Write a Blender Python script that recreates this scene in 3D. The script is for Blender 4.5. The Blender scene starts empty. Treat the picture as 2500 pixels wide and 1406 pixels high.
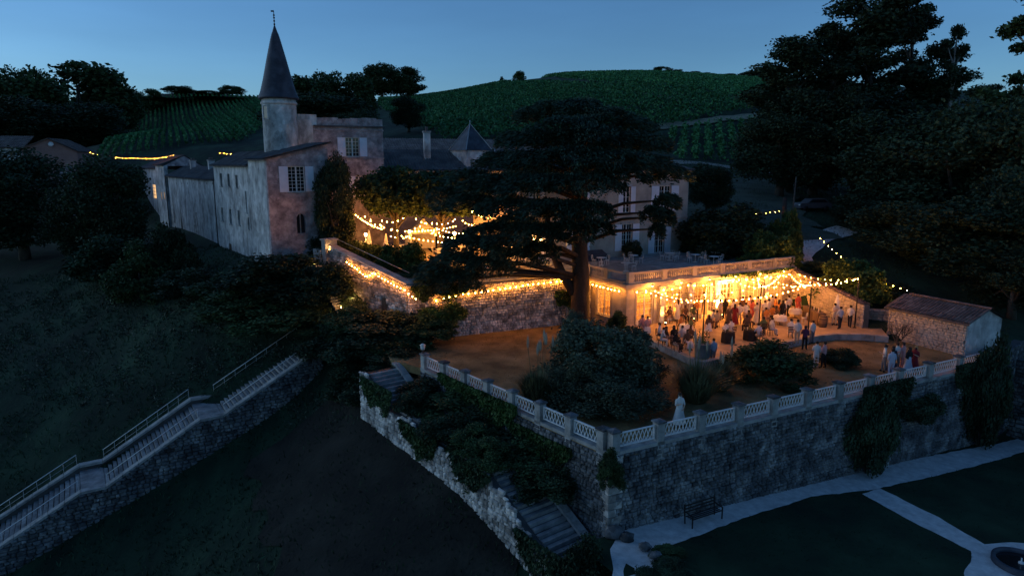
import bpy, bmesh, math, random
import numpy as np
from mathutils import Vector, Matrix, noise as mnoise
R = math.radians
random.seed(7)
rng = np.random.default_rng(7)
sc = bpy.context.scene
C = sc.collection

# ------------------------------------------------------------------ camera, sky, exposure
PITCH, ZC, FPX = R(10.3), 12.6, 1667.0
cam = bpy.data.objects.new('camera', bpy.data.cameras.new('camera')); C.objects.link(cam)
cam.location = (0, 0, ZC); cam.rotation_euler = (R(90) - PITCH, 0, 0)
cam.data.sensor_width = 36.0; cam.data.lens = FPX / 2500 * 36
cam.data.clip_start = 0.5; cam.data.clip_end = 6000
sc.camera = cam
world = bpy.data.worlds.new('World'); sc.world = world; world.use_nodes = True
wn = world.node_tree
bg = wn.nodes['Background']
sky = wn.nodes.new('ShaderNodeTexSky'); sky.sky_type = 'NISHITA'; sky.sun_disc = False
sky.sun_elevation = R(10.0); sky.sun_rotation = R(-80); sky.ozone_density = 4.0; sky.dust_density = 0.3; sky.air_density = 1.0
tint = wn.nodes.new('ShaderNodeMix'); tint.data_type = 'RGBA'; tint.blend_type = 'MULTIPLY'
tint.inputs[0].default_value = 1.0; tint.inputs[7].default_value = (0.64, 0.81, 0.97, 1)
# faint streaks of evening cloud, the same in every direction
wtc = wn.nodes.new('ShaderNodeTexCoord'); wmp = wn.nodes.new('ShaderNodeMapping'); wmp.inputs['Scale'].default_value = (2.2, 2.2, 11)
wno = wn.nodes.new('ShaderNodeTexNoise'); wno.inputs['Scale'].default_value = 1.6; wno.inputs['Detail'].default_value = 5
wra = wn.nodes.new('ShaderNodeMapRange'); wra.inputs[1].default_value = 0.35; wra.inputs[2].default_value = 0.75; wra.inputs[3].default_value = 0.95; wra.inputs[4].default_value = 1.05
wmul = wn.nodes.new('ShaderNodeVectorMath'); wmul.operation = 'SCALE'
wn.links.new(wtc.outputs['Generated'], wmp.inputs[0]); wn.links.new(wmp.outputs[0], wno.inputs['Vector']); wn.links.new(wno.outputs[0], wra.inputs[0])
wn.links.new(sky.outputs[0], tint.inputs[6]); wn.links.new(tint.outputs[2], wmul.inputs[0]); wn.links.new(wra.outputs[0], wmul.inputs['Scale'])
wn.links.new(wmul.outputs[0], bg.inputs[0])
bg.inputs[1].default_value = 0.125
# the last glow of the western sky, low on the left
sun = bpy.data.objects.new('dusk_sun', bpy.data.lights.new('dusk_sun', 'SUN')); C.objects.link(sun)
sun.data.energy = 0.46; sun.data.angle = R(60); sun.data.color = (0.50, 0.72, 1.0)
sun.rotation_euler = Vector((math.sin(R(-80)) * math.cos(R(14)), math.cos(R(-80)) * math.cos(R(14)), math.sin(R(14)))).to_track_quat('Z', 'Y').to_euler()
vs = sc.view_settings
vs.view_transform = 'Standard'; vs.look = 'None'; vs.exposure = 0.25; vs.gamma = 1.0; vs.use_curve_mapping = False
sc.render.engine = 'CYCLES'
sc.cycles.use_denoising = True
sc.cycles.max_bounces = 5; sc.cycles.diffuse_bounces = 3; sc.cycles.glossy_bounces = 2; sc.cycles.transmission_bounces = 3
sc.cycles.sample_clamp_indirect = 3.0; sc.cycles.caustics_reflective = False; sc.cycles.caustics_refractive = False

# ------------------------------------------------------------------ where a line of sight from the survey point meets the place
_c, _s = math.cos(PITCH), math.sin(PITCH)
def ray(px, py):
    x = (px - 1250) / FPX; y = -(py - 703) / FPX
    return (x, _c + y * _s, -_s + y * _c)
def atz(px, py, z):
    d = ray(px, py); t = (z - ZC) / d[2]; return Vector((d[0] * t, d[1] * t, z))
def aty(px, py, Y):
    d = ray(px, py); t = Y / d[1]; return Vector((d[0] * t, Y, ZC + d[2] * t))
def online(px, py, P, ang):
    dx, dy = math.cos(R(ang)), math.sin(R(ang)); r = ray(px, py)
    u = (P[1] * r[0] - P[0] * r[1]) / (dx * r[1] - dy * r[0])
    Y = P[1] + u * dy
    return u, ZC + r[2] * Y / r[1]

# ------------------------------------------------------------------ helpers
def link(o):
    C.objects.link(o); return o
def setp(o, label=None, cat=None, group=None, kind=None):
    if label: o['label'] = label
    if cat: o['category'] = cat
    if group: o['group'] = group
    if kind: o['kind'] = kind
    return o
def thing(name, label, cat, loc=(0, 0, 0), rz=0.0, group=None):
    o = link(bpy.data.objects.new(name, None)); o.empty_display_size = 0.2
    o.location = loc; o.rotation_euler = (0, 0, rz)
    return setp(o, label, cat, group)
class MB:
    def __init__(s): s.v = []; s.f = []; s.sm = []
    def add(s, vs, fs, smooth=False):
        b = len(s.v); s.v += [tuple(v) for v in vs]
        s.f += [tuple(i + b for i in f) for f in fs]; s.sm += [smooth] * len(fs); return s
    def box(s, x0, x1, y0, y1, z0, z1):
        return s.add([(x0, y0, z0), (x1, y0, z0), (x1, y1, z0), (x0, y1, z0), (x0, y0, z1), (x1, y0, z1), (x1, y1, z1), (x0, y1, z1)],
                     [(0, 3, 2, 1), (4, 5, 6, 7), (0, 1, 5, 4), (1, 2, 6, 5), (2, 3, 7, 6), (3, 0, 4, 7)])
    def bar(s, a, b, w, h=None, up=(0, 0, 1)):
        a = Vector(a); b = Vector(b); h = h or w; d = (b - a).normalized(); up = Vector(up)
        if abs(d.dot(up)) > .98: up = Vector((0, 1, 0))
        x = d.cross(up).normalized() * w / 2; z = x.cross(d).normalized() * h / 2
        return s.add([a - x - z, a + x - z, a + x + z, a - x + z, b - x - z, b + x - z, b + x + z, b - x + z],
                     [(0, 1, 2, 3), (7, 6, 5, 4), (0, 4, 5, 1), (1, 5, 6, 2), (2, 6, 7, 3), (3, 7, 4, 0)])
    def tube(s, pts, rad, n=8, cap=True):
        pts = [Vector(p) for p in pts]; rad = rad if isinstance(rad, (list, tuple)) else [rad] * len(pts)
        vs = []; prev = None
        for i, p in enumerate(pts):
            d = (pts[min(i + 1, len(pts) - 1)] - pts[max(i - 1, 0)]).normalized()
            if prev is None:
                r = Vector((1, 0, 0)) if abs(d.x) < .9 else Vector((0, 1, 0)); x = d.cross(r).normalized()
            else: x = (prev - d * prev.dot(d)).normalized()
            prev = x; y = d.cross(x)
            for k in range(n):
                a = 2 * math.pi * k / n; vs.append(p + (x * math.cos(a) + y * math.sin(a)) * rad[i])
        fs = [(i * n + k, i * n + (k + 1) % n, (i + 1) * n + (k + 1) % n, (i + 1) * n + k) for i in range(len(pts) - 1) for k in range(n)]
        if cap: fs += [tuple(range(n - 1, -1, -1)), tuple(range((len(pts) - 1) * n, len(pts) * n))]
        return s.add(vs, fs, True)
    def lathe(s, prof, n=16, c=(0, 0, 0), cap=True):
        vs = [(c[0] + r * math.cos(2 * math.pi * k / n), c[1] + r * math.sin(2 * math.pi * k / n), c[2] + z) for r, z in prof for k in range(n)]
        fs = [(i * n + k, i * n + (k + 1) % n, (i + 1) * n + (k + 1) % n, (i + 1) * n + k) for i in range(len(prof) - 1) for k in range(n)]
        if cap: fs += [tuple(range(n - 1, -1, -1)), tuple(range((len(prof) - 1) * n, len(prof) * n))]
        return s.add(vs, fs, True)
    def ball(s, c, r, n=8, m=6):
        prof = [(max(1e-3, math.sin(math.pi * i / m)) * 1.0, -math.cos(math.pi * i / m)) for i in range(m + 1)]
        rr = r if isinstance(r, (tuple, list)) else (r, r, r)
        vs = [(c[0] + p * rr[0] * math.cos(2 * math.pi * k / n), c[1] + p * rr[1] * math.sin(2 * math.pi * k / n), c[2] + z * rr[2]) for p, z in prof for k in range(n)]
        fs = [(i * n + k, i * n + (k + 1) % n, (i + 1) * n + (k + 1) % n, (i + 1) * n + k) for i in range(m) for k in range(n)]
        return s.add(vs, fs, True)
    def prism(s, poly, z0, z1):
        n = len(poly); vs = [(p[0], p[1], z0) for p in poly] + [(p[0], p[1], z1) for p in poly]
        return s.add(vs, [tuple(range(n - 1, -1, -1)), tuple(range(n, 2 * n))] + [(i, (i + 1) % n, n + (i + 1) % n, n + i) for i in range(n)])
    def mesh(s, name, mat=None):
        me = bpy.data.meshes.new(name); me.from_pydata(s.v, [], s.f)
        if any(s.sm): me.polygons.foreach_set('use_smooth', s.sm)
        if mat: me.materials.append(mat)
        me.update(); return me
    def build(s, name, mat, parent=None):
        o = link(bpy.data.objects.new(name, s.mesh(name, mat)))
        if parent: o.parent = parent
        return o
def inst(name, me, parent=None, loc=(0, 0, 0), rot=(0, 0, 0), scale=(1, 1, 1), mat=None):
    o = link(bpy.data.objects.new(name, me)); o.location = loc; o.rotation_euler = rot; o.scale = scale
    if parent: o.parent = parent
    if mat:
        o.material_slots[0].link = 'OBJECT'; o.material_slots[0].material = mat
    return o
def np_mesh(name, V, F, mat=None, smooth=False):
    """V (n,3), F (m,3|4) arrays"""
    me = bpy.data.meshes.new(name); k = F.shape[1]; m = len(F)
    me.vertices.add(len(V)); me.vertices.foreach_set('co', np.ascontiguousarray(V, dtype=np.float32).ravel())
    me.loops.add(m * k); me.loops.foreach_set('vertex_index', np.ascontiguousarray(F, dtype=np.int32).ravel())
    me.polygons.add(m); me.polygons.foreach_set('loop_start', np.arange(0, m * k, k, dtype=np.int32)); me.polygons.foreach_set('loop_total', np.full(m, k, dtype=np.int32))
    if smooth: me.polygons.foreach_set('use_smooth', np.ones(m, dtype=bool))
    me.update(calc_edges=True); me.validate()
    if mat: me.materials.append(mat)
    return me

# ------------------------------------------------------------------ materials
def lin(c): return tuple((v / 12.92 if v <= .04045 else ((v + .055) / 1.055) ** 2.4) for v in c)
def mat(name, cols, rough=.85, scale=.6, detail=6, bump=0.0, bscale=None, stretch=(1, 1, 1), rnd=0.0, metal=0.0, spread=(.32, .68), cell=0.0, coord='pos', spec=.3, camp=(.55, 1.35)):
    """cols: 1-3 base colours mixed by noise; rnd: brightness spread between objects that share the material"""
    m = bpy.data.materials.new(name); m.use_nodes = True; nt = m.node_tree; N = nt.nodes; Lk = nt.links
    b = N['Principled BSDF']; b.inputs['Roughness'].default_value = rough; b.inputs['Metallic'].default_value = metal
    b.inputs['Specular IOR Level'].default_value = spec
    if coord == 'pos': g = N.new('ShaderNodeNewGeometry'); src = g.outputs['Position']
    else: g = N.new('ShaderNodeTexCoord'); src = g.outputs['Object']
    mp = N.new('ShaderNodeMapping'); mp.inputs['Scale'].default_value = stretch; Lk.new(src, mp.inputs[0])
    no = N.new('ShaderNodeTexNoise'); no.inputs['Scale'].default_value = scale; no.inputs['Detail'].default_value = detail; no.inputs['Roughness'].default_value = .62
    Lk.new(mp.outputs[0], no.inputs['Vector'])
    cr = N.new('ShaderNodeValToRGB'); el = cr.color_ramp.elements
    cols = [tuple(c) + (1,) for c in cols]
    if len(cols) == 1: cols = [cols[0], cols[0]]
    el[0].position = spread[0]; el[0].color = cols[0]; el[1].position = spread[1]; el[1].color = cols[-1]
    if len(cols) == 3: e = el.new(.5); e.color = cols[1]
    Lk.new(no.outputs[0], cr.inputs[0]); col = cr.outputs[0]
    if rnd:
        oi = N.new('ShaderNodeObjectInfo'); mr = N.new('ShaderNodeMapRange'); mr.inputs[3].default_value = 1 - rnd; mr.inputs[4].default_value = 1 + rnd
        Lk.new(oi.outputs['Random'], mr.inputs[0]); vm = N.new('ShaderNodeVectorMath'); vm.operation = 'SCALE'
        Lk.new(col, vm.inputs[0]); Lk.new(mr.outputs[0], vm.inputs['Scale']); col = vm.outputs[0]
    if cell:
        vo = N.new('ShaderNodeTexVoronoi'); vo.inputs['Scale'].default_value = cell; Lk.new(src, vo.inputs['Vector'])
        sp = N.new('ShaderNodeSeparateColor'); Lk.new(vo.outputs['Color'], sp.inputs[0])
        mr = N.new('ShaderNodeMapRange'); mr.inputs[3].default_value = camp[0]; mr.inputs[4].default_value = camp[1]
        Lk.new(sp.outputs[0], mr.inputs[0]); vm = N.new('ShaderNodeVectorMath'); vm.operation = 'SCALE'
        Lk.new(col, vm.inputs[0]); Lk.new(mr.outputs[0], vm.inputs['Scale']); col = vm.outputs[0]
    Lk.new(col, b.inputs['Base Color'])
    if bump:
        n2 = N.new('ShaderNodeTexNoise'); n2.inputs['Scale'].default_value = bscale or scale * 8; n2.inputs['Detail'].default_value = 4
        Lk.new(src, n2.inputs['Vector']); bp = N.new('ShaderNodeBump'); bp.inputs['Strength'].default_value = bump; bp.inputs['Distance'].default_value = .05
        Lk.new(n2.outputs[0], bp.inputs['Height']); Lk.new(bp.outputs[0], b.inputs['Normal'])
    return m
def leafmat(name, a, b2, scale=.5, trans=.25):
    m = mat(name, [a, tuple((x + y) / 2 for x, y in zip(a, b2)), b2], rough=.65, scale=scale, detail=8, rnd=.25, cell=2.3, spec=.15)
    return m
def emit(name, col, strength):
    m = bpy.data.materials.new(name); m.use_nodes = True; b = m.node_tree.nodes['Principled BSDF']
    b.inputs['Base Color'].default_value = (.5, .4, .3, 1); b.inputs['Emission Color'].default_value = tuple(col) + (1,); b.inputs['Emission Strength'].default_value = strength
    return m
M = {}
M['grass'] = mat('hill_grass', [(.004, .013, .007), (.010, .028, .014), (.027, .060, .030)], scale=.16, detail=14, bump=1.0, bscale=4, rough=1, spread=(.36, .66), stretch=(1.6, .7, 1))
M['lawn'] = mat('dry_lawn', [(.10, .070, .030), (.20, .142, .062), (.31, .225, .105)], scale=.55, detail=12, bump=.9, bscale=7, rough=1)
M['glawn'] = mat('garden_lawn', [(.006, .018, .008), (.012, .033, .014), (.024, .052, .024)], scale=.35, detail=10, bump=.8, bscale=5, rough=1)
M['gravel'] = mat('pale_gravel', [(.42, .415, .40), (.55, .54, .52), (.68, .67, .64)], scale=2.2, detail=12, bump=.6, bscale=18, rough=1)
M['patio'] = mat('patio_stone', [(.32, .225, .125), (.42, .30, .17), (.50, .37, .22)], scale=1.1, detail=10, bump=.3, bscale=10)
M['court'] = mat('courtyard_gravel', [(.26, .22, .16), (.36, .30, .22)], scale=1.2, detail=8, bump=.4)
M['dirt'] = mat('dirt_track', [(.15, .15, .125), (.24, .235, .20)], scale=.7, detail=10, bump=.5)
M['meadow'] = mat('mown_grass', [(.035, .048, .036), (.06, .078, .058), (.10, .12, .09)], scale=.35, detail=12, bump=.8, bscale=5, rough=1, stretch=(.5, 1.5, 1))
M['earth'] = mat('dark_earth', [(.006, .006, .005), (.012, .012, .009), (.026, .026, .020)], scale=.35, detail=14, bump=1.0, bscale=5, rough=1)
M['drygrass'] = mat('dry_grass', [(.14, .135, .085), (.25, .235, .155)], scale=.8, detail=10, bump=.6)
M['plaster'] = mat('weathered_limestone', [(.13, .13, .13), (.43, .43, .415), (.70, .695, .67)], scale=.8, detail=15, stretch=(1, 1, .6), bump=.9, bscale=7, spread=(.30, .68), cell=2.4, camp=(.84, 1.14))
M['ruddy'] = mat('ruddy_stone', [(.17, .145, .15), (.33, .28, .285), (.50, .44, .43)], scale=1.5, detail=14, bump=.9, bscale=8, cell=2.6, camp=(.78, 1.18))
M['ashlar'] = mat('pale_ashlar', [(.30, .275, .235), (.40, .36, .31), (.50, .455, .39)], scale=.8, detail=9, bump=.25, bscale=6, rnd=.10)
M['rubble'] = mat('rubble_stone', [(.20, .19, .175), (.36, .345, .32), (.56, .54, .50)], scale=1.4, detail=8, bump=.6, bscale=9, rnd=.38, cell=2.2)
M['rubbledark'] = mat('dark_stone', [(.045, .05, .055), (.10, .105, .11), (.23, .235, .23)], scale=.9, detail=10, bump=.6, bscale=9, rnd=.40, cell=2.6)  # dark grey stone, mottled at random
M['joint'] = mat('lime_mortar', [(.10, .095, .085), (.17, .16, .145)], scale=1.1, bump=.5)
M['jointdark'] = mat('dark_mortar', [(.045, .047, .047), (.10, .10, .098)], scale=.8, bump=.5)
M['cap'] = mat('cap_stone', [(.17, .17, .165), (.30, .30, .285), (.40, .395, .37)], scale=1.4, bump=.4, rnd=.15)
M['stepstone'] = mat('step_stone', [(.12, .12, .12), (.23, .23, .225), (.36, .355, .34)], scale=1.2, detail=9, bump=.4, rnd=.2)
M['tile'] = mat('clay_tile', [(.085, .065, .06), (.15, .11, .095), (.235, .18, .155)], scale=1.4, detail=8, bump=.3, rnd=.3, rough=.9)
M['roof'] = mat('old_roof', [(.05, .048, .052), (.09, .085, .085), (.14, .13, .125)], scale=.8, detail=10, bump=.4)
M['slate'] = mat('blue_slate', [(.022, .026, .036), (.042, .048, .064), (.075, .084, .105)], scale=1.0, detail=8, bump=.2, rough=.55)
M['shutter'] = mat('pale_blue_paint', [(.62, .66, .74), (.74, .78, .85)], scale=2, rough=.6)
M['wframe'] = mat('white_paint', [(.62, .61, .58), (.74, .73, .70)], scale=3, rough=.5)
M['wmetal'] = mat('white_metal', [(.60, .60, .58), (.75, .75, .73)], scale=4, rough=.45)
M['dmetal'] = mat('dark_metal', [(.02, .02, .022), (.04, .04, .042)], scale=5, rough=.5)
M['galv'] = mat('galvanised_rail', [(.28, .29, .29), (.42, .43, .43)], scale=4, rough=.4, metal=.5)
M['glass'] = mat('dark_glass', [(.012, .014, .018), (.02, .022, .028)], rough=.08, spec=.6)
M['wood'] = mat('weathered_wood', [(.12, .075, .045), (.22, .145, .09)], scale=3, stretch=(1, 1, .15), bump=.3)
M['darkwood'] = mat('dark_wood', [(.05, .032, .022), (.10, .065, .045)], scale=3, bump=.3)
M['barkd'] = mat('cedar_bark', [(.018, .014, .012), (.034, .027, .023), (.06, .05, .043)], scale=1.6, stretch=(1, 1, .25), detail=10, bump=1.0, bscale=6)
M['bark'] = mat('tree_bark', [(.05, .045, .038), (.11, .10, .085)], scale=1.5, stretch=(1, 1, .3), bump=.8)
M['birch'] = mat('pale_bark', [(.16, .155, .14), (.30, .29, .27)], scale=1.5, stretch=(1, 1, .3), bump=.5)
M['cloth'] = mat('white_cloth', [(.62, .61, .58), (.76, .75, .72)], scale=1.5, rough=.9)
M['blackcloth'] = mat('black_cloth', [(.012, .012, .013), (.025, .025, .026)], scale=3, rough=.95)
M['basket'] = mat('planter_zinc', [(.16, .15, .14), (.28, .265, .25)], scale=2, bump=.3)
M['leaf'] = leafmat('oak_leaves', (.022, .044, .018), (.062, .105, .040))
M['leafd'] = leafmat('dark_leaves', (.016, .030, .016), (.042, .070, .035))
M['leafblue'] = leafmat('grey_green_leaves', (.045, .060, .036), (.125, .15, .095))
M['leafgreen'] = leafmat('fresh_leaves', (.030, .060, .016), (.085, .14, .040))
M['ivy'] = leafmat('ivy_leaves', (.022, .050, .014), (.070, .125, .036))
M['cedarleaf'] = leafmat('cedar_needles', (.018, .038, .024), (.052, .090, .058))
M['vine'] = leafmat('vine_leaves', (.030, .115, .040), (.075, .235, .082), scale=.25)
M['plume'] = mat('pampas_plume', [(.26, .22, .16), (.38, .33, .25)], scale=3)
M['tuft'] = leafmat('rough_grass', (.010, .030, .014), (.032, .074, .036), scale=.2)
M['lawntuft'] = leafmat('dry_tufts', (.09, .065, .028), (.26, .19, .09), scale=.4)  # tan tufts in the tones of the terrace lawn
M['reed'] = leafmat('pampas_blades', (.07, .08, .04), (.17, .17, .09))
M['bulb'] = emit('warm_bulb', (1.0, .315, .035), 400)
M['candle'] = emit('candle_flame', (1.0, .38, .06), 90)
M['lampglow'] = emit('lamp_glow', (1.0, .52, .16), 40)
M['black'] = mat('black_paint', [(.012, .012, .012), (.022, .022, .022)], rough=.6)
M['water'] = mat('dark_water', [(.01, .012, .014), (.014, .016, .018)], rough=.06, spec=.5)
# ------------------------------------------------------------------ the lie of the land
LAWN, GARD, TERR, COURT = -0.45, -4.4, 3.5, 3.5
def up2(v): return Vector((v[0], v[1]))
PAV_A = 29.5; PAV_O = Vector((8.9, 52.0))
FAC_A = 126.0; FAC_O = Vector((-21.6, 61.0))          # the long left front, from its near corner
cps = [(-15.5, 51, -1.7), (-22, 47.6, -5.3), (-28, 43.5, -8.8), (-34, 40, -12), (-41, 35, -15), (-30, 52, -5.0), (-44, 50, -8), (-60, 50, -10), (-36, 62, -2.0), (-50, 75, -.8), (-70, 80, -1.5),
       (-23, 60, 2.6), (-19, 57.5, 2.8), (-28, 66, 2.6), (-58, 108, 3.2), (-48, 92, 2.8), (-75, 110, 3.5), (-95, 130, 5), (-14.5, 53.5, .2), (-11.5, 50.5, -.9),
       (-20, 44.8, -7.9), (-24.5, 41.8, -10.5), (-15.5, 48, -6.0), (-31, 37.5, -13.6), (-10.5, 45.0, -2.7), (-6, 38.8, -3.6), (-3.4, 34.6, -4.2), (1.0, 28.6, -6.2), (2.8, 26, -7.4), (-8, 34.7, -6.4), (-5, 28, -7.6), (-14, 38, -8.4), (-14, 30, -10), (-22, 30, -13), (0, 15, -11),
       (20, 20, -6), (40, 30, -5.5), (45, 42, -4.5), (38, 50, .0), (50, 60, 1.6), (33, 57, .8), (30, 62, 2.0), (31, 74, 4.6), (38, 68, 3.4), (26, 76, 6.2), (24, 86, 8.0), (45, 85, 6.5), (30, 104, 11.2), (40, 125, 13.5), (70, 90, 6), (80, 130, 11),
       (-6, 72, 2.4), (6, 80, 4), (-10, 96, 7), (10, 105, 10.0), (-25, 92, 6.5), (-40, 118, 8.0), (-20, 125, 12), (-53, 140, 14.2), (-82, 140, 13.6), (-94, 165, 17.6), (-84, 190, 21.6), (-64, 165, 18.2), (-75, 300, 39), (-130, 330, 42), (-108, 285, 38.5), (-152, 285, 38), (-66, 240, 31.5), (-30, 300, 40), (-45, 190, 22), (0, 200, 29), (-160, 260, 20), (-220, 420, 40), (-25, 230, 31),
       (35, 150, 20.5), (60, 165, 24), (30, 180, 29), (90, 180, 25), (0, 330, 50), (40, 360, 56.5), (90, 370, 58.0), (140, 380, 57), (150, 250, 36), (200, 380, 52), (250, 300, 40), (-70, 400, 43), (40, 250, 43), (95, 270, 43), (100, 80, 5),
       (0, 600, 58), (300, 700, 58), (-400, 700, 45), (500, 500, 52), (-500, 300, 18), (-300, 120, 2), (-150, 60, -9), (300, 120, 4), (200, 30, -5), (-120, 0, -20), (100, -40, -8), (0, -80, -14), (0, 1400, 55), (900, 1400, 55), (-900, 1400, 40), (-1200, 200, 5), (1200, 200, 20)]
cps = np.array(cps, dtype=float)
def _phi(r2): return np.where(r2 > 1e-9, .5 * r2 * np.log(np.maximum(r2, 1e-9)), 0.0)
_n = len(cps); _sc = 100.0
_P = cps[:, :2] / _sc
_K = _phi(((_P[:, None] - _P[None]) ** 2).sum(-1)) + np.eye(_n) * 2e-3
_A = np.zeros((_n + 3, _n + 3)); _A[:_n, :_n] = _K; _A[:_n, _n] = 1; _A[:_n, _n + 1:] = _P; _A[_n:, :_n] = _A[:_n, _n:].T
_w = np.linalg.solve(_A, np.concatenate([cps[:, 2], np.zeros(3)]))
def ground_np(xy):
    q = np.asarray(xy, dtype=float) / _sc; out = np.empty(len(q))
    for i in range(0, len(q), 4000):
        k = q[i:i + 4000]
        out[i:i + 4000] = _phi(((k[:, None] - _P[None]) ** 2).sum(-1)) @ _w[:_n] + _w[_n] + k @ _w[_n + 1:]
    return out
def ground(x, y): return float(ground_np([(x, y)])[0])
def inside(poly, XY):
    x, y = XY[:, 0], XY[:, 1]; r = np.zeros(len(XY), bool); n = len(poly)
    for i in range(n):
        (x1, y1), (x2, y2) = poly[i][:2], poly[(i + 1) % n][:2]
        if y1 == y2: continue
        r ^= ((y1 > y) != (y2 > y)) & (x < (x2 - x1) * (y - y1) / (y2 - y1) + x1)
    return r
PAR_L, PAR_C, PAR_R = Vector((-5.9, 42.7)), Vector((4.5, 29.4)), Vector((32.9, 44.2))
SW_L, SW_R = Vector((-7.7, 49.6)), Vector((6.6, 56.0))                     # stone wall under the courtyard
pv = lambda u, v: PAV_O + Vector((math.cos(R(PAV_A)), math.sin(R(PAV_A)))) * u + Vector((-math.sin(R(PAV_A)), math.cos(R(PAV_A)))) * v
lawn_poly = [PAR_L, PAR_C, PAR_R, Vector((34.5, 45.5)), Vector((31.2, 45.6)), Vector((28.4, 51.0)), Vector((27.5, 53)), pv(19, .5), pv(0, .5), pv(.5, 4.8), SW_R, SW_L, Vector((-9.3, 47.6)), Vector((-8.2, 44.6))]
WR_F, WR_N = pv(19.0, 0.0), Vector((27.3, 51.8))                          # wall on the right of the patio
court_poly = [SW_L, SW_R, pv(0, 4.8), pv(0, 15), pv(-6, 24), Vector((-14, 92)), Vector((-32, 80)), Vector((-21, 61.5)), Vector((-16.2, 60.6))]
gard_poly = [PAR_C + Vector((-1.6, -1.0)), Vector((5.8, 24)), Vector((10, 14)), Vector((70, 14)), Vector((70, 62)), PAR_R + Vector((5.2, 4.5)), PAR_R]
xs = np.unique(np.concatenate([np.arange(-75, 61, 1.0), np.arange(-160, 260, 6.0), np.arange(-1200, 1201, 60.0)]))
ys = np.unique(np.concatenate([np.arange(14, 130, 1.0), np.arange(130, 460, 6.0), np.arange(-80, 14, 8.0), np.arange(460, 1401, 47.0)]))
GX, GY = np.meshgrid(xs, ys); XY = np.stack([GX.ravel(), GY.ravel()], 1); ZZ = ground_np(XY)
nz = np.array([mnoise.noise(Vector((x * .12, y * .12, 0))) for x, y in XY]); ZZ += nz * .22
strip = [PAR_C + Vector((-1.2, -.4)), PAR_C + Vector((.6, -1.6)), PAR_R + Vector((4, -1)), PAR_R + Vector((4, 3)), PAR_R + Vector((-1, 1.2)), PAR_C + Vector((-.6, 1.2))]
for poly, lv in ((strip, -8.0), (lawn_poly, LAWN - .6), (court_poly, -1.4), (gard_poly, -8.0)):
    msk = inside(poly, XY); ZZ[msk] = np.minimum(ZZ[msk], lv)
pavp = [pv(-.2, -.5), pv(20, -.5), pv(18, 24), pv(-6, 24), pv(-.2, 5)]
msk = inside(pavp, XY); ZZ[msk] = np.minimum(ZZ[msk], -1.0)
nx = len(xs); ii, jj = np.meshgrid(np.arange(len(ys) - 1), np.arange(nx - 1), indexing='ij')
F = np.stack([ii * nx + jj, ii * nx + jj + 1, (ii + 1) * nx + jj + 1, (ii + 1) * nx + jj], -1).reshape(-1, 4)
terrain = link(bpy.data.objects.new('hillside', np_mesh('hillside', np.column_stack([XY, ZZ]), F, M['grass'], True))); setp(terrain, 'dark grassy hillside falling away around the estate', kind='structure')

def sheet(name, poly, z, m, label, jit=0.0, step=.8, thick=0.0):
    pts = []
    for a, b in zip(poly, poly[1:] + poly[:1]):
        a = up2(a); b = up2(b); n = max(1, int((b - a).length / step)) if jit else 1
        for k in range(n):
            p = a.lerp(b, k / n); pts.append(p + Vector((random.uniform(-jit, jit), random.uniform(-jit, jit))))
    bm = bmesh.new(); vs = [bm.verts.new((p.x, p.y, z)) for p in pts]; f = bm.faces.new(vs)
    if f.normal.z < 0: f.normal_flip()
    bmesh.ops.triangulate(bm, faces=bm.faces[:])
    if thick:
        r = bmesh.ops.extrude_face_region(bm, geom=bm.faces[:]); bmesh.ops.translate(bm, verts=[g for g in r['geom'] if isinstance(g, bmesh.types.BMVert)], vec=(0, 0, -thick))
    bmesh.ops.recalc_face_normals(bm, faces=bm.faces[:])
    me = bpy.data.meshes.new(name); bm.to_mesh(me); bm.free(); me.materials.append(m)
    o = link(bpy.data.objects.new(name, me)); return setp(o, label, kind='structure')
sheet('lawn', lawn_poly, LAWN, M['lawn'], 'dry lawn on top of the terrace wall', thick=.5)
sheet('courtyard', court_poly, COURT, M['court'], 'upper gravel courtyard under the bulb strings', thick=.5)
# paths of the lower garden
GK = .055
def GZ(x): return GARD - GK * max(0.0, x - 4.5)
def g3(px, py):
    d = ray(px, py); t = (GARD + 4.5 * GK - ZC) / (d[2] + GK * d[0])
    if d[0] * t < 4.5: return atz(px, py, GARD)
    return Vector((d[0] * t, d[1] * t, ZC + d[2] * t))
def tilt(o):
    for v in o.data.vertices: v.co.z -= GK * max(0.0, v.co.x - 4.5)
    return o
g = lambda px, py: g3(px, py).to_2d()
path_a = [g(1520, 1290), g(1545, 1270), g(1800, 1208), g(2060, 1150), g(2240, 1118), g(2440, 1082), g(2500, 1066), g(2600, 1080), g(2600, 1105), g(2500, 1102), g(2440, 1122), g(2290, 1160), g(2130, 1195), g(1980, 1212), g(1800, 1270), g(1640, 1332), g(1622, 1362), g(1650, 1400), g(1640, 1440), g(1500, 1440), g(1490, 1340)]
tilt(sheet('gravel_path', path_a, GARD + .006, M['gravel'], 'pale gravel path along the foot of the terrace wall', jit=.05, step=.45))
path_b = [g(2105, 1205), g(2150, 1192), g(2290, 1262), g(2405, 1328), g(2470, 1322), g(2560, 1330), g(2650, 1340), g(2650, 1520), g(2360, 1520), g(2352, 1400), g(2375, 1362), g(2372, 1345), g(2250, 1285)]
tilt(sheet('gravel_path', path_b, GARD + .011, M['gravel'], 'pale gravel branch path crossing the lower lawn to the basin', jit=.05, step=.45))
tilt(sheet('garden_lawn', gard_poly, GARD, M['glawn'], 'dark lower garden lawn below the terrace wall', jit=.01, step=1.0))
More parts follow.
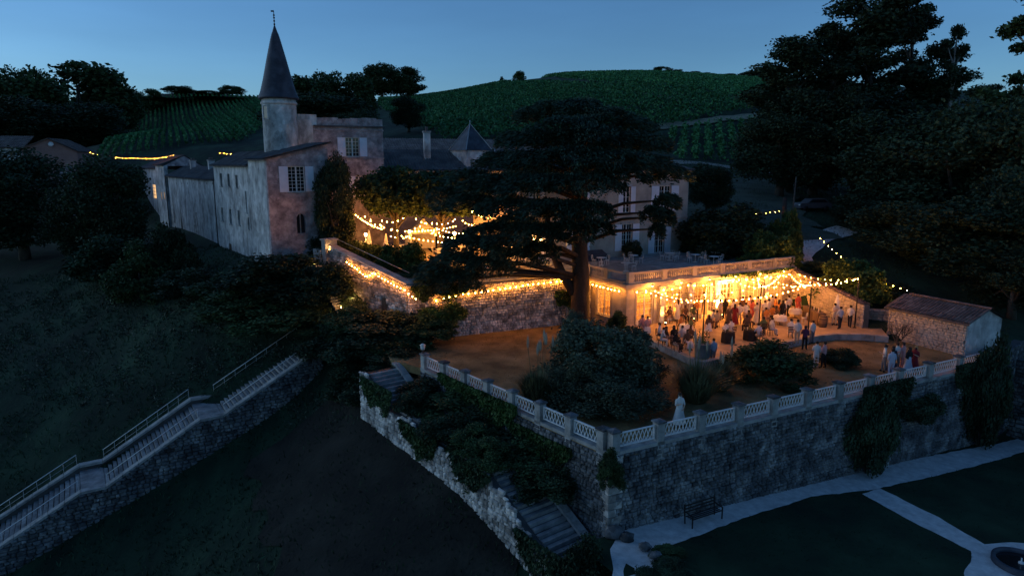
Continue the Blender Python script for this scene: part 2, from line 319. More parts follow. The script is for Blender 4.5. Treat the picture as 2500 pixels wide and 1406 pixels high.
# patio slab with its edge of stone kerbs
pe = [atz(*p, 0).to_2d() for p in [(1714, 884), (1800, 862), (1870, 845), (1933, 831), (1975, 822), (2033, 815), (2100, 816), (2169, 821)]]
pe0 = pv(.0, -.8)
patio_poly = [pv(-.3, .3), pv(-.3, -1.0)] + pe + [Vector((28.6, 51.3)), Vector((30.6, 56.2)), Vector((27.9, 56.0)), WR_F, pv(19, .6)]
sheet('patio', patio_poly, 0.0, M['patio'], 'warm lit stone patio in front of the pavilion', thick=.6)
kerb = MB().box(-.5, .5, -.17, .17, -.42, .045).mesh('kerb_stone', M['cap'])
patio_edge = [pv(-.3, -1.0)] + pe
ke = setp(thing('patio_kerb', 'row of pale kerb stones edging the lit patio', 'kerb'))
for a, b in zip(patio_edge, patio_edge[1:]):
    n = max(1, round((b - a).length / 1.05)); L = (b - a).length / n; an = math.atan2(b.y - a.y, b.x - a.x)
    for k in range(n):
        p = a.lerp(b, (k + .5) / n); inst('kerb_stone', kerb, ke, (p.x + .06 * math.sin(an), p.y - .06 * math.cos(an), random.uniform(-.012, .012)), (0, 0, an + random.uniform(-.01, .01)), (L * .97, 1, 1))

def drape(name, line, w, m, label, lift=.09, step=1.5):
    """a strip of track lying on the hillside"""
    pts = []
    for a, b in zip(line, line[1:]):
        a = up2(a); b = up2(b); n = max(1, int((b - a).length / step)); pts += [a.lerp(b, k / n) for k in range(n)]
    pts.append(up2(line[-1])); V = []; nc = 5
    for i, p in enumerate(pts):
        d = (pts[min(i + 1, len(pts) - 1)] - pts[max(i - 1, 0)]).normalized(); nn = Vector((-d.y, d.x)); ww = w * (1 + .12 * math.sin(i * 1.7))
        for k in range(nc): q = p + nn * ww * (k / (nc - 1) - .5); V.append((q.x, q.y, 0))
    V = np.array(V); nz = np.array([mnoise.noise(Vector((x * .12, y * .12, 0))) for x, y, _ in V]); V[:, 2] = ground_np(V[:, :2]) + nz * .22 + lift
    Fq = np.array([(i * nc + k, i * nc + k + 1, (i + 1) * nc + k + 1, (i + 1) * nc + k) for i in range(len(pts) - 1) for k in range(nc - 1)])
    o = link(bpy.data.objects.new(name, np_mesh(name, V, Fq, m, True))); return setp(o, label, kind='structure')
def hit(px, py, z0=0.0, y0=20, y1=900):
    """first point of the hillside on a line of sight"""
    Ys = np.concatenate([np.arange(y0, 140, .5), np.arange(140, y1, 2.0)]); d = ray(px, py)
    t = Ys / d[1]; zz = ZC + d[2] * t; gz = ground_np(np.column_stack([d[0] * t, Ys]))
    k = np.argmax(gz >= zz) if (gz >= zz).any() else len(Ys) - 1
    return Vector((d[0] * t[k], Ys[k], gz[k]))

# ------------------------------------------------------------------ stone facing
def stone_protos(name, m, n=10, d=.09):
    out = []
    for i in range(n):
        o = [(-.5, -.5), (.5, -.5), (.5, .5), (-.5, .5)]; j = lambda a: random.uniform(-a, a)
        outer = [(x * .96 + j(.05), 0.04, z * .95 + j(.07)) for x, z in o]; mid = [(x * .90, -d * random.uniform(.45, .8), z * .88) for x, _, z in outer]
        inner = [(x * .66 + j(.05), -d * random.uniform(.9, 1.3), z * .62 + j(.05)) for x, _, z in outer]
        vs = outer + mid + inner; fs = [(8, 9, 10, 11)]
        for r in (0, 4): fs += [(r + k, r + (k + 1) % 4, r + 4 + (k + 1) % 4, r + 4 + k) for k in range(4)]
        out.append(MB().add(vs, fs).mesh(name, m))
    return out
P_rub = stone_protos('stone', M['rubble']); P_drk = stone_protos('stone', M['rubbledark'])
_arr = {}
def arr(me):
    if me.name not in _arr: _arr[me.name] = (np.array([v.co[:] for v in me.vertices]), np.array([list(p.vertices) for p in me.polygons]))
    return _arr[me.name]
def stone_face(parent, L, zb, zt, protos, m, hs=(.18, .34), ws=(.22, .6), parts=300, y=0.0, skip=None, x0=0.0):
    """stones on the plane y of the parent's frame; zb, zt: heights as functions of x"""
    stones = []; zmin = min(zb(x0), zb(L)); z = zmin; zmax = max(zt(x0), zt(L), zt((x0 + L) / 2))
    while z < zmax:
        h = random.uniform(*hs); x = x0 - random.uniform(0, .3)
        while x < L:
            w = random.uniform(*ws); xa, xb = max(x, x0), min(x + w, L); xc = (xa + xb) / 2
            lo, hi = max(z, zb(xc)), min(z + h, zt(xc))
            if xb - xa > .09 and hi - lo > .08 and not (skip and skip(xc, (lo + hi) / 2)): stones.append((xc, (lo + hi) / 2 + random.uniform(-.015, .015), xb - xa, hi - lo))
            x += w
        z += h
    mw = parent.matrix_basis
    def key(s):
        p = mw @ Vector((s[0], y, s[1])); dep = p.y * _c - (p.z - ZC) * _s
        px = 1250 + FPX * p.x / dep; py = 703 - FPX * (p.y * _s + (p.z - ZC) * _c) / dep
        return s[2] * s[3] / dep ** 2 * (1 if -20 < px < 2520 and py < 1420 else 0)
    stones.sort(key=key, reverse=True)
    for xc, zc, w, h in stones[:parts]:
        inst('stone', random.choice(protos), parent, (xc, y + random.uniform(-.03, .015), zc), (0, random.uniform(-.05, .05), 0), (w, 1.0, h))
    rest = stones[parts:]
    if rest:
        V = []; Fs = []; b = 0
        for xc, zc, w, h in rest:
            v, f = arr(random.choice(protos)); V.append(v * (w, 1, h) + (xc, y + random.uniform(-.03, .015), zc)); Fs.append(f + b); b += len(v)
        o = link(bpy.data.objects.new('smaller_stones', np_mesh('smaller_stones', np.concatenate(V), np.concatenate(Fs), m))); o.parent = parent; o['kind'] = 'stuff'
def wall_frame(name, A, B, z, label, cat='wall'):
    an = math.atan2(B.y - A.y, B.x - A.x); o = thing(name, label, cat, (A.x, A.y, z), an)
    bpy.context.view_layer.update(); return o, (B - A).length
# ------------------------------------------------------------------ terrace wall with pillars and white lattice railings
pill_me = MB().box(-.21, .21, -.21, .21, -.85, .90).mesh('pillar', M['cap'])
cap_me = MB().box(-.27, .27, -.27, .27, .90, .98).add([(-.25, -.25, .98), (.25, -.25, .98), (.25, .25, .98), (-.25, .25, .98), (0, 0, 1.05)], [(0, 1, 4), (1, 2, 4), (2, 3, 4), (3, 0, 4)]).mesh('cap_stone', M['rubbledark'])
def railing(parent, xa, xb, z0=.18, z1=.86, y=.0):
    L = xb - xa; f = MB(); t = .045
    f.box(xa, xb, y - t, y + t, z1 - .055, z1).box(xa, xb, y - t, y + t, z0, z0 + .045).box(xa, xa + .05, y - t * .9, y + t * .9, z0 + .045, z1 - .055).box(xb - .05, xb, y - t * .9, y + t * .9, z0 + .045, z1 - .055)
    o = f.build('railing_panel', M['wmetal'], parent)
    n = max(4, round(L / .24)); dx = (L - .1) / n
    me = MB().bar((-dx / 2, 0, z0 + .05), (dx / 2, 0, z1 - .06), .03, .03).mesh('bar', M['wmetal'])
    for k in range(n):
        x = xa + .05 + (k + .5) * dx
        inst('bar', me, o, (x, y - .012, 0)); inst('bar', me, o, (x, y + .022, 0), scale=(-1, 1, 1))
def terrace_wall(name, A, B, label, zbot, posts, lbl_first=None):
    o, L = wall_frame(name, A, B, LAWN, label)
    core = MB().box(0.0, L, .03, .75, zbot(L) - LAWN - .5, -.12); core.build('wall_core', M['jointdark'], o)
    MB().box(0.0, L, -.07, .62, -.12, .05).build('coping', M['cap'], o)
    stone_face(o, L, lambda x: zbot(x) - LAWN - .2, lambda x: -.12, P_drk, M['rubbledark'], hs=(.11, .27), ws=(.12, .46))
    for i, x in enumerate(posts):
        p = inst('pillar', pill_me, o, (x, .14, .05)); inst('cap_stone', cap_me, p)
        if i: railing(o, posts[i - 1] + .25, x - .25, y=.14)
    return o, L
uR = [online(px, 1000, PAR_C, math.degrees(math.atan2(14.8, 28.4)))[0] for px in (1490, 1603, 1705, 1800, 1885, 1968, 2045, 2120, 2190, 2262, 2333, 2440)]
LR = (PAR_R - PAR_C).length
uR = [min(LR - .3, LR * (u - uR[0]) / (uR[-1] - uR[0]) + .28) for u in uR]
tw, _ = terrace_wall('terrace_wall', PAR_C, PAR_R, 'tall dark stone terrace wall with white railings above the lower garden', lambda x: GZ(PAR_C.x + x * .887), uR)
LL = (PAR_C - PAR_L).length
terrace_wall('terrace_wall', PAR_L, PAR_C, 'ivy clad stone terrace wall with white railings beside the garden steps', lambda x: -6.0, [.28 + (LL - .8) * k / 7 for k in range(8)][:-1] + [LL - .62])
# big dressed corner stones
qn = thing('corner_quoins', 'dressed stone blocks stacked at the sharp corner of the terrace wall', 'stones', (PAR_C.x, PAR_C.y, LAWN), math.atan2(14.8, 28.4))
q0 = MB().box(-.03, .75, -.10, .30, -.17, .17).mesh('block', M['rubble']); q1 = MB().box(-.03, .42, -.10, .62, -.17, .17).mesh('block', M['rubble'])
for k in range(11): inst('block', (q0, q1)[k % 2], qn, (-.10, -.02, -.35 - k * .37), (0, random.uniform(-.02, .02), random.uniform(-.02, .02)))
# end pillar lamp on the left
lp = thing('pillar_lantern', 'small white lantern on the last pillar of the railing', 'lantern', (PAR_L.x + .28 * .61, PAR_L.y - .25, LAWN + 1.10))
MB().lathe([(.09, 0), (.09, .06), (.03, .10), (.03, .22)], 10).build('stem', M['dmetal'], lp)
MB().lathe([(.13, .22), (.16, .46), (.03, .52)], 10).build('globe', M['wframe'], lp)
MB().lathe([(.21, .52), (.03, .62)], 10).build('hat', M['wmetal'], lp)

# ------------------------------------------------------------------ stairs
step_mes = [MB().box(-.17, .17, -1, 1, -.20, 0).mesh('step', M['stepstone'])]
def jstep(hw):
    v = MB().box(-.18, .18, -hw, hw, -.22, 0); v.v = [(x + random.uniform(-.012, .012), y, z + random.uniform(-.012, .012)) for x, y, z in v.v]; return v.mesh('step', M['stepstone'])
def stairs(name, T, ang, z0, flights, hw, label, wall_z, walls=True, rail=True, gw=.4, protos=None, hc={1: .10, -1: .42}, bare=0):
    """flights: (s0, s1, za, zb) along the run; wall_z: depth of the camera-side wall"""
    o = thing(name, label, 'stairs', (T.x, T.y, 0), R(ang)); bpy.context.view_layer.update()
    js = [jstep(hw) for _ in range(6)]; prof = [(flights[0][0] - .5, z0)]
    for k, (a, b, za, zb) in enumerate(flights):
        n = max(2, round((za - zb) / .165)); dx = (b - a) / n
        for i in range(n):
            inst('step', random.choice(js), o, (a + (i + .5) * dx, random.uniform(-.015, .015), za - (za - zb) * (i + 1) / n), (0, random.uniform(-.01, .01), random.uniform(-.012, .012)), (dx / .36 * .78, 1, 1))
        prof += [(a, za), (b, zb)]
        if k + 1 < len(flights): MB().box(b, flights[k + 1][0], -hw, hw, zb - .22, zb - .005).build('landing', M['stepstone'], o)
    prof.append((flights[-1][1] + .6, flights[-1][3]))
    def zs(x):
        for (xa, a), (xb, b) in zip(prof, prof[1:]):
            if x <= xb: return a + (b - a) * max(0, min(1, (x - xa) / max(1e-6, xb - xa)))
        return prof[-1][1]
    MBc = MB(); xsx = [p[0] for p in prof]                                # solid core beneath the treads, black to paint the shadow gaps between them
    for (xa, a), (xb, b) in zip(prof, prof[1:]):
        MBc.add([(xa, -hw, a - .22), (xb, -hw, b - .22), (xb, hw, b - .22), (xa, hw, a - .22), (xa, -hw, a - 5), (xb, -hw, b - 5), (xb, hw, b - 5), (xa, hw, a - 5)], [(0, 3, 2, 1), (4, 5, 6, 7), (0, 1, 5, 4), (2, 3, 7, 6), (1, 2, 6, 5), (3, 0, 4, 7)])
    MBc.build('core', M['black'], o)
    if walls:
        for sgn in (1, -1):
            w = MB(); y0, y1 = sorted((sgn * hw, sgn * (hw + gw)))
            for (xa, a), (xb, b) in zip(prof, prof[1:]):
                h = hc[sgn]
                w.add([(xa, y0, a + h - .16), (xb, y0, b + h - .16), (xb, y1 - .02, b + h - .16), (xa, y1 - .02, a + h - .16), (xa, y0, a - 5.5), (xb, y0, b - 5.5), (xb, y1 - .02, b - 5.5), (xa, y1 - .02, a - 5.5)], [(0, 3, 2, 1), (4, 5, 6, 7), (0, 1, 5, 4), (2, 3, 7, 6), (1, 2, 6, 5), (3, 0, 4, 7)])
            wl = w.build('side_wall', M['jointdark'], o)
            for (xa, a), (xb, b) in ([] if sgn == bare else zip(prof, prof[1:])):   # coping slabs
                n = max(1, round((xb - xa) / .95))
                for i in range(n):
                    x1 = xa + (xb - xa) * i / n + .012; x2 = xa + (xb - xa) * (i + 1) / n - .012; h = hc[sgn]
                    f = lambda x: a + (b - a) * (x - xa) / (xb - xa) + h + random.uniform(-.012, .012)
                    za_, zb_ = f(x1), f(x2)
                    MB().add([(x1, y0 - .05, za_), (x2, y0 - .05, zb_), (x2, y1 + .06, zb_), (x1, y1 + .06, za_), (x1, y0 - .05, za_ - .17), (x2, y0 - .05, zb_ - .17), (x2, y1 + .06, zb_ - .17), (x1, y1 + .06, za_ - .17)],
                             [(0, 1, 2, 3), (7, 6, 5, 4), (0, 4, 5, 1), (1, 5, 6, 2), (2, 6, 7, 3), (3, 7, 4, 0)]).build('coping_slab', M['cap'], wl)
            if rail:
                for k, (a, b, za, zb) in enumerate(flights):
                    yy = sgn * (hw + gw * .5); r = MB().tube([(a + .1, yy, za + hc[sgn] + .72), (b - .1, yy, zb + hc[sgn] + .72)], .026, 6).build('handrail', M['wmetal'], o)
                    n = max(3, round((b - a) / (.8 if sgn < 0 else 2.4)))
                    for i in range(n + 1):
                        x = a + .12 + (b - a - .24) * i / n; z = za + (zb - za) * (x - a) / (b - a)
                        MB().tube([(x, yy, z + hc[sgn]), (x, yy, z + hc[sgn] + .72)], .011, 5).build('baluster', M['wmetal'], r)
                    if sgn < 0: MB().tube([(a + .1, yy, za + hc[sgn] + .36), (b - .1, yy, zb + hc[sgn] + .36)], .012, 5).build('mid_rail', M['galv'], r)
    return o, zs, prof
ST_T = Vector((-15.7, 51.7))
st1, zs1, prof1 = stairs('garden_stairs', ST_T, 213.0, -1.4, [(0.4, 7.1, -1.4, -5.0), (8.6, 14.6, -5.0, -8.4), (16.0, 22.6, -8.4, -11.9)], 1.75, 'long straight stone stairway with thin handrails running down the dark slope', -8)
# stone face of its camera side (own frame, flipped so that stones face out)
fs = thing('stair_wall', 'rough stone face of the long stairway above the dark hollow', 'wall', (0, 0, 0)); fs.rotation_euler = (0, 0, R(33.0))
dd = Vector((math.cos(R(213)), math.sin(R(213)))); nn_ = Vector((-dd.y, dd.x)); e = ST_T + dd * 23 + nn_ * (2.19)
fs.location = (e.x, e.y, 0); bpy.context.view_layer.update()
stone_face(fs, 23.2, lambda x: zs1(23 - x) - 4.2, lambda x: zs1(23 - x) - .08, P_drk, M['rubbledark'], hs=(.17, .32), ws=(.25, .6), y=0.02)  # darker stone colour also carries the shade on this unlit side
# second flight beside the terrace wall
pd = (PAR_C - PAR_L).normalized(); pn = Vector((pd.y, -pd.x))
S2 = PAR_L + pn * 1.75 - pd * 2.6
st2, zs2, prof2 = stairs('wall_stairs', S2, math.degrees(math.atan2(pd.y, pd.x)), -.6, [(0.6, 3.6, -.6, -2.1), (7.0, 7.9, -2.1, -2.55), (14.2, 19.4, -2.6, -5.2)], 1.0, 'broken stone steps going down beside the ivy clad terrace wall', -6, walls=True, rail=False, gw=.35, hc={1: .10, -1: .02}, bare=-1)
mw_, Lm = wall_frame('stair_retaining_wall', S2 + pn * 1.38 + pd * .2, S2 + pn * 1.38 + pd * 20.5, 0, 'pale crumbling rubble wall on the outer side of the wall steps')
stone_face(mw_, Lm, lambda x: zs2(x) - 3.4, lambda x: zs2(x) - .02 + .45 * abs(math.sin(x * 1.3) * math.sin(x * .47 + 1)) - .25 * abs(math.sin(x * 2.9)), P_rub, M['rubble'], hs=(.16, .34), ws=(.2, .55), y=-.02)
# boulders where the steps reach the gravel
for k, (px, py, r) in enumerate([(1500, 1310, .42), (1530, 1318, .30), (1575, 1340, .26), (1600, 1362, .24), (1622, 1384, .22)]):
    p = atz(px, py, GARD); b = MB().ball((0, 0, r * .5), (r * 1.2, r * .8, r * .8), 9, 6); b.v = [(x + random.uniform(-.05, .05), y + random.uniform(-.05, .05), z + random.uniform(-.05, .05)) for x, y, z in b.v]
    o = b.build('boulder', M['rubbledark']); o.location = p; setp(o, ['largest grey boulder at the foot of the terrace wall corner', 'grey boulder just right of the largest one by the steps', 'rounded grey stone in the middle of the kerb of boulders', 'small stone next to last along the gravel edge', 'smallest stone nearest the bottom of the picture by the gravel'][k], 'boulder', 'boulders edging the gravel')
low = thing('boundary_wall', 'low bluish stone wall running down to the right of the barn', 'wall', (34.6, 45.2, -7.2), R(-58)); bpy.context.view_layer.update()
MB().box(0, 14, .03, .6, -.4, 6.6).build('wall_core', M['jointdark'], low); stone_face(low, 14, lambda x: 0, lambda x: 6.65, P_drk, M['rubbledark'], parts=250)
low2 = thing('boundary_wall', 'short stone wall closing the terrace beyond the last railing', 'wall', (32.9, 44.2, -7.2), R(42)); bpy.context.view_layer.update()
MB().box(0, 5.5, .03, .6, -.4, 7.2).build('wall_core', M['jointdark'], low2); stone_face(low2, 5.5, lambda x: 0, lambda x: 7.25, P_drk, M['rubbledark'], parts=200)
# ------------------------------------------------------------------ building helpers (all in the building's own frame: x along the front, y into the depth)
def clear_glass(name, tr):
    m = bpy.data.materials.new(name); m.use_nodes = True; nt = m.node_tree; nt.nodes.remove(nt.nodes['Principled BSDF'])
    a = nt.nodes.new('ShaderNodeBsdfTransparent'); b = nt.nodes.new('ShaderNodeBsdfGlossy'); b.inputs['Roughness'].default_value = .05; b.inputs['Color'].default_value = (.7, .75, .8, 1)
    x = nt.nodes.new('ShaderNodeMixShader'); x.inputs[0].default_value = tr; nt.links.new(a.outputs[0], x.inputs[1]); nt.links.new(b.outputs[0], x.inputs[2]); nt.links.new(x.outputs[0], nt.nodes['Material Output'].inputs[0]); return m
M['pane'] = clear_glass('window_glass', .12)
M['litpane'] = emit('lit_window', (1.0, .55, .2), 1.1)
def walled(mb, x0, x1, z0, z1, y0, y1, ops):
    cuts = sorted({x0, x1, *[v for o in ops for v in o[:2]]})
    for a, b in zip(cuts, cuts[1:]):
        z = z0
        for o in sorted([o for o in ops if o[0] <= a + 1e-6 and o[1] >= b - 1e-6], key=lambda o: o[2]):
            if o[2] > z: mb.box(a, b, y0, y1, z, o[2])
            z = o[3]
        if z1 > z: mb.box(a, b, y0, y1, z, z1)
    return mb
class Face:
    """a wall plane inside a building frame: maps (along, out, up) to local xyz"""
    def __init__(s, o=(0, 0), ang=0.0): s.o = o; s.c = math.cos(R(ang)); s.s = math.sin(R(ang)); s.ang = R(ang)
    def tf(s, mb):
        mb.v = [(s.o[0] + x * s.c - y * s.s, s.o[1] + x * s.s + y * s.c, z) for x, y, z in mb.v]; return mb
def window(par, F, xa, xb, za, zb, nx=2, nz=4, depth=.16, pane='glass', shut=0.0, sill=True, frame='wframe', surround=None, leaf=False):
    f = MB(); t = .07; y = depth
    f.box(xa, xb, y - .04, y + .05, zb - t, zb).box(xa, xb, y - .04, y + .05, za, za + t).box(xa, xa + t, y - .04, y + .05, za + t, zb - t).box(xb - t, xb, y - .04, y + .05, za + t, zb - t)
    xm = (xa + xb) / 2; f.box(xm - .06, xm + .06, y - .05, y + .045, za + t, zb - t)
    for sx in (0, 1):
        a, b = (xa + t, xm - .06) if sx == 0 else (xm + .06, xb - t)
        for i in range(1, nx): x = a + (b - a) * i / nx; f.box(x - .016, x + .016, y - .03, y + .03, za + t, zb - t)
        for i in range(1, nz): z = za + t + (zb - za - 2 * t) * i / nz; f.box(a, b, y - .028, y + .028, z - .016, z + .016)
    w = F.tf(f).build('window', M[frame], par)
    g = MB()
    for a, b in ((xa + t, xm - .06), (xm + .06, xb - t)): F.tf(MB().box(a, b, y + .005, y + .012, za + t, zb - t)).build('pane', M[pane], w)
    if sill: F.tf(MB().box(xa - .12, xb + .12, -.10, y - .05, za - .10, za - .003)).build('sill', M['cap'], w)
    if surround:
        s_ = MB().box(xa - .16, xa - .003, -.025, .03, za, zb).box(xb + .003, xb + .16, -.025, .03, za, zb).box(xa - .2, xb + .2, -.03, .03, zb + .003, zb + .2); F.tf(s_).build('surround', M[surround], w)
    if shut:
        for a, b in ((xa - shut, xa - .02), (xb + .02, xb + shut)):
            m = MB(); m.box(a, b, -.085, -.035, za + .02, zb - .02)
            for z in (.12, .5, .86): m.box(a + .03, b - .03, -.105, -.085, za + (zb - za) * z - .05, za + (zb - za) * z + .05)
            F.tf(m).build('shutter', M['shutter'], w)
    return w
def tiled_roof(par, e0, e1, r0, r1, m, name='roof', per=.30, amp=.045, rows=0, thick=.12):
    e0, e1, r0, r1 = map(Vector, (e0, e1, r0, r1)); L = max((e1 - e0).length, (r1 - r0).length); n = max(4, round(L / per)) * 4
    rows = rows or max(2, round((r0 - e0).length / .9)); nrm = (e1 - e0).cross(r0 - e0).normalized()
    if nrm.z < 0: nrm = -nrm
    V = []
    for j in range(rows + 1):
        for st in ((0, 1) if j < rows else (0,)):
            f = (j + (0 if st == 0 else .97)) / rows
            for i in range(n + 1):
                t = i / n; p = e0.lerp(e1, t).lerp(r0.lerp(r1, t), f); V.append(p + nrm * (amp * math.cos(2 * math.pi * i / 4) + (.03 if st == 0 else .0) + random.uniform(-.008, .008)))
    nr = len(V) // (n + 1); Fq = [(j * (n + 1) + i, j * (n + 1) + i + 1, (j + 1) * (n + 1) + i + 1, (j + 1) * (n + 1) + i) for j in range(nr - 1) for i in range(n)]
    mb = MB().add(V, Fq)
    b = [p - nrm * thick for p in (e0, e1, r1, r0)]; t = [p - nrm * .05 for p in (e0, e1, r1, r0)]
    mb.add(b + t, [(3, 2, 1, 0), (4, 5, 6, 7), (0, 1, 5, 4), (1, 2, 6, 5), (2, 3, 7, 6), (3, 0, 4, 7)])
    return mb.build(name, m, par)
def chimney(par, x, y, z0, z1, w=.7, d=.5, m='plaster', parent_name='chimney'):
    c = MB().box(x - w / 2, x + w / 2, y - d / 2, y + d / 2, z0, z1).build('chimney', M[m], par)
    MB().box(x - w / 2 - .07, x + w / 2 + .07, y - d / 2 - .07, y + d / 2 + .07, z1, z1 + .14).build('chimney_cap', M['cap'], c)
    for k in (-1, 1): MB().lathe([(.11, 0), (.10, .3)], 8, (x + k * w * .22, y, z1 + .14)).build('chimney_pot', M['tile'], c)
    return c
def frame_of(o): bpy.context.view_layer.update(); return o

# ------------------------------------------------------------------ pavilion with the balustraded terrace
pav = thing('pavilion', 'stone garden pavilion with lit glazed doors under a balustraded terrace', 'building', (PAV_O.x, PAV_O.y, 0), R(PAV_A))
PL = 19.0
doors = [(1.0, 2.75), (4.0, 5.75), (7.1, 8.85), (10.1, 11.85), (13.1, 14.85), (16.1, 17.85)]
fw = walled(MB(), 0, PL, -.5, 3.2, 0, .45, [(a, b, 0.02, 2.62) for a, b in doors]); fw.build('front_wall', M['ashlar'], pav)
sw = walled(MB(), 0, 4.75, -1.2, 3.2, 0, .45, [(1.25, 3.15, .42, 2.55)]); SF = Face((0.002, 5.2), -90)
SF.tf(sw).build('side_wall', M['ashlar'], pav)
MB().box(.45, PL, 7.0, 7.4, -.4, 3.2).build('back_wall', M['patio'], pav)
MB().box(PL - .45, PL - .002, .45, 7.0, -.4, 3.2).build('end_wall', M['ashlar'], pav)
MB().box(.0, .45, 5.2, 7.4, -1.2, 3.2).build('rear_side_wall', M['ashlar'], pav)
MB().box(.45, PL - .45, .45, 7.0, -.4, .015).build('room_floor', M['wood'], pav)
MB().box(-.3, PL + .1, -.3, 13.2, 3.2, 3.48).build('terrace_slab', M['cap'], pav)
for k in range(16):                                                      # paving slabs in strips
    for j in range(8): MB().box(.3 + k * 1.17, .3 + k * 1.17 + 1.155, .3 + j * 1.55, .3 + j * 1.55 + 1.535, 3.48, 3.5 + random.uniform(-.006, .006)).build('paving_slab', M['cap'], pav)
MB().box(-.42, PL + .1, -.42, -.3, 3.26, 3.46).box(-.42, -.3, -.3, 5.2, 3.26, 3.46).box(-.36, PL, -.36, -.3, 3.1, 3.26).box(-.36, -.3, -.3, 5.2, 3.1, 3.26).build('cornice', M['ashlar'], pav)
# quoins and pilasters
for k in range(9):
    h = .37; w = .62 if k % 2 else .42; MB().box(-.03, w, -.03, .05, k * h + .01, (k + 1) * h - .012).build('quoin', M['ashlar'], pav); w2 = .42 if k % 2 else .62; MB().box(-.031, .05, .051, w2, k * h + .01, (k + 1) * h - .012).build('quoin', M['ashlar'], pav)
for a, b in zip(doors, doors[1:]):
    x = (a[1] + b[0]) / 2; MB().box(x - .22, x + .22, -.07, -.003, 0, 2.9).box(x - .28, x + .28, -.11, -.003, 2.9, 3.08).box(x - .27, x + .27, -.10, -.003, 0.0, .3).build('pilaster', M['ashlar'], pav)
for a, b in doors:
    MB().box(a - .16, a - .003, -.04, -.003, 0, 2.62).box(b + .003, b + .16, -.04, -.003, 0, 2.62).box(a - .22, b + .22, -.06, -.003, 2.625, 2.85).build('door_surround', M['ashlar'], pav)
def french(par, a, b, z0, z1, y, opened):
    """pair of glazed leaves"""
    w = (b - a) / 2
    for s, hx in ((1, a), (-1, b)):
        m = MB(); t = .065
        m.box(0, w, -.025, .025, 0, .42).box(0, w, -.025, .025, z1 - z0 - t, z1 - z0).box(0, t, -.025, .025, .42, z1 - z0 - t).box(w - t, w, -.025, .025, .42, z1 - z0 - t)
        m.box(w / 2 - .013, w / 2 + .013, -.02, .02, .42, z1 - z0 - t)
        for i in range(1, 5): z = .42 + (z1 - z0 - t - .42) * i / 5; m.box(t, w - t, -.02, .02, z - .013, z + .013)
        me = m.mesh('door_leaf', M['wframe']); o = inst('door_leaf', me, par, (hx, y, z0), (0, 0, (-opened if s > 0 else math.pi + opened)))
        p = MB().box(t, w - t, -.004, .004, .42, z1 - z0 - t).build('pane', M['pane'], o)
        MB().ball((w - .09, -.05, 1.0), .03, 6, 4).build('handle', M['dmetal'], o)
for i, (a, b) in enumerate(doors): french(pav, a + .02, b - .02, .02, 2.6, .12, [R(0), R(0), R(78), R(0), R(70), R(0)][i])
window(pav, SF, 1.25, 3.15, .42, 2.55, nx=2, nz=5, pane='pane', surround='ashlar')
# balustrade
bal = MB().lathe([(.085, 0), (.085, .05), (.05, .09), (.085, .22), (.078, .30), (.04, .44), (.06, .50), (.085, .55), (.085, .60)], 8).mesh('baluster', M['ashlar'])
def balustrade(par, F, L, piers):
    rl = F.tf(MB().box(0, L, -.15, .15, 4.22, 4.36)).build('top_rail', M['ashlar'], par); F.tf(MB().box(0, L, -.14, .14, 3.48, 3.62)).build('plinth', M['ashlar'], par)
    for x in piers: F.tf(MB().box(x - .25, x + .25, -.17, .17, 3.485, 4.40)).build('pier', M['ashlar'], par)
    for a, b in zip(piers, piers[1:]):
        n = max(2, round((b - a - .5) / .2)); dx = (b - a - .5) / n
        for k in range(n):
            x = a + .25 + (k + .5) * dx; p = F.tf(MB().add([(x, 0, 3.62)], [])).v[0]; inst('baluster', bal, par, p)
balustrade(pav, Face((0, -.1), 0), PL, [.2, 3.6, 6.8, 10.0, 13.2, 16.4, 18.7]); balustrade(pav, Face((-.1, 5.0), -90), 4.8, [.25, 2.6])
# ------------------------------------------------------------------ the light inside the pavilion, with its chandeliers
def point(name, loc, power, col=(1, .45, .12), r=.12, parent=None):
    l = bpy.data.lights.new(name, 'POINT'); l.energy = power; l.color = col; l.shadow_soft_size = r
    o = link(bpy.data.objects.new(name, l)); o.location = loc
    if parent: o.parent = parent
    return o
WARM = (1, .35, .055)
for k, u in enumerate((2.0, 5.2, 8.2, 11.2, 14.2, 17.0)):
    p = pv(u, 3.6); ch = thing('chandelier', 'lit chandelier inside the pavilion, seen through the %s door from the left' % ['first', 'second', 'third', 'fourth', 'fifth', 'sixth'][k], 'lamp', (p.x, p.y, 2.35), R(PAV_A), 'chandeliers in the pavilion')
    MB().tube([(0, 0, .85), (0, 0, .1)], .015, 5).build('chain', M['dmetal'], ch)
    MB().lathe([(.02, .02), (.30, .04), (.30, .07), (.02, .10)], 12).build('ring', M['dmetal'], ch)
    for j in range(6):
        a = j * math.pi / 3; MB().ball((.27 * math.cos(a), .27 * math.sin(a), .14), .055, 6, 5).build('bulb', M['lampglow'], ch)
    point('chandelier_light', (0, 0, -.25), 480 if k != 2 else 3200, WARM, .1, ch)
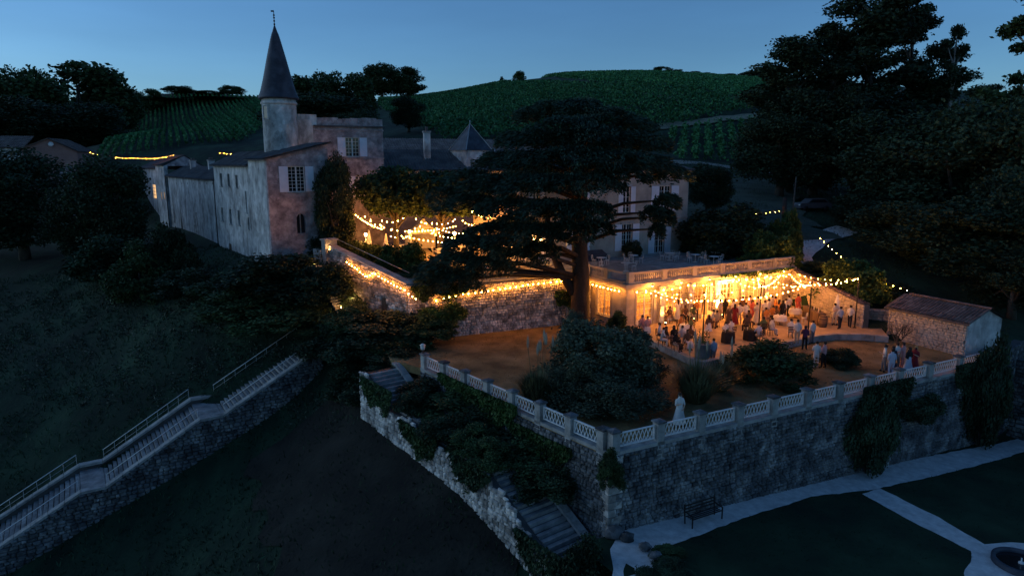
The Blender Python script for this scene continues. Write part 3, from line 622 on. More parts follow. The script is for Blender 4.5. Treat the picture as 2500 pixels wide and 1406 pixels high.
# white drapes tied to the pilasters, and up-lights at their feet
drape_me = None
def curtain(u, w=.42, top=3.05):
    p = pv(u, -.34); o = thing('curtain', 'white drape hung on the pavilion front between the %s doors' % {3: 'first and second', 6: 'second and third', 9: 'third and fourth', 12: 'fourth and fifth', 15: 'fifth and sixth'}[int(u)], 'curtain', (p.x, p.y, 0), R(PAV_A), 'white drapes on the pavilion front')
    n = 22; V = []; zz = [.04, .5, 1.0, 1.4, 1.9, top]; ws = [.75, .62, .42, .36, .6, 1.0]
    for z, s in zip(zz, ws):
        for i in range(n + 1): t = i / n - .5; V.append((t * w * 2 * s, .055 * math.sin(i * 1.9) * (.6 + .4 * s), z))
    Fq = [(j * (n + 1) + i, j * (n + 1) + i + 1, (j + 1) * (n + 1) + i + 1, (j + 1) * (n + 1) + i) for j in range(len(zz) - 1) for i in range(n)]
    MB().add(V, Fq, True).build('drape', M['cloth'], o); MB().lathe([(w * .36, 1.36), (w * .37, 1.44)], 12).build('tie', M['cloth'], o)
    MB().tube([(-w * 1.05, 0, top + .02), (w * 1.05, 0, top + .02)], .02, 6).build('rod', M['dmetal'], o)
for u in (3.37, 6.43, 9.48, 12.48, 15.48): curtain(u)
def uplight(u, v, power, label):
    p = pv(u, v); o = thing('uplight', label, 'floodlight', (p.x, p.y, .0), R(PAV_A))
    MB().lathe([(.11, 0), (.12, .16), (.09, .17)], 10).build('housing', M['black'], o); MB().lathe([(.085, .172), (.01, .18)], 10).build('lens', M['lampglow'], o)
    l = bpy.data.lights.new('uplight_beam', 'SPOT'); l.energy = power; l.color = (1, .42, .085); l.spot_size = R(75); l.spot_blend = .8; l.shadow_soft_size = .07
    b = link(bpy.data.objects.new('uplight_beam', l)); b.parent = o; b.location = (0, 0, .24); b.rotation_euler = (R(180 - 12), 0, 0)
uplight(6.43, -.85, 5200, 'small floodlight shining up the drape left of the open door'); uplight(9.48, -.85, 5200, 'small floodlight shining up the drape right of the open door')
uplight(3.37, -.8, 500, 'small floodlight at the foot of the leftmost drape'); uplight(12.48, -.8, 900, 'small floodlight at the foot of the drape right of the fourth door'); uplight(15.48, -.8, 900, 'small floodlight at the foot of the rightmost drape')
# wall floodlight under the cornice
p = pv(10.2, -.55); wf = thing('wall_floodlight', 'bright floodlight fixed under the pavilion cornice', 'floodlight', (p.x, p.y, 2.95), R(PAV_A))
MB().box(-.9, .9, -.07, .07, 0.05, .13).build('housing', M['dmetal'], wf); MB().box(-.85, .85, -.06, .06, .01, .048).build('lens', M['lampglow'], wf); MB().bar((0, .05, .1), (0, .55, .2), .05).build('arm', M['dmetal'], wf)
point('wall_floodlight_light', (0, -.1, -.25), 900, WARM, .15, wf)

for k, u in enumerate((1.9, 4.9, 8.0, 11.0, 14.0, 17.0)):                 # small lamps along the cornice
    p = pv(u, -.75); o = thing('cornice_lamp', 'small lamp fixed on the cornice above the %s door from the left' % ['first', 'second', 'third', 'fourth', 'fifth', 'sixth'][k], 'lamp', (p.x, p.y, 3.3), R(PAV_A), 'lamps on the pavilion cornice')
    MB().bar((0, .34, .05), (0, 0, .05), .03).build('bracket', M['dmetal'], o); MB().lathe([(.10, -.02), (.05, .10), (.02, .12)], 8).build('shade', M['dmetal'], o); MB().ball((0, 0, -.03), .06, 8, 6).build('bulb', M['lampglow'], o); point('cornice_lamp_light', (0, 0, -.2), 90, WARM, .08, o)
# ------------------------------------------------------------------ manor house behind the terrace
HO = pv(0, 12.75); house = thing('manor_house', 'tall pale manor house with blue shutters behind the terrace', 'building', (HO.x, HO.y, TERR), R(PAV_A))
hx = lambda px: online(px, 520, HO, PAV_A)[0]
HX0, HX1, HH = hx(1268), hx(1678), 8.5
wins = [(hx(1607) , hx(1636), 4.3, 6.9, 'w', 1), (hx(1520), hx(1538), 4.3, 6.9, 'w', 1), (hx(1519), hx(1545), .55, 3.2, 'w', 1), (hx(1600), hx(1624), .02, 2.7, 'd', 1), (hx(1301), hx(1318), 4.3, 6.9, 'w', 1), (hx(1301), hx(1320), .5, 3.2, 'w', 1), (hx(1405), hx(1425), 4.3, 6.9, 'w', 1), (hx(1400), hx(1425), .5, 3.2, 'w', 1)]
walled(MB(), HX0, HX1, -.6, HH, 0, .5, [w[:4] for w in wins]).build('front_wall', M['ashlar'], house)
MB().box(HX1 - .5, HX1 - .002, .5, 9, -.6, HH).build('right_wall', M['ashlar'], house); MB().box(HX0 + .002, HX0 + .5, .5, 9, -.6, HH).build('left_wall', M['ashlar'], house); MB().box(HX0, HX1, 9, 9.4, -.6, HH).build('rear_wall', M['ashlar'], house)
MB().box(HX0 + .5, HX1 - .5, .5, 1.0, -.5, HH - .1).build('dark_interior', M['black'], house)
MB().box(HX0 - .25, HX1 + .25, -.25, -.003, HH - .25, HH).box(HX1 + .003, HX1 + .25, -.003, 9.4, HH - .25, HH).build('cornice', M['ashlar'], house); MB().box(HX0, HX1 + .05, -.06, -.003, 3.55, 3.75).build('string_course', M['ashlar'], house)
H0 = Face((0, 0), 0)
for a, b, z0, z1, k, s in wins: window(house, H0, a, b, z0, z1, nx=2 if b - a > 1.05 else 1, nz=5 if k == 'w' else 4, shut=.62 * (b - a) + .02, sill=k == 'w', surround='cap')
xm, ym = (HX0 + HX1) / 2, 4.7
tiled_roof(house, (HX0 - .4, -.4, HH), (HX1 + .4, -.4, HH), (HX0 + 4, ym, HH + 1.9), (HX1 - 4, ym, HH + 1.9), M['roof']); tiled_roof(house, (HX1 + .4, -.4, HH), (HX1 + .4, 9.8, HH), (HX1 - 4, ym, HH + 1.9), (HX1 - 4, ym + .05, HH + 1.9), M['roof']); tiled_roof(house, (HX1 + .4, 9.8, HH), (HX0 - .4, 9.8, HH), (HX1 - 4, ym, HH + 1.9), (HX0 + 4, ym, HH + 1.9), M['roof'])
tiled_roof(house, (HX0 - .4, 9.8, HH), (HX0 - .4, -.4, HH), (HX0 + 4, ym, HH + 1.9), (HX0 + 4, ym - .05, HH + 1.9), M['roof'])
chimney(house, HX1 - 2.2, 7.8, HH - .3, HH + 3.0, .8, .6)

# ------------------------------------------------------------------ long left wing
WA = FAC_A - 90
lw = thing('left_wing', 'long weathered limestone wing with a gable end at the left of the chateau', 'building', (FAC_O.x, FAC_O.y, 0), R(WA))
fy = lambda px, py=500: online(px, py, FAC_O, FAC_A)
gx = lambda px, py=500: online(px, py, FAC_O, WA)
GW = gx(806)[0]; zl = gx(658, 388)[1]; zr = gx(800, 350)[1]
zq = lambda x: zl + (zr - zl) * x / GW
ga, gb = gx(707)[0], gx(748)[0]; gz0, gz1 = gx(727, 469)[1], gx(727, 406)[1]; aa, ab = gx(722)[0], gx(744)[0]; az0, az1 = gx(733, 570)[1], gx(733, 522)[1]
gw_ = walled(MB(), 0, GW, 0, zl, 0, .5, [(ga, gb, gz0, gz1), (aa, ab, az0, az1)]); gw_.add([(0, 0, zl), (GW, 0, zl), (GW, 0, zr), (0, .5, zl), (GW, .5, zl), (GW, .5, zr)], [(0, 1, 2), (5, 4, 3), (0, 2, 5, 3), (1, 4, 5, 2), (0, 3, 4, 1)])
gw_.build('gable_wall', M['ruddy'], lw)
GF = Face((0, 0), 0)
window(lw, GF, ga, gb, gz0, gz1, nx=2, nz=7, shut=(gb - ga) * .52, surround='ruddy')
# arched gothic window
w_ = MB(); xm = (aa + ab) / 2; rr = (ab - aa) / 2; w_.box(aa - .003, ab + .003, .30, .34, az0, az1)
ar = w_.build('arched_window', M['glass'], lw)
for sx, base in ((-1, aa), (1, ab)):                                      # fill the head of the opening to a pointed arch
    V = []; n = 8
    for i in range(n + 1):
        t = i / n; V.append((base - sx * 0 + (xm - base) * (1 - math.cos(t * math.pi / 2)), az1 - rr * 1.25 + rr * 1.25 * math.sin(t * math.pi / 2)))
    mb = MB(); m2 = [(x, .02, z) for x, z in V] + [(base, .02, az1 + .02), (xm, .02, az1 + .02)]
    fr = [(x, .02, z) for x, z in V] + [(xm, .02, az1 + .03), (base, .02, az1 + .03)]; bk = [(x, .35, z) for x, _, z in fr]; k = len(fr)
    mb.add(fr + bk, [tuple(range(k)), tuple(range(2 * k - 1, k - 1, -1))] + [(i, (i + 1) % k, k + (i + 1) % k, k + i) for i in range(k)]).build('arch_spandrel', M['ruddy'], ar)
MB().box(xm - .04, xm + .04, .2, .299, az0, az1 - .05).build('mullion', M['cap'], ar); MB().box(aa - .25, aa - .004, -.04, .1, az0, az1 - .3).box(ab + .004, ab + .25, -.04, .1, az0, az1 - .3).build('jamb', M['ruddy'], ar); MB().box(aa - .3, ab + .3, -.12, -.003, az0 - .2, az0 - .005).build('sill', M['ruddy'], ar)
# blocks of the long side, from near to far: (px near, px far, eave py at near)
ya, yb, yc, yd, ye = fy(612)[0], fy(520)[0], fy(404)[0], fy(384)[0], fy(352)[0]
zA = zl; zB = fy(520, 405)[1]; zC = fy(470, 437)[1]; zD = fy(390, 404)[1]; zE = fy(360, 412)[1]
LF = Face((0, 0), 90)                                                     # along = +y, outward is -x after rotation
LF.tf = lambda mb: (setattr(mb, 'v', [(y, x, z) for x, y, z in mb.v]), setattr(mb, 'f', [tuple(reversed(f)) for f in mb.f]), mb)[2]
def slot(px, py0, py1, w):
    u, z0 = fy(px, py1); _, z1 = fy(px, py0); return (u - w / 2, u + w / 2, z0, z1)
bw = [slot(533, 424, 455, .95), slot(551, 425, 456, .9), slot(570, 428, 459, .85), slot(536, 508, 540, .95), slot(556, 512, 548, .9), slot(576, 515, 550, .85)]
aw = [slot(594, 467, 520, .55), slot(599, 532, 560, .5)]
LF.tf(MB().box(0.501, ya, 0, .5, 0, zA)).build('buttress_wall', M['plaster'], lw)
b_ = walled(MB(), ya + .9, yb, 0, zB, .35, .85, [w for w in bw if w[0] > ya + 1] + [w for w in aw if w[0] > ya + .95]); LF.tf(b_).build('side_wall', M['plaster'], lw)
LF.tf(MB().box(ya, ya + .9, .9, 1.2, 0, zA)).build('recess', M['jointdark'], lw)
LF2 = Face(); LF2.tf = lambda mb: (setattr(mb, 'v', [(y + .35, x, z) for x, y, z in mb.v]), setattr(mb, 'f', [tuple(reversed(f)) for f in mb.f]), mb)[2]
for w in bw + aw:
    if w[0] > ya + .95: window(lw, LF2, w[0], w[1], w[2], w[3], nx=1, nz=2, depth=.34, sill=True, frame='black', pane='black')  # black frames and panes stand in for the shade of the recesses
LF.tf(MB().box(yb + .002, yc, .6, 1.1, 0, zC)).build('side_wall', M['plaster'], lw)
for px_ in (420, 432, 446, 460, 476, 492, 506):
    h_ = slot(px_, 446, 451, .22); LF.tf(MB().box(h_[0], h_[1], .585, .597, h_[2], h_[3])).build('putlog_shade', M['black'], lw)  # thin black plates painting the shade inside small wall holes
h_ = slot(434, 498, 560, 1.3); LF.tf(MB().add([(h_[0], .59, h_[2]), (h_[1], .59, h_[2]), ((h_[0] + h_[1]) / 2 + .2, .59, h_[3])], [(0, 1, 2)])).build('breach_shade', M['black'], lw)  # flat black triangle painting the dark inside the opening
h_ = slot(416, 512, 545, 1.2); LF.tf(MB().box(h_[0], h_[1], .57, .597, h_[2], h_[3])).build('rubble_patch', M['rubbledark'], lw)
h_ = slot(470, 520, 590, 2.4); LF.tf(MB().box(h_[0], h_[1], .575, .597, h_[2], h_[3])).build('bare_stone_patch', M['rubble'], lw)
h_ = slot(556, 596, 622, 1.0); LF.tf(MB().box(h_[0], h_[1], .33, .347, h_[2], h_[3])).build('low_door', M['darkwood'], lw)
dsl = [slot(392, 470, 487, .8), slot(399, 470, 487, .8), slot(392, 414, 424, .5)]
LF.tf(walled(MB(), yc + .002, yd, 0, zD, .2, .7, [w for w in dsl])).build('side_wall', M['plaster'], lw)
for w in dsl[:2]: LF.tf(MB().box(w[0], w[1], .45, .5, w[2], w[3])).build('lit_window', M['litpane'], lw)
LF.tf(MB().box(yd + .002, ye + 4, .7, 1.2, 0, zE)).build('side_wall', M['plaster'], lw)
el = slot(368, 452, 484, 2.2); lwn = LF.tf(MB().box(el[0], el[1], .655, .69, el[2], el[3])).build('lit_window', M['litpane'], lw)
for i in range(1, 3): x = el[0] + (el[1] - el[0]) * i / 3; LF.tf(MB().box(x - .07, x + .07, .60, .65, el[2], el[3])).build('mullion', M['wframe'], lwn)
for i in range(1, 4): z = el[2] + (el[3] - el[2]) * i / 4; LF.tf(MB().box(el[0], el[1], .615, .645, z - .05, z + .05)).build('glazing_bar', M['wframe'], lwn)
MB().box(.8, GW, 1.2, ye + 4, 0, min(zC, zB) - .6).build('inner_mass', M['jointdark'], lw); MB().box(.51, GW - .002, .501, ya + 2, 0, zl - .3).build('near_mass', M['ruddy'], lw)
MB().box(GW - .5, GW, .502, yc, 0, zl - 1.2).build('court_wall', M['ashlar'], lw)
tiled_roof(lw, (-.35, ya + .2, zq(-.35) + .08), (-.35, -.35, zq(-.35) + .08), (GW + .3, ya + .2, zq(GW) + .12), (GW + .3, -.35, zq(GW) + .12), M['roof'])
RX = GW * .55
for za_, a, b, xo in ((zB, ya + .5, yb + .1, 0), (zC, yb + .1, yc + .05, .25), (zD, yc + .05, yd + .1, -.15), (zE, yd + .1, ye + 4.2, .35)):
    tiled_roof(lw, (xo - .05, b, za_ + .05), (xo - .05, a, za_ + .05), (RX, b, za_ + 1.5), (RX, a, za_ + 1.5), M['roof']); tiled_roof(lw, (GW + .2, a, za_ - .2), (GW + .2, b, za_ - .2), (RX, a, za_ + 1.5), (RX, b, za_ + 1.5), M['roof'])
    for yy in (a + .05, b - .05): MB().add([(xo + .4, yy, za_ - .1), (GW, yy, za_ - .1), (GW, yy, za_ - .15), (RX, yy, za_ + 1.4)], [(0, 1, 3)]).build('gable_infill', M['ruddy'], lw)
for u_ in (fy(470)[0], fy(430)[0]): chimney(lw, 2.6, u_, zC + .3, zC + 2.2, .7, .6)
for yy in (yb + .1, yc - .1): LF.tf(MB().tube([(yy, .25, .5), (yy, .25, zC)], .06, 6)).build('downpipe', M['dmetal'], lw)
# ------------------------------------------------------------------ round tower with its slate spire
TP = aty(684, 300, 71); tz = lambda py: aty(684, py, 71)[2]
tower = thing('round_tower', 'pale round stone tower with a tall pointed slate spire', 'tower', (TP.x, TP.y, 0))
rT = 40 / FPX * 70 * 1.0
MB().lathe([(rT * 1.0, 4), (rT * 1.0, tz(330)), (rT * .985, tz(258)), (rT * .985, tz(243))], 40).build('shaft', M['plaster'], tower)
MB().lathe([(rT * 1.03, tz(257)), (rT * 1.05, tz(254)), (rT * 1.05, tz(252)), (rT * 1.03, tz(250))], 40).build('moulding', M['plaster'], tower)
sp_ = [(rT * 1.16, tz(243) - .02), (rT * 1.17, tz(242) + .06), (rT * 1.02, tz(226)), (rT * .82, tz(195)), (rT * .52, tz(140)), (rT * .26, tz(95)), (rT * .10, tz(72)), (.04, tz(62))]
spi = MB().lathe(sp_, 40).build('spire', M['slate'], tower)
MB().tube([(0, 0, tz(66)), (0, 0, tz(28))], .035, 6).build('finial_rod', M['dmetal'], spi)
for py_ in (60, 52, 44, 38): MB().ball((0, 0, tz(py_)), .10, 8, 5).build('finial_ball', M['dmetal'], spi)
MB().box(-.28, .02, -.012, .012, tz(30), tz(26)).build('weather_vane', M['dmetal'], spi)
ta = R(238); tw_ = MB(); F_ = Face((rT * .985 * math.cos(ta), rT * .985 * math.sin(ta)), 238 + 90)
wn_ = F_.tf(MB().box(-.28, .28, -.06, .05, tz(291), tz(263))).build('slit_window', M['glass'], tower); F_.tf(MB().box(-.40, -.283, -.10, .1, tz(293), tz(261)).box(.283, .40, -.10, .1, tz(293), tz(261)).box(-.45, .45, -.11, .1, tz(261), tz(258)).box(-.45, .45, -.11, .1, tz(295), tz(293))).build('surround', M['plaster'], wn_)
# rows of slates on the spire
for k in range(26):
    t0 = k / 26; py_ = 240 - (240 - 80) * t0
    def rad(z):
        for (r0, z0), (r1, z1) in zip(sp_, sp_[1:]):
            if z0 <= z <= z1 + 1e-6: return r0 + (r1 - r0) * (z - z0) / max(1e-6, z1 - z0)
        return .04
    z = tz(py_); z2 = tz(py_ - 6.15); MB().lathe([(rad(z) + .035, z), (rad(z2) + .012, z2)], 40, cap=False).build('slate_course', M['slate'], spi)
# ------------------------------------------------------------------ square keep beside the tower
KP = aty(727, 400, 72.0); KA = 24
keep = thing('square_keep', 'square ruddy stone keep with a broken parapet right of the tower', 'building', (KP.x, KP.y, 0), R(KA))
kx = lambda px, py=400: online(px, py, KP, KA)
KW = kx(937)[0]; kz = lambda px, py: kx(px, py)[1]
kw1 = (kx(845)[0], kx(879)[0], kz(862, 383), kz(862, 336)); kw2 = (kx(866)[0], kx(884)[0], kz(875, 482), kz(875, 430)); KT = kz(830, 308)
walled(MB(), 0, KW, 2, KT, 0, .6, [kw1, kw2]).build('front_wall', M['ruddy'], keep); MB().box(0.002, .6, .6, 8, 2, KT).build('left_wall', M['plaster'], keep); MB().box(KW - .6, KW - .002, .6, 8, 2, KT).build('right_wall', M['ruddy'], keep); MB().box(.6, KW - .6, .7, 8.3, 2, KT - .4).build('inner_mass', M['black'], keep)
MB().box(-.02, kx(768)[0], -.12, -.003, 2, KT + .6).build('pale_corner_strip', M['plaster'], keep)  # paler stone paints in the brighter side that faces another way
for py_ in (318, 386): MB().box(kx(769)[0], KW + .06, -.10, -.003, kz(850, py_) - .09, kz(850, py_) + .09).build('string_course', M['ruddy'], keep)
x = 0; k = 0
while x < KW:
    w = random.uniform(.45, 1.0); h = random.uniform(.72, .92) if x > 1.8 else 1.1; x1 = min(KW, x + w)
    MB().box(x + .01, x1 - .01, .0, .55, KT + .002, KT + h).build('parapet_stone', M['ruddy'] if x > 1.8 else M['plaster'], keep)
    x = x1
MB().box(1.75, KW + .22, -.24, -.003, KT - .12, KT + .04).build('cornice_ledge', M['roof'], keep)
for k in range(7): MB().box(KW - .55, KW - .01, .6 + k, 1.55 + k, KT + .002, KT + random.uniform(.4, .9)).build('parapet_stone', M['ruddy'], keep)
window(keep, Face(), *kw1, nx=2, nz=5, shut=(kw1[1] - kw1[0]) * .55, surround='ruddy'); window(keep, Face(), *kw2, nx=2, nz=6, shut=(kw2[1] - kw2[0]) * .85, surround='ruddy')
# ------------------------------------------------------------------ low range between keep and manor
RP = aty(938, 430, 80.0); RA = 20
rangeb = thing('courtyard_range', 'low range with a dark tiled roof between the keep and the cedar', 'building', (RP.x, RP.y, 0), R(RA))
rx = lambda px, py=430: online(px, py, RP, RA)
RW = rx(1330)[0]; re_ = rx(1000, 415)[1]
MB().box(0, RW, 0, .5, 2.5, re_).build('front_wall', M['ashlar'], rangeb); MB().box(0.002, .5, .5, 9, 2.5, re_).build('end_wall', M['ruddy'], rangeb)
dz = 2.4; dep = 4.0
tiled_roof(rangeb, (-.2, -.4, re_), (RW, -.4, re_), (-.2, dep, re_ + dz), (RW, dep, re_ + dz), M['roof'], per=.34)
for k in range(60): MB().box(k * .4, k * .4 + .2, -.3, -.003, re_ - .22, re_ - .06).build('corbel', M['cap'], rangeb)
RP2 = aty(938, 367, 92.0); rng2 = thing('rear_range', 'far range with a grey roof behind the courtyard range', 'building', (RP2.x - 2, RP2.y, 0), R(RA))
z1_ = RP2.z; MB().box(0, 26, 0, .5, 3, z1_).build('front_wall', M['plaster'], rng2); tiled_roof(rng2, (-.2, -.3, z1_), (26, -.3, z1_), (-.2, 3.6, z1_ + 1.7), (26, 3.6, z1_ + 1.7), M['tile'], per=.34)
MB().box(0.02, 25.8, .5, 7, 3, z1_ - .2).build('inner_mass', M['plaster'], rng2)
ch_ = aty(1043, 390, 84.0); c1 = thing('tall_chimney', 'tall slender stone chimney rising from the low range', 'chimney', (ch_.x, ch_.y, ch_.z - 2.0), R(RA))
zt_ = aty(1043, 314, 84.0).z - ch_.z + 2; MB().box(-.38, .38, -.3, .3, 0, zt_ - .5).build('stack', M['plaster'], c1); MB().box(-.46, .46, -.38, .38, zt_ - .5, zt_ - .3).build('cap', M['cap'], c1); MB().lathe([(.2, zt_ - .3), (.16, zt_ + .2)], 10).build('pot', M['tile'], c1)
MB().add([(.38, -.1, .3), (1.2, -.1, .0), (.38, -.1, 1.4), (.38, .15, .3), (1.2, .15, 0), (.38, .15, 1.4)], [(0, 1, 2), (5, 4, 3), (0, 2, 5, 3), (1, 4, 5, 2), (0, 3, 4, 1)]).build('flashing', M['galv'], c1)
pp = aty(1148, 368, 86.0); zt_ = aty(1143, 303, 86.0).z
py_r = thing('pyramid_pavilion', 'small square pavilion with a pointed blue slate roof', 'building', (pp.x, pp.y, 0), R(38)); hw = 1.75
MB().box(-hw, hw, -hw, hw, 4, pp.z).build('walls', M['plaster'], py_r); e_ = hw + .2
rf = MB().add([(-e_, -e_, pp.z), (e_, -e_, pp.z), (e_, e_, pp.z), (-e_, e_, pp.z), (0, 0, zt_)], [(0, 1, 4), (1, 2, 4), (2, 3, 4), (3, 0, 4), (3, 2, 1, 0)]).build('roof', M['slate'], py_r)
for sx, sy in ((-1, -1), (1, -1), (1, 1), (-1, 1)): MB().bar((sx * e_, sy * e_, pp.z + .04), (0, 0, zt_ + .05), .12, .06).build('hip_flashing', M['galv'], rf)
MB().tube([(0, 0, zt_ - .1), (0, 0, zt_ + .45)], .05, 6).build('finial', M['galv'], rf)
fl_ = aty(1208, 385, 84.0); ff = thing('roof_finial', 'thin white metal finial left of the cedar', 'finial', fl_); MB().lathe([(.14, -1.2), (.10, 0), (.03, .1), (.025, 1.2)], 8).build('rod', M['wmetal'], ff); MB().ball((0, 0, .35), .09, 8, 5).build('ball', M['wmetal'], ff)
# ------------------------------------------------------------------ farmhouse on the far left
fp = aty(57, 400, 118.0); fz = lambda py: aty(57, py, 118.0).z
farm = thing('farmhouse', 'pinkish farmhouse with low tiled roofs at the left edge', 'building', (fp.x, fp.y, 0), R(14))
fwid = (aty(192, 400, 120).x - fp.x) * 1.02; ap = fz(338)
pg = [(0, fz(362)), (0, 2), (fwid, 2), (fwid, fz(368)), (fwid * .5, ap)]; MB().add([(x, 0, z) for x, z in pg] + [(x, 9, z) for x, z in pg], [(0, 1, 2, 3, 4), (9, 8, 7, 6, 5), (0, 5, 6, 1), (2, 7, 8, 3)]).build('gable_wall', mat('pink_plaster', [(.22, .13, .115), (.33, .20, .17)], scale=.6, detail=9, bump=.3), farm)
tiled_roof(farm, (-.3, -.4, fz(362) - .1), (-.3, 9, fz(362) - .1), (fwid * .5, -.4, ap + .05), (fwid * .5, 9, ap + .05), M['tile'], per=.36); tiled_roof(farm, (fwid + .3, 9, fz(368) - .1), (fwid + .3, -.4, fz(368) - .1), (fwid * .5, 9, ap + .05), (fwid * .5, -.4, ap + .05), M['tile'], per=.36)
MB().box(-9, -.003, .8, 8, 2, fz(358)).build('side_wing', M['plaster'], farm); tiled_roof(farm, (-9, .4, fz(360)), (.2, .4, fz(360)), (-9, 5, fz(330)), (.2, 5, fz(330)), M['tile'], per=.36)
for k in range(3): MB().box(-6.5 + k * 2.2, -5.8 + k * 2.2, .70, .797, fz(384), fz(368)).build('window', M['glass'], farm)
MB().lathe([(.42, 0), (.42, .05)], 14).build('satellite_dish', M['wmetal'], farm).matrix_basis = Matrix.Translation((fwid * .55, -.25, fz(352))) @ Matrix.Rotation(R(75), 4, 'X')
ou = aty(190, 415, 112.0); outb = thing('lean_to', 'small lean-to with a tiled roof below the farmhouse', 'building', (ou.x, ou.y, 0), R(14)); oz = ou.z
MB().box(-2.5, 4, 0, 4, 0, oz - .4).build('walls', M['plaster'], outb); tiled_roof(outb, (-2.8, -.5, oz - .7), (4.3, -.5, oz - .7), (-2.8, 4, oz + .6), (4.3, 4, oz + .6), M['tile'], per=.36)
# ------------------------------------------------------------------ barn on the right
barn = thing('barn', 'small stone barn with a clay tile roof at the right of the patio', 'building', (31.1, 45.4, 0), R(114))   # x along the long front towards the back
BL, BWd, BE, BR = 5.9, 3.7, 1.9, 2.72
MB().box(0, BL, -BWd + .02, -.02, -2.6, BE).build('wall_core', M['joint'], barn); bpy.context.view_layer.update()
gb_ = MB().add([(.03, -BWd + .02, BE), (.03, -.02, BE), (.03, -BWd / 2, BR), (BL - .03, -BWd + .02, BE), (BL - .03, -.02, BE), (BL - .03, -BWd / 2, BR)], [(0, 1, 2), (5, 4, 3)]); gb_.build('gable', M['plaster'], barn)
MB().box(-.03, .0, -BWd, 0, -2.6, BE).add([(-.03, -BWd, BE), (-.03, 0, BE), (-.03, -BWd / 2, BR)], [(0, 2, 1)]).build('end_plaster', M['plaster'], barn)
bs = thing('barn_front_wall', 'pale rubble front wall of the small barn facing the patio', 'wall', (0, 0, 0)); bs.parent = barn; bs.rotation_euler = (0, 0, math.pi); bs.location = (BL, .02, 0); del bs['category']; del bs['label']; bs.name = 'front_wall'
P_pale = stone_protos('stone', M['ashlar'], d=.05)
stone_face(bs, BL, lambda x: -1.0, lambda x: BE, P_pale, M['ashlar'], hs=(.14, .22), ws=(.22, .5), parts=300, y=.0)
tl = MB(); n = 8
for i in range(n + 1): a = math.pi * i / n; tl.v += [(-.30, .125 * math.cos(a), .085 * math.sin(a)), (.30, .105 * math.cos(a), .075 * math.sin(a))]
tl.f = [(2 * i, 2 * i + 1, 2 * i + 3, 2 * i + 2) for i in range(n)]; tl.sm = [True] * n; tile_me = tl.mesh('roof_tile', M['tile'])
sl = math.atan2(BR - BE, BWd / 2 + .3)
MB().add([(-.3, .3, BE - .02), (BL + .25, .3, BE - .02), (BL + .25, -BWd / 2, BR + .05), (-.3, -BWd / 2, BR + .05), (-.3, -BWd - .3, BE - .02), (BL + .25, -BWd - .3, BE - .02), (-.3, .3, BE - .12), (BL + .25, .3, BE - .12)], [(0, 1, 2, 3), (3, 2, 5, 4), (0, 6, 7, 1)]).build('roof_deck', M['roof'], barn)
rfb = thing('roof', 'clay tile roof of the barn', 'roof'); rfb.parent = barn; del rfb['category']; del rfb['label']
for k in range(25):
    x = -.18 + k * .25
    for j in range(4):
        y = .22 - j * .50; z = BE + .03 + (.22 - y + .08) * math.tan(sl)
        inst('roof_tile', tile_me, rfb, (x + random.uniform(-.015, .015), y - .25, z + .07 + random.uniform(-.01, .012)), (0, -sl + .04, R(-90) + random.uniform(-.03, .03)))
for k in range(11): inst('ridge_tile', tile_me, rfb, (-.1 + k * .55, -BWd / 2, BR + .09), (0, 0, random.uniform(-.03, .03)), (1, 1.3, 1.2))
# ------------------------------------------------------------------ wall on the right of the patio, with tile coping
rw = thing('patio_wall', 'sloping lit rubble wall with clay tile coping on the right of the patio', 'wall', (WR_F.x, WR_F.y, 0), math.atan2(WR_N.y - WR_F.y, WR_N.x - WR_F.x)); bpy.context.view_layer.update()
Lw = (WR_N - WR_F).length; zw = lambda x: 3.15 - 1.35 * x / Lw
c_ = MB(); c_.add([(0, .03, -.5), (Lw, .03, -.5), (Lw, .5, -.5), (0, .5, -.5), (0, .03, zw(0)), (Lw, .03, zw(Lw)), (Lw, .5, zw(Lw)), (0, .5, zw(0))], [(0, 3, 2, 1), (4, 5, 6, 7), (0, 1, 5, 4), (1, 2, 6, 5), (2, 3, 7, 6), (3, 0, 4, 7)]).build('wall_core', M['joint'], rw)
stone_face(rw, Lw, lambda x: 0, zw, P_pale, M['ashlar'], hs=(.15, .26), ws=(.2, .5), parts=300, y=.0)
slw = math.atan2(1.35, Lw)
for k in range(int(Lw / .26)):
    x = .13 + k * .26
    for s in (-1, 1): inst('coping_tile', tile_me, rw, (x, .26 + s * .2, zw(x) + .06), (R(0), 0, R(90)), (.55, 1.05, 1)).rotation_euler = (0, s * .28 + .0, R(90))
rw2 = thing('linking_wall', 'short lit rubble wall between the patio wall and the barn', 'wall', (27.9, 53.2, 0), math.atan2(-1.2, 3.0)); bpy.context.view_layer.update()
MB().box(0, 2.9, .03, .5, -.5, 1.25).build('wall_core', M['joint'], rw2); stone_face(rw2, 2.9, lambda x: 0, lambda x: 1.3, P_pale, M['ashlar'], hs=(.15, .26), ws=(.2, .5), parts=120)
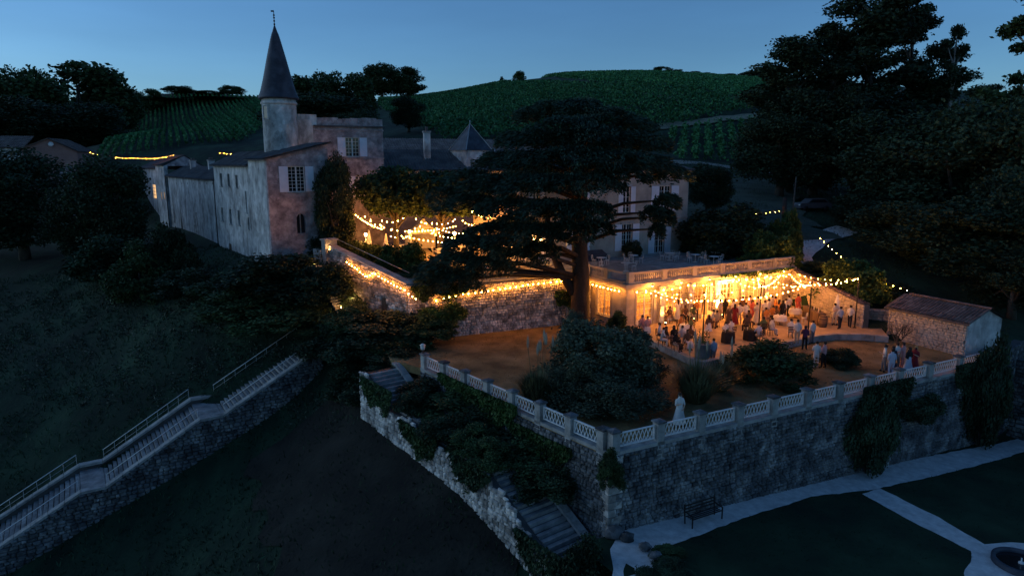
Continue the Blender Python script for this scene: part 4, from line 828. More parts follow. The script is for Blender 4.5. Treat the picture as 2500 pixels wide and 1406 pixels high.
# ------------------------------------------------------------------ courtyard retaining wall and its sloping parapet
swl, Ls = wall_frame('courtyard_wall', SW_L, SW_R, 0, 'long rubble retaining wall under the courtyard, strung with bulbs')
MB().box(0, Ls, .03, .8, -1.2, COURT + .1).build('wall_core', M['joint'], swl); stone_face(swl, Ls, lambda x: -1.0 if x < 5 else LAWN - .1, lambda x: COURT + .02, P_rub, M['rubble'], hs=(.15, .30), ws=(.18, .48), y=.02)
MB().box(-.1, Ls, -.06, .55, COURT + .1, COURT + .24).build('coping', M['cap'], swl)
fr_ = MB().tube([(1.5, .25, COURT + 1.0), (Ls - .2, .25, COURT + 1.0)], .02, 6).build('top_rail', M['dmetal'], swl); MB().tube([(1.5, .25, COURT + .6), (Ls - .2, .25, COURT + .6)], .014, 6).build('middle_rail', M['dmetal'], swl)
for k in range(7): MB().tube([(1.5 + k * (Ls - 1.8) / 6, .25, COURT + .24), (1.5 + k * (Ls - 1.8) / 6, .25, COURT + 1.05)], .025, 6).build('post', M['dmetal'], swl)
RM_A = Vector((-16.4, 60.4)); rmp, Lr = wall_frame('ramp_wall', RM_A, SW_L + Vector((-.05, .1)), 0, 'sloping stone wall with an arched door going up to the gable')
zr_ = lambda x: 5.4 - (5.4 - COURT - .25) * min(1, x / Lr)
dc = online(938, 720, RM_A, math.degrees(math.atan2(SW_L.y - RM_A.y, SW_L.x - RM_A.x)))[0]
MB().add([(0, .03, -1.5), (Lr, .03, -1.5), (Lr, .6, -1.5), (0, .6, -1.5), (0, .03, zr_(0)), (Lr, .03, zr_(Lr)), (Lr, .6, zr_(Lr)), (0, .6, zr_(0))], [(0, 3, 2, 1), (4, 5, 6, 7), (0, 1, 5, 4), (1, 2, 6, 5), (2, 3, 7, 6), (3, 0, 4, 7)]).build('wall_core', M['joint'], rmp)
stone_face(rmp, Lr, lambda x: -1.2, zr_, P_rub, M['rubble'], hs=(.15, .30), ws=(.18, .48), y=.0, skip=lambda x, z: abs(x - dc) < .5 and z < 2.2)
n = max(3, round(Lr / .9))
for k in range(n): a, b = Lr * k / n + .01, Lr * (k + 1) / n - .01; MB().add([(a, -.07, zr_(a)), (b, -.07, zr_(b)), (b, .67, zr_(b)), (a, .67, zr_(a)), (a, -.07, zr_(a) + .14), (b, -.07, zr_(b) + .14), (b, .67, zr_(b) + .14), (a, .67, zr_(a) + .14)], [(0, 3, 2, 1), (4, 5, 6, 7), (0, 1, 5, 4), (1, 2, 6, 5), (2, 3, 7, 6), (3, 0, 4, 7)]).build('coping_slab', M['cap'], rmp)
dd_ = MB(); pts_ = [(dc - .42, .3), (dc + .42, .3)] + [(dc + .42 * math.cos(a), 1.85 + .5 * math.sin(a)) for a in [math.pi * i / 8 for i in range(9)]]
dd_.add([(x, -.025, z) for x, z in pts_] + [(x, .1, z) for x, z in pts_], [tuple(range(len(pts_)))]).build('arched_door', M['darkwood'], rmp)
MB().box(-.5, .35, -.35, .75, 3.0, 5.9).box(-.6, .45, -.45, .85, 5.9, 6.05).build('end_pillar', M['cap'], rmp)
MB().tube([(.6, .3, zr_(.6) + .9), (Lr - .2, .3, zr_(Lr) + .9)], .022, 6).build('handrail', M['galv'], rmp)
# candle-lit steps at its foot
cd_ = Vector((SW_L.x - RM_A.x, SW_L.y - RM_A.y)).normalized(); cn_ = Vector((cd_.y, -cd_.x)); CS = RM_A + cn_ * 1.3 + cd_ * .4
stc, zsc, _p = stairs('candle_steps', CS, math.degrees(math.atan2(cd_.y, cd_.x)), 4.1, [(0.5, 6.3, 4.1, .75)], .95, 'stone steps lit by candles at the foot of the sloping wall', 0, walls=False, rail=False)
# ------------------------------------------------------------------ foliage
def leaf_quads(Cn, size, flat=0.0, asp=.55, dirs=None, droop=0.0):
    """one rhombic leaf (or spray) at every centre; flat: how strongly they lie level"""
    n = len(Cn); a = rng.normal(size=(n, 3)) if dirs is None else dirs + rng.normal(size=(n, 3)) * .45
    a[:, 2] *= (1 - flat); a[:, 2] -= droop; a /= np.linalg.norm(a, axis=1, keepdims=True) + 1e-9
    b = rng.normal(size=(n, 3)); b[:, 2] *= (1 - flat); b -= a * (a * b).sum(1, keepdims=True); b /= np.linalg.norm(b, axis=1, keepdims=True) + 1e-9
    s = size * rng.uniform(.6, 1.4, (n, 1)); a *= s; b *= s * asp
    V = np.stack([Cn - a, Cn + b, Cn + a, Cn - b], 1).reshape(-1, 3); return V, np.arange(4 * n).reshape(-1, 4)
def crown_pts(clumps, n, shell=.55):
    c = np.array([k[0] for k in clumps], float); r = np.array([k[1] if isinstance(k[1], (tuple, list)) else (k[1],) * 3 for k in clumps], float)
    w = (r[:, 0] * r[:, 1] + r[:, 2] ** 2); i = rng.choice(len(c), n, p=w / w.sum())
    d = rng.normal(size=(n, 3)); d /= np.linalg.norm(d, axis=1, keepdims=True)
    q = shell + (1 - shell) * rng.random((n, 1)) ** .5; q *= 1 + .16 * rng.normal(size=(n, 1)); return c[i] + d * r[i] * q
def crown_mesh(name, clumps, n, size, m, flat=.15, shell=.5, asp=.6):
    V, F = leaf_quads(crown_pts(clumps, n, shell), size, flat, asp); me = np_mesh(name, V, F, m); me['top'] = float(np.quantile(V[:, 2], .985)); me['wid'] = float(2 * np.quantile(np.abs(V[:, 0]), .965)); return me
def limbs(mb, trunk, targets, r0):
    for t in targets:
        t = Vector(t); k = random.uniform(.35, .8); b = Vector(trunk[0]).lerp(Vector(trunk[-1]), k); mid = b.lerp(t, .5) + Vector((random.uniform(-.3, .3), random.uniform(-.3, .3), random.uniform(.1, .5)))
        mb.tube([b, mid, t], [r0 * .42, r0 * .25, r0 * .08], 6)
    return mb
PROTO = {}
def proto_round(key, m, n=13000, h=10.0, w=7.6, size=.19, nc=26, low=.28, seed=1, cr=(.95, 1.6)):
    random.seed(seed); cl = []
    for k in range(nc):
        while True:
            p = (random.uniform(-1, 1), random.uniform(-1, 1), random.uniform(-1, 1))
            if sum(v * v for v in p) < 1: break
        r = random.uniform(*cr); q = 1.0 / max(.25, math.sqrt(sum(v * v for v in p))) ** .45
        cl.append(((p[0] * q * (w / 2 - r * .7), p[1] * q * (w / 2 - r * .7), h * (low + (1 - low) * .5) + p[2] * q * (h * (1 - low) / 2 - r * .7)), (r, r, r * random.uniform(.7, .95))))
    tr = MB(); tk = [(0, 0, -.5), (.1, .05, h * .25), (-.05, .1, h * .6)]; tr.tube(tk, [.36, .27, .12], 8); limbs(tr, tk, [c[0] for c in cl[:12]], .3)
    PROTO[key] = (tr.mesh('trunk', M['bark']), crown_mesh('crown', cl, n, size, m), h, w)
def proto_tall(key, m, n=20000, h=16.0, w=8.0, size=.13, nc=30, low=.30, seed=2, bark='bark', cr=(.7, 1.35)):
    random.seed(seed); cl = []; tr = MB(); tk = [(0, 0, -.5), (.15, 0, h * .3), (-.1, .1, h * .6), (.05, 0, h * .95)]; tr.tube(tk, [.38, .28, .18, .04], 8)
    for k in range(nc):
        t = low + (1 - low) * (k + random.random()) / nc; a = random.uniform(0, 6.28); rad = (w / 2) * (1 - .55 * abs(t - .55) ** 1.1) * random.uniform(.25, .9) * (1.15 - t * .55)
        r = random.uniform(*cr); p = (rad * math.cos(a), rad * math.sin(a), h * t); cl.append((p, (r, r, r * .62)))
        b = (0, 0, h * max(.12, t - .12)); mid = (p[0] * .55, p[1] * .55, h * (t - .06)); tr.tube([b, mid, p], [.12, .07, .02], 5)
    PROTO[key] = (tr.mesh('trunk', M[bark]), crown_mesh('crown', cl, n, size, m, shell=.15), h, w)
def proto_shrub(key, m, n=7000, h=2.0, w=2.2, size=.07, nc=18, seed=3, cr=(.28, .48)):
    random.seed(seed); cl = []
    for k in range(nc):
        a = random.uniform(0, 6.28); q = math.sqrt(random.random()); t = random.random(); rr = (w / 2 - .2) * q * (1 - .35 * t * t); r = random.uniform(*cr)
        cl.append(((rr * math.cos(a), rr * math.sin(a), .15 + (h - .45) * t * (1 - .35 * q * q)), (r, r, r * .9)))
    tr = MB()
    for k in range(7): c = cl[k][0]; tr.tube([(c[0] * .15, c[1] * .15, -.1), (c[0] * .6, c[1] * .6, c[2] * .6), c], [.04, .028, .01], 5)
    PROTO[key] = (tr.mesh('stems', M['bark']), crown_mesh('foliage', cl, n, size, m, shell=.3), h, w)
proto_round('oak', M['leaf'], seed=11, low=.08, nc=34); proto_round('oak2', M['leaf'], seed=23, nc=36, w=8.4, low=.06); proto_round('dark', M['leafd'], seed=31, low=.06, n=30000, nc=42, size=.12); proto_round('dark2', M['leafd'], seed=37, low=.04, n=30000, nc=40, size=.12, w=8.5)
proto_tall('tall', M['leafd'], seed=41); proto_tall('tall2', M['leafd'], seed=47, nc=28, w=9); proto_tall('feather', M['leaf'], seed=53, nc=34, cr=(.45, .95), n=9000, size=.15, bark='birch'); proto_tall('birch', M['leafd'], seed=59, nc=18, cr=(.5, .95), n=6500, w=6, bark='birch')
proto_shrub('shrub', M['leafd'], seed=61, n=15000, size=.045, nc=26, cr=(.2, .42)); proto_shrub('shrub2', M['leaf'], seed=67, nc=30, n=17000, size=.042, cr=(.18, .4)); proto_shrub('blue', M['leafblue'], seed=71, n=34000, nc=44, size=.028, cr=(.16, .36)); proto_shrub('green', M['leafgreen'], seed=73, nc=28, n=12000, size=.05, cr=(.18, .4)); proto_shrub('blue2', M['leafblue'], seed=79, n=26000, nc=38, size=.03, cr=(.16, .34))
proto_round('court', M['leaf'], seed=83, low=.42, nc=30, w=9.5)
def plant(name, key, px, pytop, Y, wpx, label, cat='tree', group=None, z=None, rot=None, dw=1.0):
    d = aty(px, 700, Y); zb = ground(d.x, Y) if z is None else z; top = aty(px, pytop, Y).z; dep = Y * _c - ((top + zb) / 2 - ZC) * _s
    tr, cr, h, w = PROTO[key]; h = cr['top']; w = cr['wid']; H = max(.3, top - zb); W = wpx / FPX * dep
    o = thing(name, label, cat, (d.x, Y, zb - .05), random.uniform(0, 6.28) if rot is None else rot, group)
    s = (W / w * 1.05, W / w * 1.05 * dw, H / h * 1.0)
    inst(tr.name.split('.')[0], tr, o, scale=s); inst(cr.name.split('.')[0], cr, o, scale=s); return o
random.seed(5)
G1 = 'trees of the wood on the right'
for a in [('tall', 1905, 105, 95, 165, 'leftmost tall tree of the right hand wood beside the vineyard'), ('tall2', 1990, 62, 98, 210, 'second tall tree from the left in the right hand wood'), ('tall', 2075, -25, 100, 200, 'tallest tree of the right hand wood reaching the top edge'),
          ('tall2', 2170, -5, 106, 185, 'tall open tree with sky showing through right of the tallest'), ('birch', 2268, 66, 98, 80, 'slender pale stemmed tree standing against the sky'), ('feather', 2480, -40, 74, 215, 'feathery tree at the top right corner'),
          ('tall2', 2375, 215, 84, 170, 'dark tree below the gap of sky at the upper right'), ('tall', 2235, 170, 100, 130, 'dark tree just behind the slender pale stemmed one'), ('dark', 1885, 290, 90, 190, 'low branched dark tree at the left edge of the wood'), ('dark2', 1965, 235, 93, 230, 'broad dark tree above the parked car'), ('dark', 2065, 240, 97, 250, 'broad dark tree in the middle of the wood'),
          ('dark2', 2170, 280, 84, 300, 'dense dark tree left of the wood centre'), ('dark', 2310, 300, 74, 330, 'dense dark tree right of the wood centre'), ('dark2', 2450, 260, 70, 330, 'large dark tree at the right edge'), ('dark', 2150, 470, 76, 200, 'rounded dark tree above the drive'), ('dark2', 2260, 500, 66, 280, 'rounded dark tree behind the bulb string on the right'),
          ('dark', 2400, 500, 59, 300, 'rounded dark tree behind the barn roof'), ('dark2', 2530, 430, 57, 260, 'dark tree cut by the right edge behind the barn'), ('dark', 2480, 620, 53.5, 190, 'dark bushy tree right of the barn gable'), ('oak', 2400, 300, 90, 160, 'lighter green tree inside the right hand wood')]:
    plant('woodland_tree', a[0], *a[1:5], a[5], 'tree', G1)
G2 = 'trees along the far ridge'
for a in [('oak', 35, 190, 205, 190, 'dark oak clump at the far left edge of the ridge'), ('oak2', 130, 168, 215, 190, 'second oak from the left on the ridge'), ('oak', 225, 150, 225, 220, 'largest round oak on the left of the ridge'), ('oak2', 320, 185, 235, 130, 'oak at the right end of the big left clump'), ('dark', 60, 235, 185, 260, 'dark hedge tree in front of the left clump'), ('dark2', 200, 240, 190, 260, 'dark hedge tree below the largest oak'), ('dark', 285, 258, 205, 100, 'dark hedge tree left of the small vineyard'),
          ('oak', 405, 206, 270, 55, 'small umbrella shaped tree left of the tower'), ('oak2', 478, 198, 290, 75, 'flat topped tree on the ridge left of the tower'), ('oak', 545, 208, 290, 60, 'small round tree on the ridge nearer the tower'), ('oak2', 600, 197, 290, 60, 'tree on the ridge just left of the spire'), ('dark', 440, 228, 280, 140, 'low dark hedge on the ridge left of the tower'), ('dark2', 570, 228, 280, 150, 'low dark hedge on the ridge behind the tower'),
          ('oak', 755, 180, 150, 130, 'oak directly right of the spire'), ('oak2', 815, 172, 158, 140, 'middle oak of the clump behind the keep'), ('oak', 875, 176, 155, 110, 'right hand oak of the clump behind the keep'), ('dark', 800, 225, 140, 240, 'dark undergrowth tree behind the keep'), ('dark2', 880, 262, 132, 120, 'dark shrubby tree above the keep parapet'),
          ('oak2', 948, 156, 300, 105, 'left oak of the pair on the skyline'), ('oak', 1008, 163, 300, 78, 'right oak of the pair on the skyline'), ('dark', 1008, 236, 165, 78, 'lone dark tree standing in the vineyard slope'), ('oak', 1390, 173, 330, 52, 'square dark tree on top of the vineyard hill'), ('oak2', 1266, 172, 385, 32, 'small round tree on the skyline left of the hill top'),
          ('oak', 1598, 160, 385, 42, 'larger tree on the skyline at the right of the hill'), ('oak2', 1632, 167, 385, 30, 'smaller tree beside the larger one on the right skyline'), ('oak', 1562, 214, 300, 34, 'small dark bush halfway up the hill'), ('dark', 1470, 208, 310, 22, 'tiny bush on the bank below the hill top'), ('oak', 1665, 172, 380, 40, 'low scrub at the left of the skyline row'), ('oak2', 1700, 175, 380, 44, 'low scrub in the middle of the skyline row'), ('oak', 1745, 177, 380, 40, 'low scrub right of the middle of the skyline row'), ('oak2', 1800, 172, 380, 60, 'wider scrub near the wood on the skyline'), ('dark', 1840, 170, 370, 60, 'dark scrub touching the wood on the skyline')]:
    a = (a[0], a[1], a[2] + (14 if a[1] < 900 else 4), a[3], a[4] * .9, a[5])
    plant('ridge_tree', a[0], *a[1:5], a[5], 'tree', G2)
# small pine on the skyline
sp = hit(1225, 186, y1=420); pn_ = aty(1225, 186, 385); pz = ground(pn_.x, 385); sp = thing('small_pine', 'tiny pointed conifer on the skyline of the vineyard hill', 'tree', (pn_.x, 385, pz))
MB().tube([(0, 0, -1), (0, 0, 6)], .12, 5).build('trunk', M['bark'], sp)
V, F = leaf_quads(np.concatenate([np.column_stack([(c := rng.normal(size=(90, 3)) * (2.2 * (1 - k / 8), 2.2 * (1 - k / 8), .25))[:, 0], c[:, 1], c[:, 2] + 1.2 + k * .75]) for k in range(8)]), .4, .5); ob = link(bpy.data.objects.new('crown', np_mesh('crown', V, F, M['leafd']))); ob.parent = sp
G3 = 'dark shrubs and trees of the left slope'
for a in [('dark', 70, 384, 88, 230, 'big dark tree in front of the farmhouse'), ('dark2', -20, 400, 92, 180, 'dark tree cut by the left edge below the farmhouse'), ('dark', 278, 402, 80, 175, 'large dark tree hiding the far end of the long wing'), ('dark2', 215, 470, 84, 130, 'dark bush between the two big left trees')]:
    plant('left_tree', a[0], *a[1:5], a[5], 'tree', G3)
for a in [('shrub', 425, 562, 67, 85, 'pointed dark shrub against the long pale wing'), ('shrub2', 345, 600, 66, 130, 'low hedge shrub below the large left tree'), ('shrub', 470, 660, 62, 130, 'dark hedge shrub under the pale wing'), ('shrub2', 560, 668, 59, 150, 'rounded hedge shrub left of the big shrub mass'), ('shrub', 700, 628, 56.5, 230, 'biggest dark shrub below the gable'), ('shrub2', 600, 700, 55.5, 190, 'dark shrub left of the biggest one'), ('shrub', 790, 650, 55.5, 130, 'dark shrub beside the candle steps'), ('shrub2', 690, 740, 53.5, 190, 'low dark shrub above the head of the long stairway'), ('shrub', 800, 790, 50.8, 120, 'dark shrub right of the stairway head'),
          ('shrub2', 865, 752, 51.5, 140, 'dark shrub in front of the candle steps'), ('shrub', 950, 762, 50.3, 190, 'broad dark shrub below the sloping wall'), ('shrub2', 1045, 768, 49.3, 120, 'green shrub against the left end of the courtyard wall'), ('shrub', 880, 815, 48.8, 150, 'low dark shrub above the broken steps'), ('shrub2', 985, 815, 47.8, 130, 'low dark shrub left of the lantern pillar'), ('green', 1070, 738, 50.3, 110, 'lit leafy shrub on the courtyard wall under the bulbs'),
          ('shrub', 300, 585, 72, 170, 'dark thicket below the large left tree'), ('shrub2', 760, 838, 51, 60, 'small dry shrub at the head of the long stairway'), ('shrub', 965, 848, 46.4, 120, 'dark shrub at the open end of the lawn by the steps')]:
    plant('shrub', a[0], *a[1:5], a[5], 'shrub', G3)
G4 = 'plants of the courtyard'
for a in [('court', 972, 414, 67.5, 165, 'broad dark courtyard tree left of centre hung with bulbs', 'courtyard_tree'), ('court', 1080, 425, 70, 210, 'broad dark courtyard tree behind the cedar branches', 'courtyard_tree'), ('dark', 826, 395, 63.0, 78, 'tall creeper covering the corner between gable and keep', 'creeper')]:
    plant(a[6], a[0], *a[1:5], a[5], 'tree', G4, z=COURT if a[6] != 'creeper' else 3.0)
for a in [('green', 985, 597, 58.5, 110, 'leafy shrub lit from behind on the courtyard edge'), ('green', 905, 602, 62, 90, 'small lit shrub inside the sloping parapet'), ('shrub2', 1060, 640, 56.0, 120, 'dark shrub on the courtyard edge under the cedar'), ('green', 1130, 655, 56.6, 90, 'low green shrub on the courtyard edge further right'), ('shrub', 830, 560, 63.5, 110, 'dark leafy foot of the gable creeper')]:
    plant('courtyard_shrub', a[0], *a[1:5], a[5], 'shrub', G4, z=COURT - .3)
for a in [('dark', 1716, 408, 80, 95, 'round dark bush right of the manor house', None), ('shrub', 1770, 512, 69, 170, 'dark thicket beyond the far end of the terrace', 3.2), ('green', 1870, 575, 62.5, 120, 'tall leafy climber at the right end of the balustrade', 2.6), ('green', 1905, 545, 66, 75, 'upper leafy shoots of the climber by the old trunk', 3.0), ('shrub2', 1700, 560, 71, 70, 'dark creeper at the right corner of the manor', 3.3), ('shrub2', 1985, 640, 63, 110, 'dark bush between drive and patio wall', None), ('green', 2085, 640, 57.0, 135, 'loose lit shrub behind the patio wall', None), ('shrub', 2170, 690, 58, 120, 'dark scrub behind the barn left end', None), ('green', 1920, 520, 68, 50, 'small green tuft on the bank under the bulbs', None)]:
    plant('bank_shrub', a[0], *a[1:5], a[5], 'shrub', 'shrubs around the far end of the terrace', z=a[6])
G5 = 'shrubs on the dry lawn'
for a in [('blue', 1458, 800, 37.6, 232, 'huge grey green shrub in the middle of the lawn'), ('blue2', 1545, 815, 39.2, 140, 'grey green shrub at the right of the huge one'), ('blue', 1408, 772, 41.5, 80, 'slim grey green shrub rising before the cedar trunk'), ('blue2', 1398, 895, 36.0, 105, 'grey green shrub at the left of the huge one'), ('blue', 1500, 910, 35.2, 200, 'lowest grey green shrub nearest the wall corner'), ('shrub2', 1893, 838, 40.4, 175, 'dense dark rounded bush in front of the patio'), ('shrub', 2062, 852, 43.4, 75, 'small dark bush right of the dense one'), ('shrub2', 1512, 762, 51.2, 46, 'slim dark bush at the corner of the pavilion'), ('shrub', 1340, 745, 56.0, 50, 'dark ivy clump against the courtyard wall')]:
    plant('lawn_shrub', a[0], *a[1:5], a[5], 'shrub', G5, z=LAWN)
bx_ = pv(10.4, 12.0); o = plant('box_ball', 'shrub', 1587, 590, bx_.y, 38, 'clipped round bush on the terrace by the manor door', 'shrub', None, z=TERR); o.location.x = bx_.x
G6 = 'dark growth along the terrace wall'; aR = math.atan2(14.8, 28.4)
for a in [('shrub', 2125, 985, 35.6, 140, 'dark climber hanging over the middle of the garden wall', GARD), ('shrub', 2392, 880, 40.2, 140, 'dark climber on the right end of the garden wall', GARD), ('shrub', 2240, 985, 38.6, 120, 'thin dark growth between the two wall climbers', GARD + 1.5), ('shrub2', 1503, 1098, 29.0, 55, 'tuft growing from the corner of the terrace wall', -1.75), ('shrub2', 1660, 1345, 27.6, 70, 'small leafy bush on the gravel corner', GARD), ('shrub', 1655, 1375, 26.4, 90, 'small bush at the bottom edge by the gravel', GARD)]:
    o = plant('wall_shrub', a[0], *a[1:5], a[5], 'shrub', G6, z=a[6], rot=aR if a[1] > 2000 else None, dw=.38 if a[1] > 2000 else 1.0)
    if a[1] > 2000: u_ = online(a[1], 1000, PAR_C, math.degrees(aR))[0]; o.location.x = PAR_C.x + math.cos(aR) * u_ + .35 * math.sin(aR); o.location.y = PAR_C.y + math.sin(aR) * u_ - .35 * math.cos(aR)
    if a[1] > 2000 and a[6] == GARD: k_ = o.location.z - GZ(o.location.x); o.location.z = GZ(o.location.x)
    if a[1] > 2000 and a[6] == GARD:
        for c_ in o.children: c_.scale.z *= 1 + k_ / 4.9
for a in [('shrub', 1065, 928, 41.2, 150, 'dark bush hiding the upper broken steps', -2.2), ('shrub2', 1140, 950, 39.2, 200, 'large dark bush between the steps and the ivy', -2.5), ('shrub', 1225, 995, 36.8, 210, 'dark bush in the middle of the wall steps', -2.8), ('shrub2', 1295, 1070, 34.0, 200, 'spreading bush above the lower steps', -3.0), ('shrub', 1365, 1128, 32.0, 130, 'dark bush touching the pale wall corner', -3.4), ('shrub2', 1000, 968, 41.6, 110, 'ragged bush on the outer wall of the broken steps', -3.4), ('shrub2', 1105, 1040, 37.6, 130, 'trailing bush half way down the outer wall', -4.4), ('shrub', 855, 900, 46.5, 130, 'dark bush between the two stairways', -3.6), ('shrub2', 1210, 1110, 34.6, 150, 'leafy bush hanging over the outer wall', -4.2), ('shrub', 1430, 1330, 27.2, 110, 'dark bush at the foot of the pale outer wall', -7.0), ('shrub', 1185, 1000, 37.6, 150, 'dark low bush covering the sloping landing of the wall steps', -2.9), ('shrub', 1335, 1135, 32.6, 150, 'dark bush just above the lowest flight of steps', -3.6), ('shrub2', 940, 900, 45.4, 70, 'small bush on the broken wall left of the steps', -2.4)]:
    plant('step_shrub', a[0], *a[1:5], a[5], 'shrub', 'bushes over the wall steps', z=a[6])
for s_, y_, w_, h_, lab in ((5.4, .2, 2.3, 1.3, 'low bush growing on the upper landing of the wall steps'), (9.3, .45, 2.6, 1.4, 'wide bush growing over the long landing'), (11.4, .1, 2.5, 1.5, 'bush leaning over the outer edge of the long landing'), (13.2, .5, 2.4, 1.4, 'bush at the head of the lowest flight')):
    q = S2 + pd * s_ + pn * y_; o = thing('step_shrub', lab, 'shrub', (q.x, q.y, zs2(s_) - .1), random.uniform(0, 6), 'bushes over the wall steps'); tr, cr, _, _ = PROTO['shrub2' if s_ > 10 else 'shrub']; sc_ = (w_ / cr['wid'], w_ / cr['wid'], h_ / cr['top']); inst('stems', tr, o, scale=sc_); inst('foliage', cr, o, scale=sc_)
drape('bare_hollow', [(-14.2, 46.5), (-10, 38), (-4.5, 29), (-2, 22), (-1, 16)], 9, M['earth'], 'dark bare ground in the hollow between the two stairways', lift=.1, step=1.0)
# rough grass and dry tufts, beyond counting
def tufts(name, n, X0, X1, Y0, Y1, m, label, size, keep, zf, h=.16):
    X = rng.uniform(X0, X1, n); Y = rng.uniform(Y0, Y1, n); nzv = np.array([mnoise.noise(Vector((x * .35, y * .35, 3.0))) for x, y in zip(X, Y)]); k = (nzv > rng.uniform(-.55, .45, n)) & keep(np.column_stack([X, Y])); X, Y = X[k], Y[k]; Z = zf(X, Y)
    P = np.column_stack([X, Y, Z + h * .5 * rng.random(len(X))]); d = np.tile([[0.0, 0.0, 1.0]], (len(X), 1)); V, F = leaf_quads(P, size, 0, .16, d); o = link(bpy.data.objects.new(name, np_mesh(name, V, F, m))); setp(o, label, 'grass', None, 'stuff')
def _tz(X, Y):
    return ground_np(np.column_stack([X, Y])) + np.array([mnoise.noise(Vector((x * .12, y * .12, 0))) for x, y in zip(X, Y)]) * .22
tufts('rough_grass', 80000, -62, 3, 24, 80, M['tuft'], 'rough dark grass on the slope left of the terrace', .22, lambda q: ~inside(lawn_poly, q) & ~inside(court_poly, q) & ~inside(gard_poly, q), _tz)
tufts('dry_tufts', 16000, -8, 34, 30, 56, M['lawntuft'], 'dry tufts all over the terrace lawn', .07, lambda q: inside(lawn_poly, q) & ~inside(patio_poly, q), lambda X, Y: np.full(len(X), LAWN), .06)
tufts('garden_grass', 26000, 5, 40, 16, 42, M['tuft'], 'short dark grass of the lower garden', .08, lambda q: inside(gard_poly, q) & ~inside(path_a, q) & ~inside(path_b, q), lambda X, Y: GARD - GK * np.maximum(0, X - 4.5), .05)
tufts('bank_grass', 26000, 18, 60, 62, 118, M['tuft'], 'rough grass on the bank right of the manor', .22, lambda q: ~inside(lawn_poly, q), _tz)
# faint rows of cut hay on the left slope
hr = []
for i in range(13):
    a_, b_ = hit(-60 + i * 62, 700 + i * 4, y0=40), hit(90 + i * 62, 985 + i * 6, y0=36); n = 900; t = rng.random(n); X = a_.x + (b_.x - a_.x) * t + rng.normal(size=n) * .28; Y = a_.y + (b_.y - a_.y) * t + rng.normal(size=n) * .28
    kk = (np.sin(t * 23 + i * 2.1) + rng.normal(size=n) * .5) > -.1; X, Y = X[kk], Y[kk]; hr.append(np.column_stack([X, Y, _tz(X, Y) + .06]))
V, F = leaf_quads(np.concatenate(hr), .16, .5, .3); o = link(bpy.data.objects.new('hay_rows', np_mesh('hay_rows', V, F, leafmat('cut_hay', (.05, .065, .045), (.10, .115, .08))))); setp(o, 'faint rows of cut hay on the left slope', 'hay', None, 'stuff')
# ivy sheets on the terrace wall
def ivy(name, origin, ang, x0, x1, zt, zb, n, label, m='ivy', y=-.14, z0=LAWN, size=.075):
    o = thing(name, label, 'ivy', (origin.x, origin.y, z0), ang); X = rng.uniform(x0, x1, n); ph = rng.random(8) * 6
    dpt = zb * (.55 + .45 * np.abs(np.sin(X * .9 + ph[0])) + .18 * np.sin(X * 3.1 + ph[1])); dpt = dpt * np.sin(np.pi * np.clip((X - x0) / (x1 - x0), .02, .98)) ** .55; Z = zt + dpt * rng.random(n) ** 1.25
    P = np.column_stack([X, y - np.abs(rng.normal(size=n)) * .09, Z]); d = np.tile([[0.0, -.3, -1.0]], (n, 1)); V, F = leaf_quads(P, size, 0, .75, d); ob = link(bpy.data.objects.new('foliage', np_mesh('foliage', V, F, M[m]))); ob.parent = o
    for k in range(14):
        x = random.uniform(x0, x1); MB().tube([(x, y + .07, zt + zb * .8), (x + random.uniform(-.3, .3), y + .04, zt + zb * .4), (x + random.uniform(-.2, .2), y + .05, zt)], .014, 5).build('stem', M['bark'], o)
aL = math.atan2(PAR_C.y - PAR_L.y, PAR_C.x - PAR_L.x); aR = math.atan2(14.8, 28.4)
ivy('ivy', PAR_L, aL, 2.5, 10.2, .35, -2.6, 9000, 'bright green ivy spilling over the left terrace wall'); ivy('ivy', PAR_L, aL, 9.5, 14.5, -.6, -2.3, 3200, 'thinner ivy hanging below the corner railing'); ivy('ivy', PAR_C, aR, 17.5, 22.0, .45, -3.6, 5000, 'dark ivy curtain on the garden side of the wall', 'leafd'); ivy('ivy', PAR_C, aR, 26.5, 30.5, .5, -4.0, 5000, 'dark ivy curtain near the right end of the wall', 'leafd')
ivy('creeper', PAV_O, R(PAV_A), 9.5, 18.5, 3.45, -.45, 900, 'creeper trailing along the cornice of the pavilion', 'leafgreen', y=-.48, z0=0); m0 = S2 + pn * 1.38 + pd * .2; aM = math.atan2(pd.y, pd.x); ivy('ivy', m0, aM, 0.5, 4.5, -.8, -2.2, 2600, 'ragged ivy over the head of the pale outer wall', 'leaf', z0=0, y=-.16); ivy('ivy', m0, aM, 5.5, 9.5, -2.2, -2.0, 2600, 'ivy hanging on the upper part of the pale outer wall', 'leaf', z0=0, y=-.16); ivy('ivy', m0, aM, 11.0, 14.5, -2.4, -1.6, 2000, 'ivy patch in the middle of the pale outer wall', 'leafd', z0=0, y=-.16); ivy('ivy', m0, aM, 16.5, 20.0, -4.2, -2.6, 2400, 'ivy patch low on the pale outer wall', 'leafd', z0=0, y=-.16); swa = math.atan2(SW_R.y - SW_L.y, SW_R.x - SW_L.x); ivy('ivy', SW_L, swa, 0.2, 5.0, COURT + .2, -1.5, 2600, 'green creeper spilling over the courtyard wall corner', 'ivy', z0=0); ivy('ivy', SW_L, swa, 12.2, 15.0, 2.4, -2.6, 1800, 'creeper on the courtyard wall near the cedar', 'ivy', z0=0)
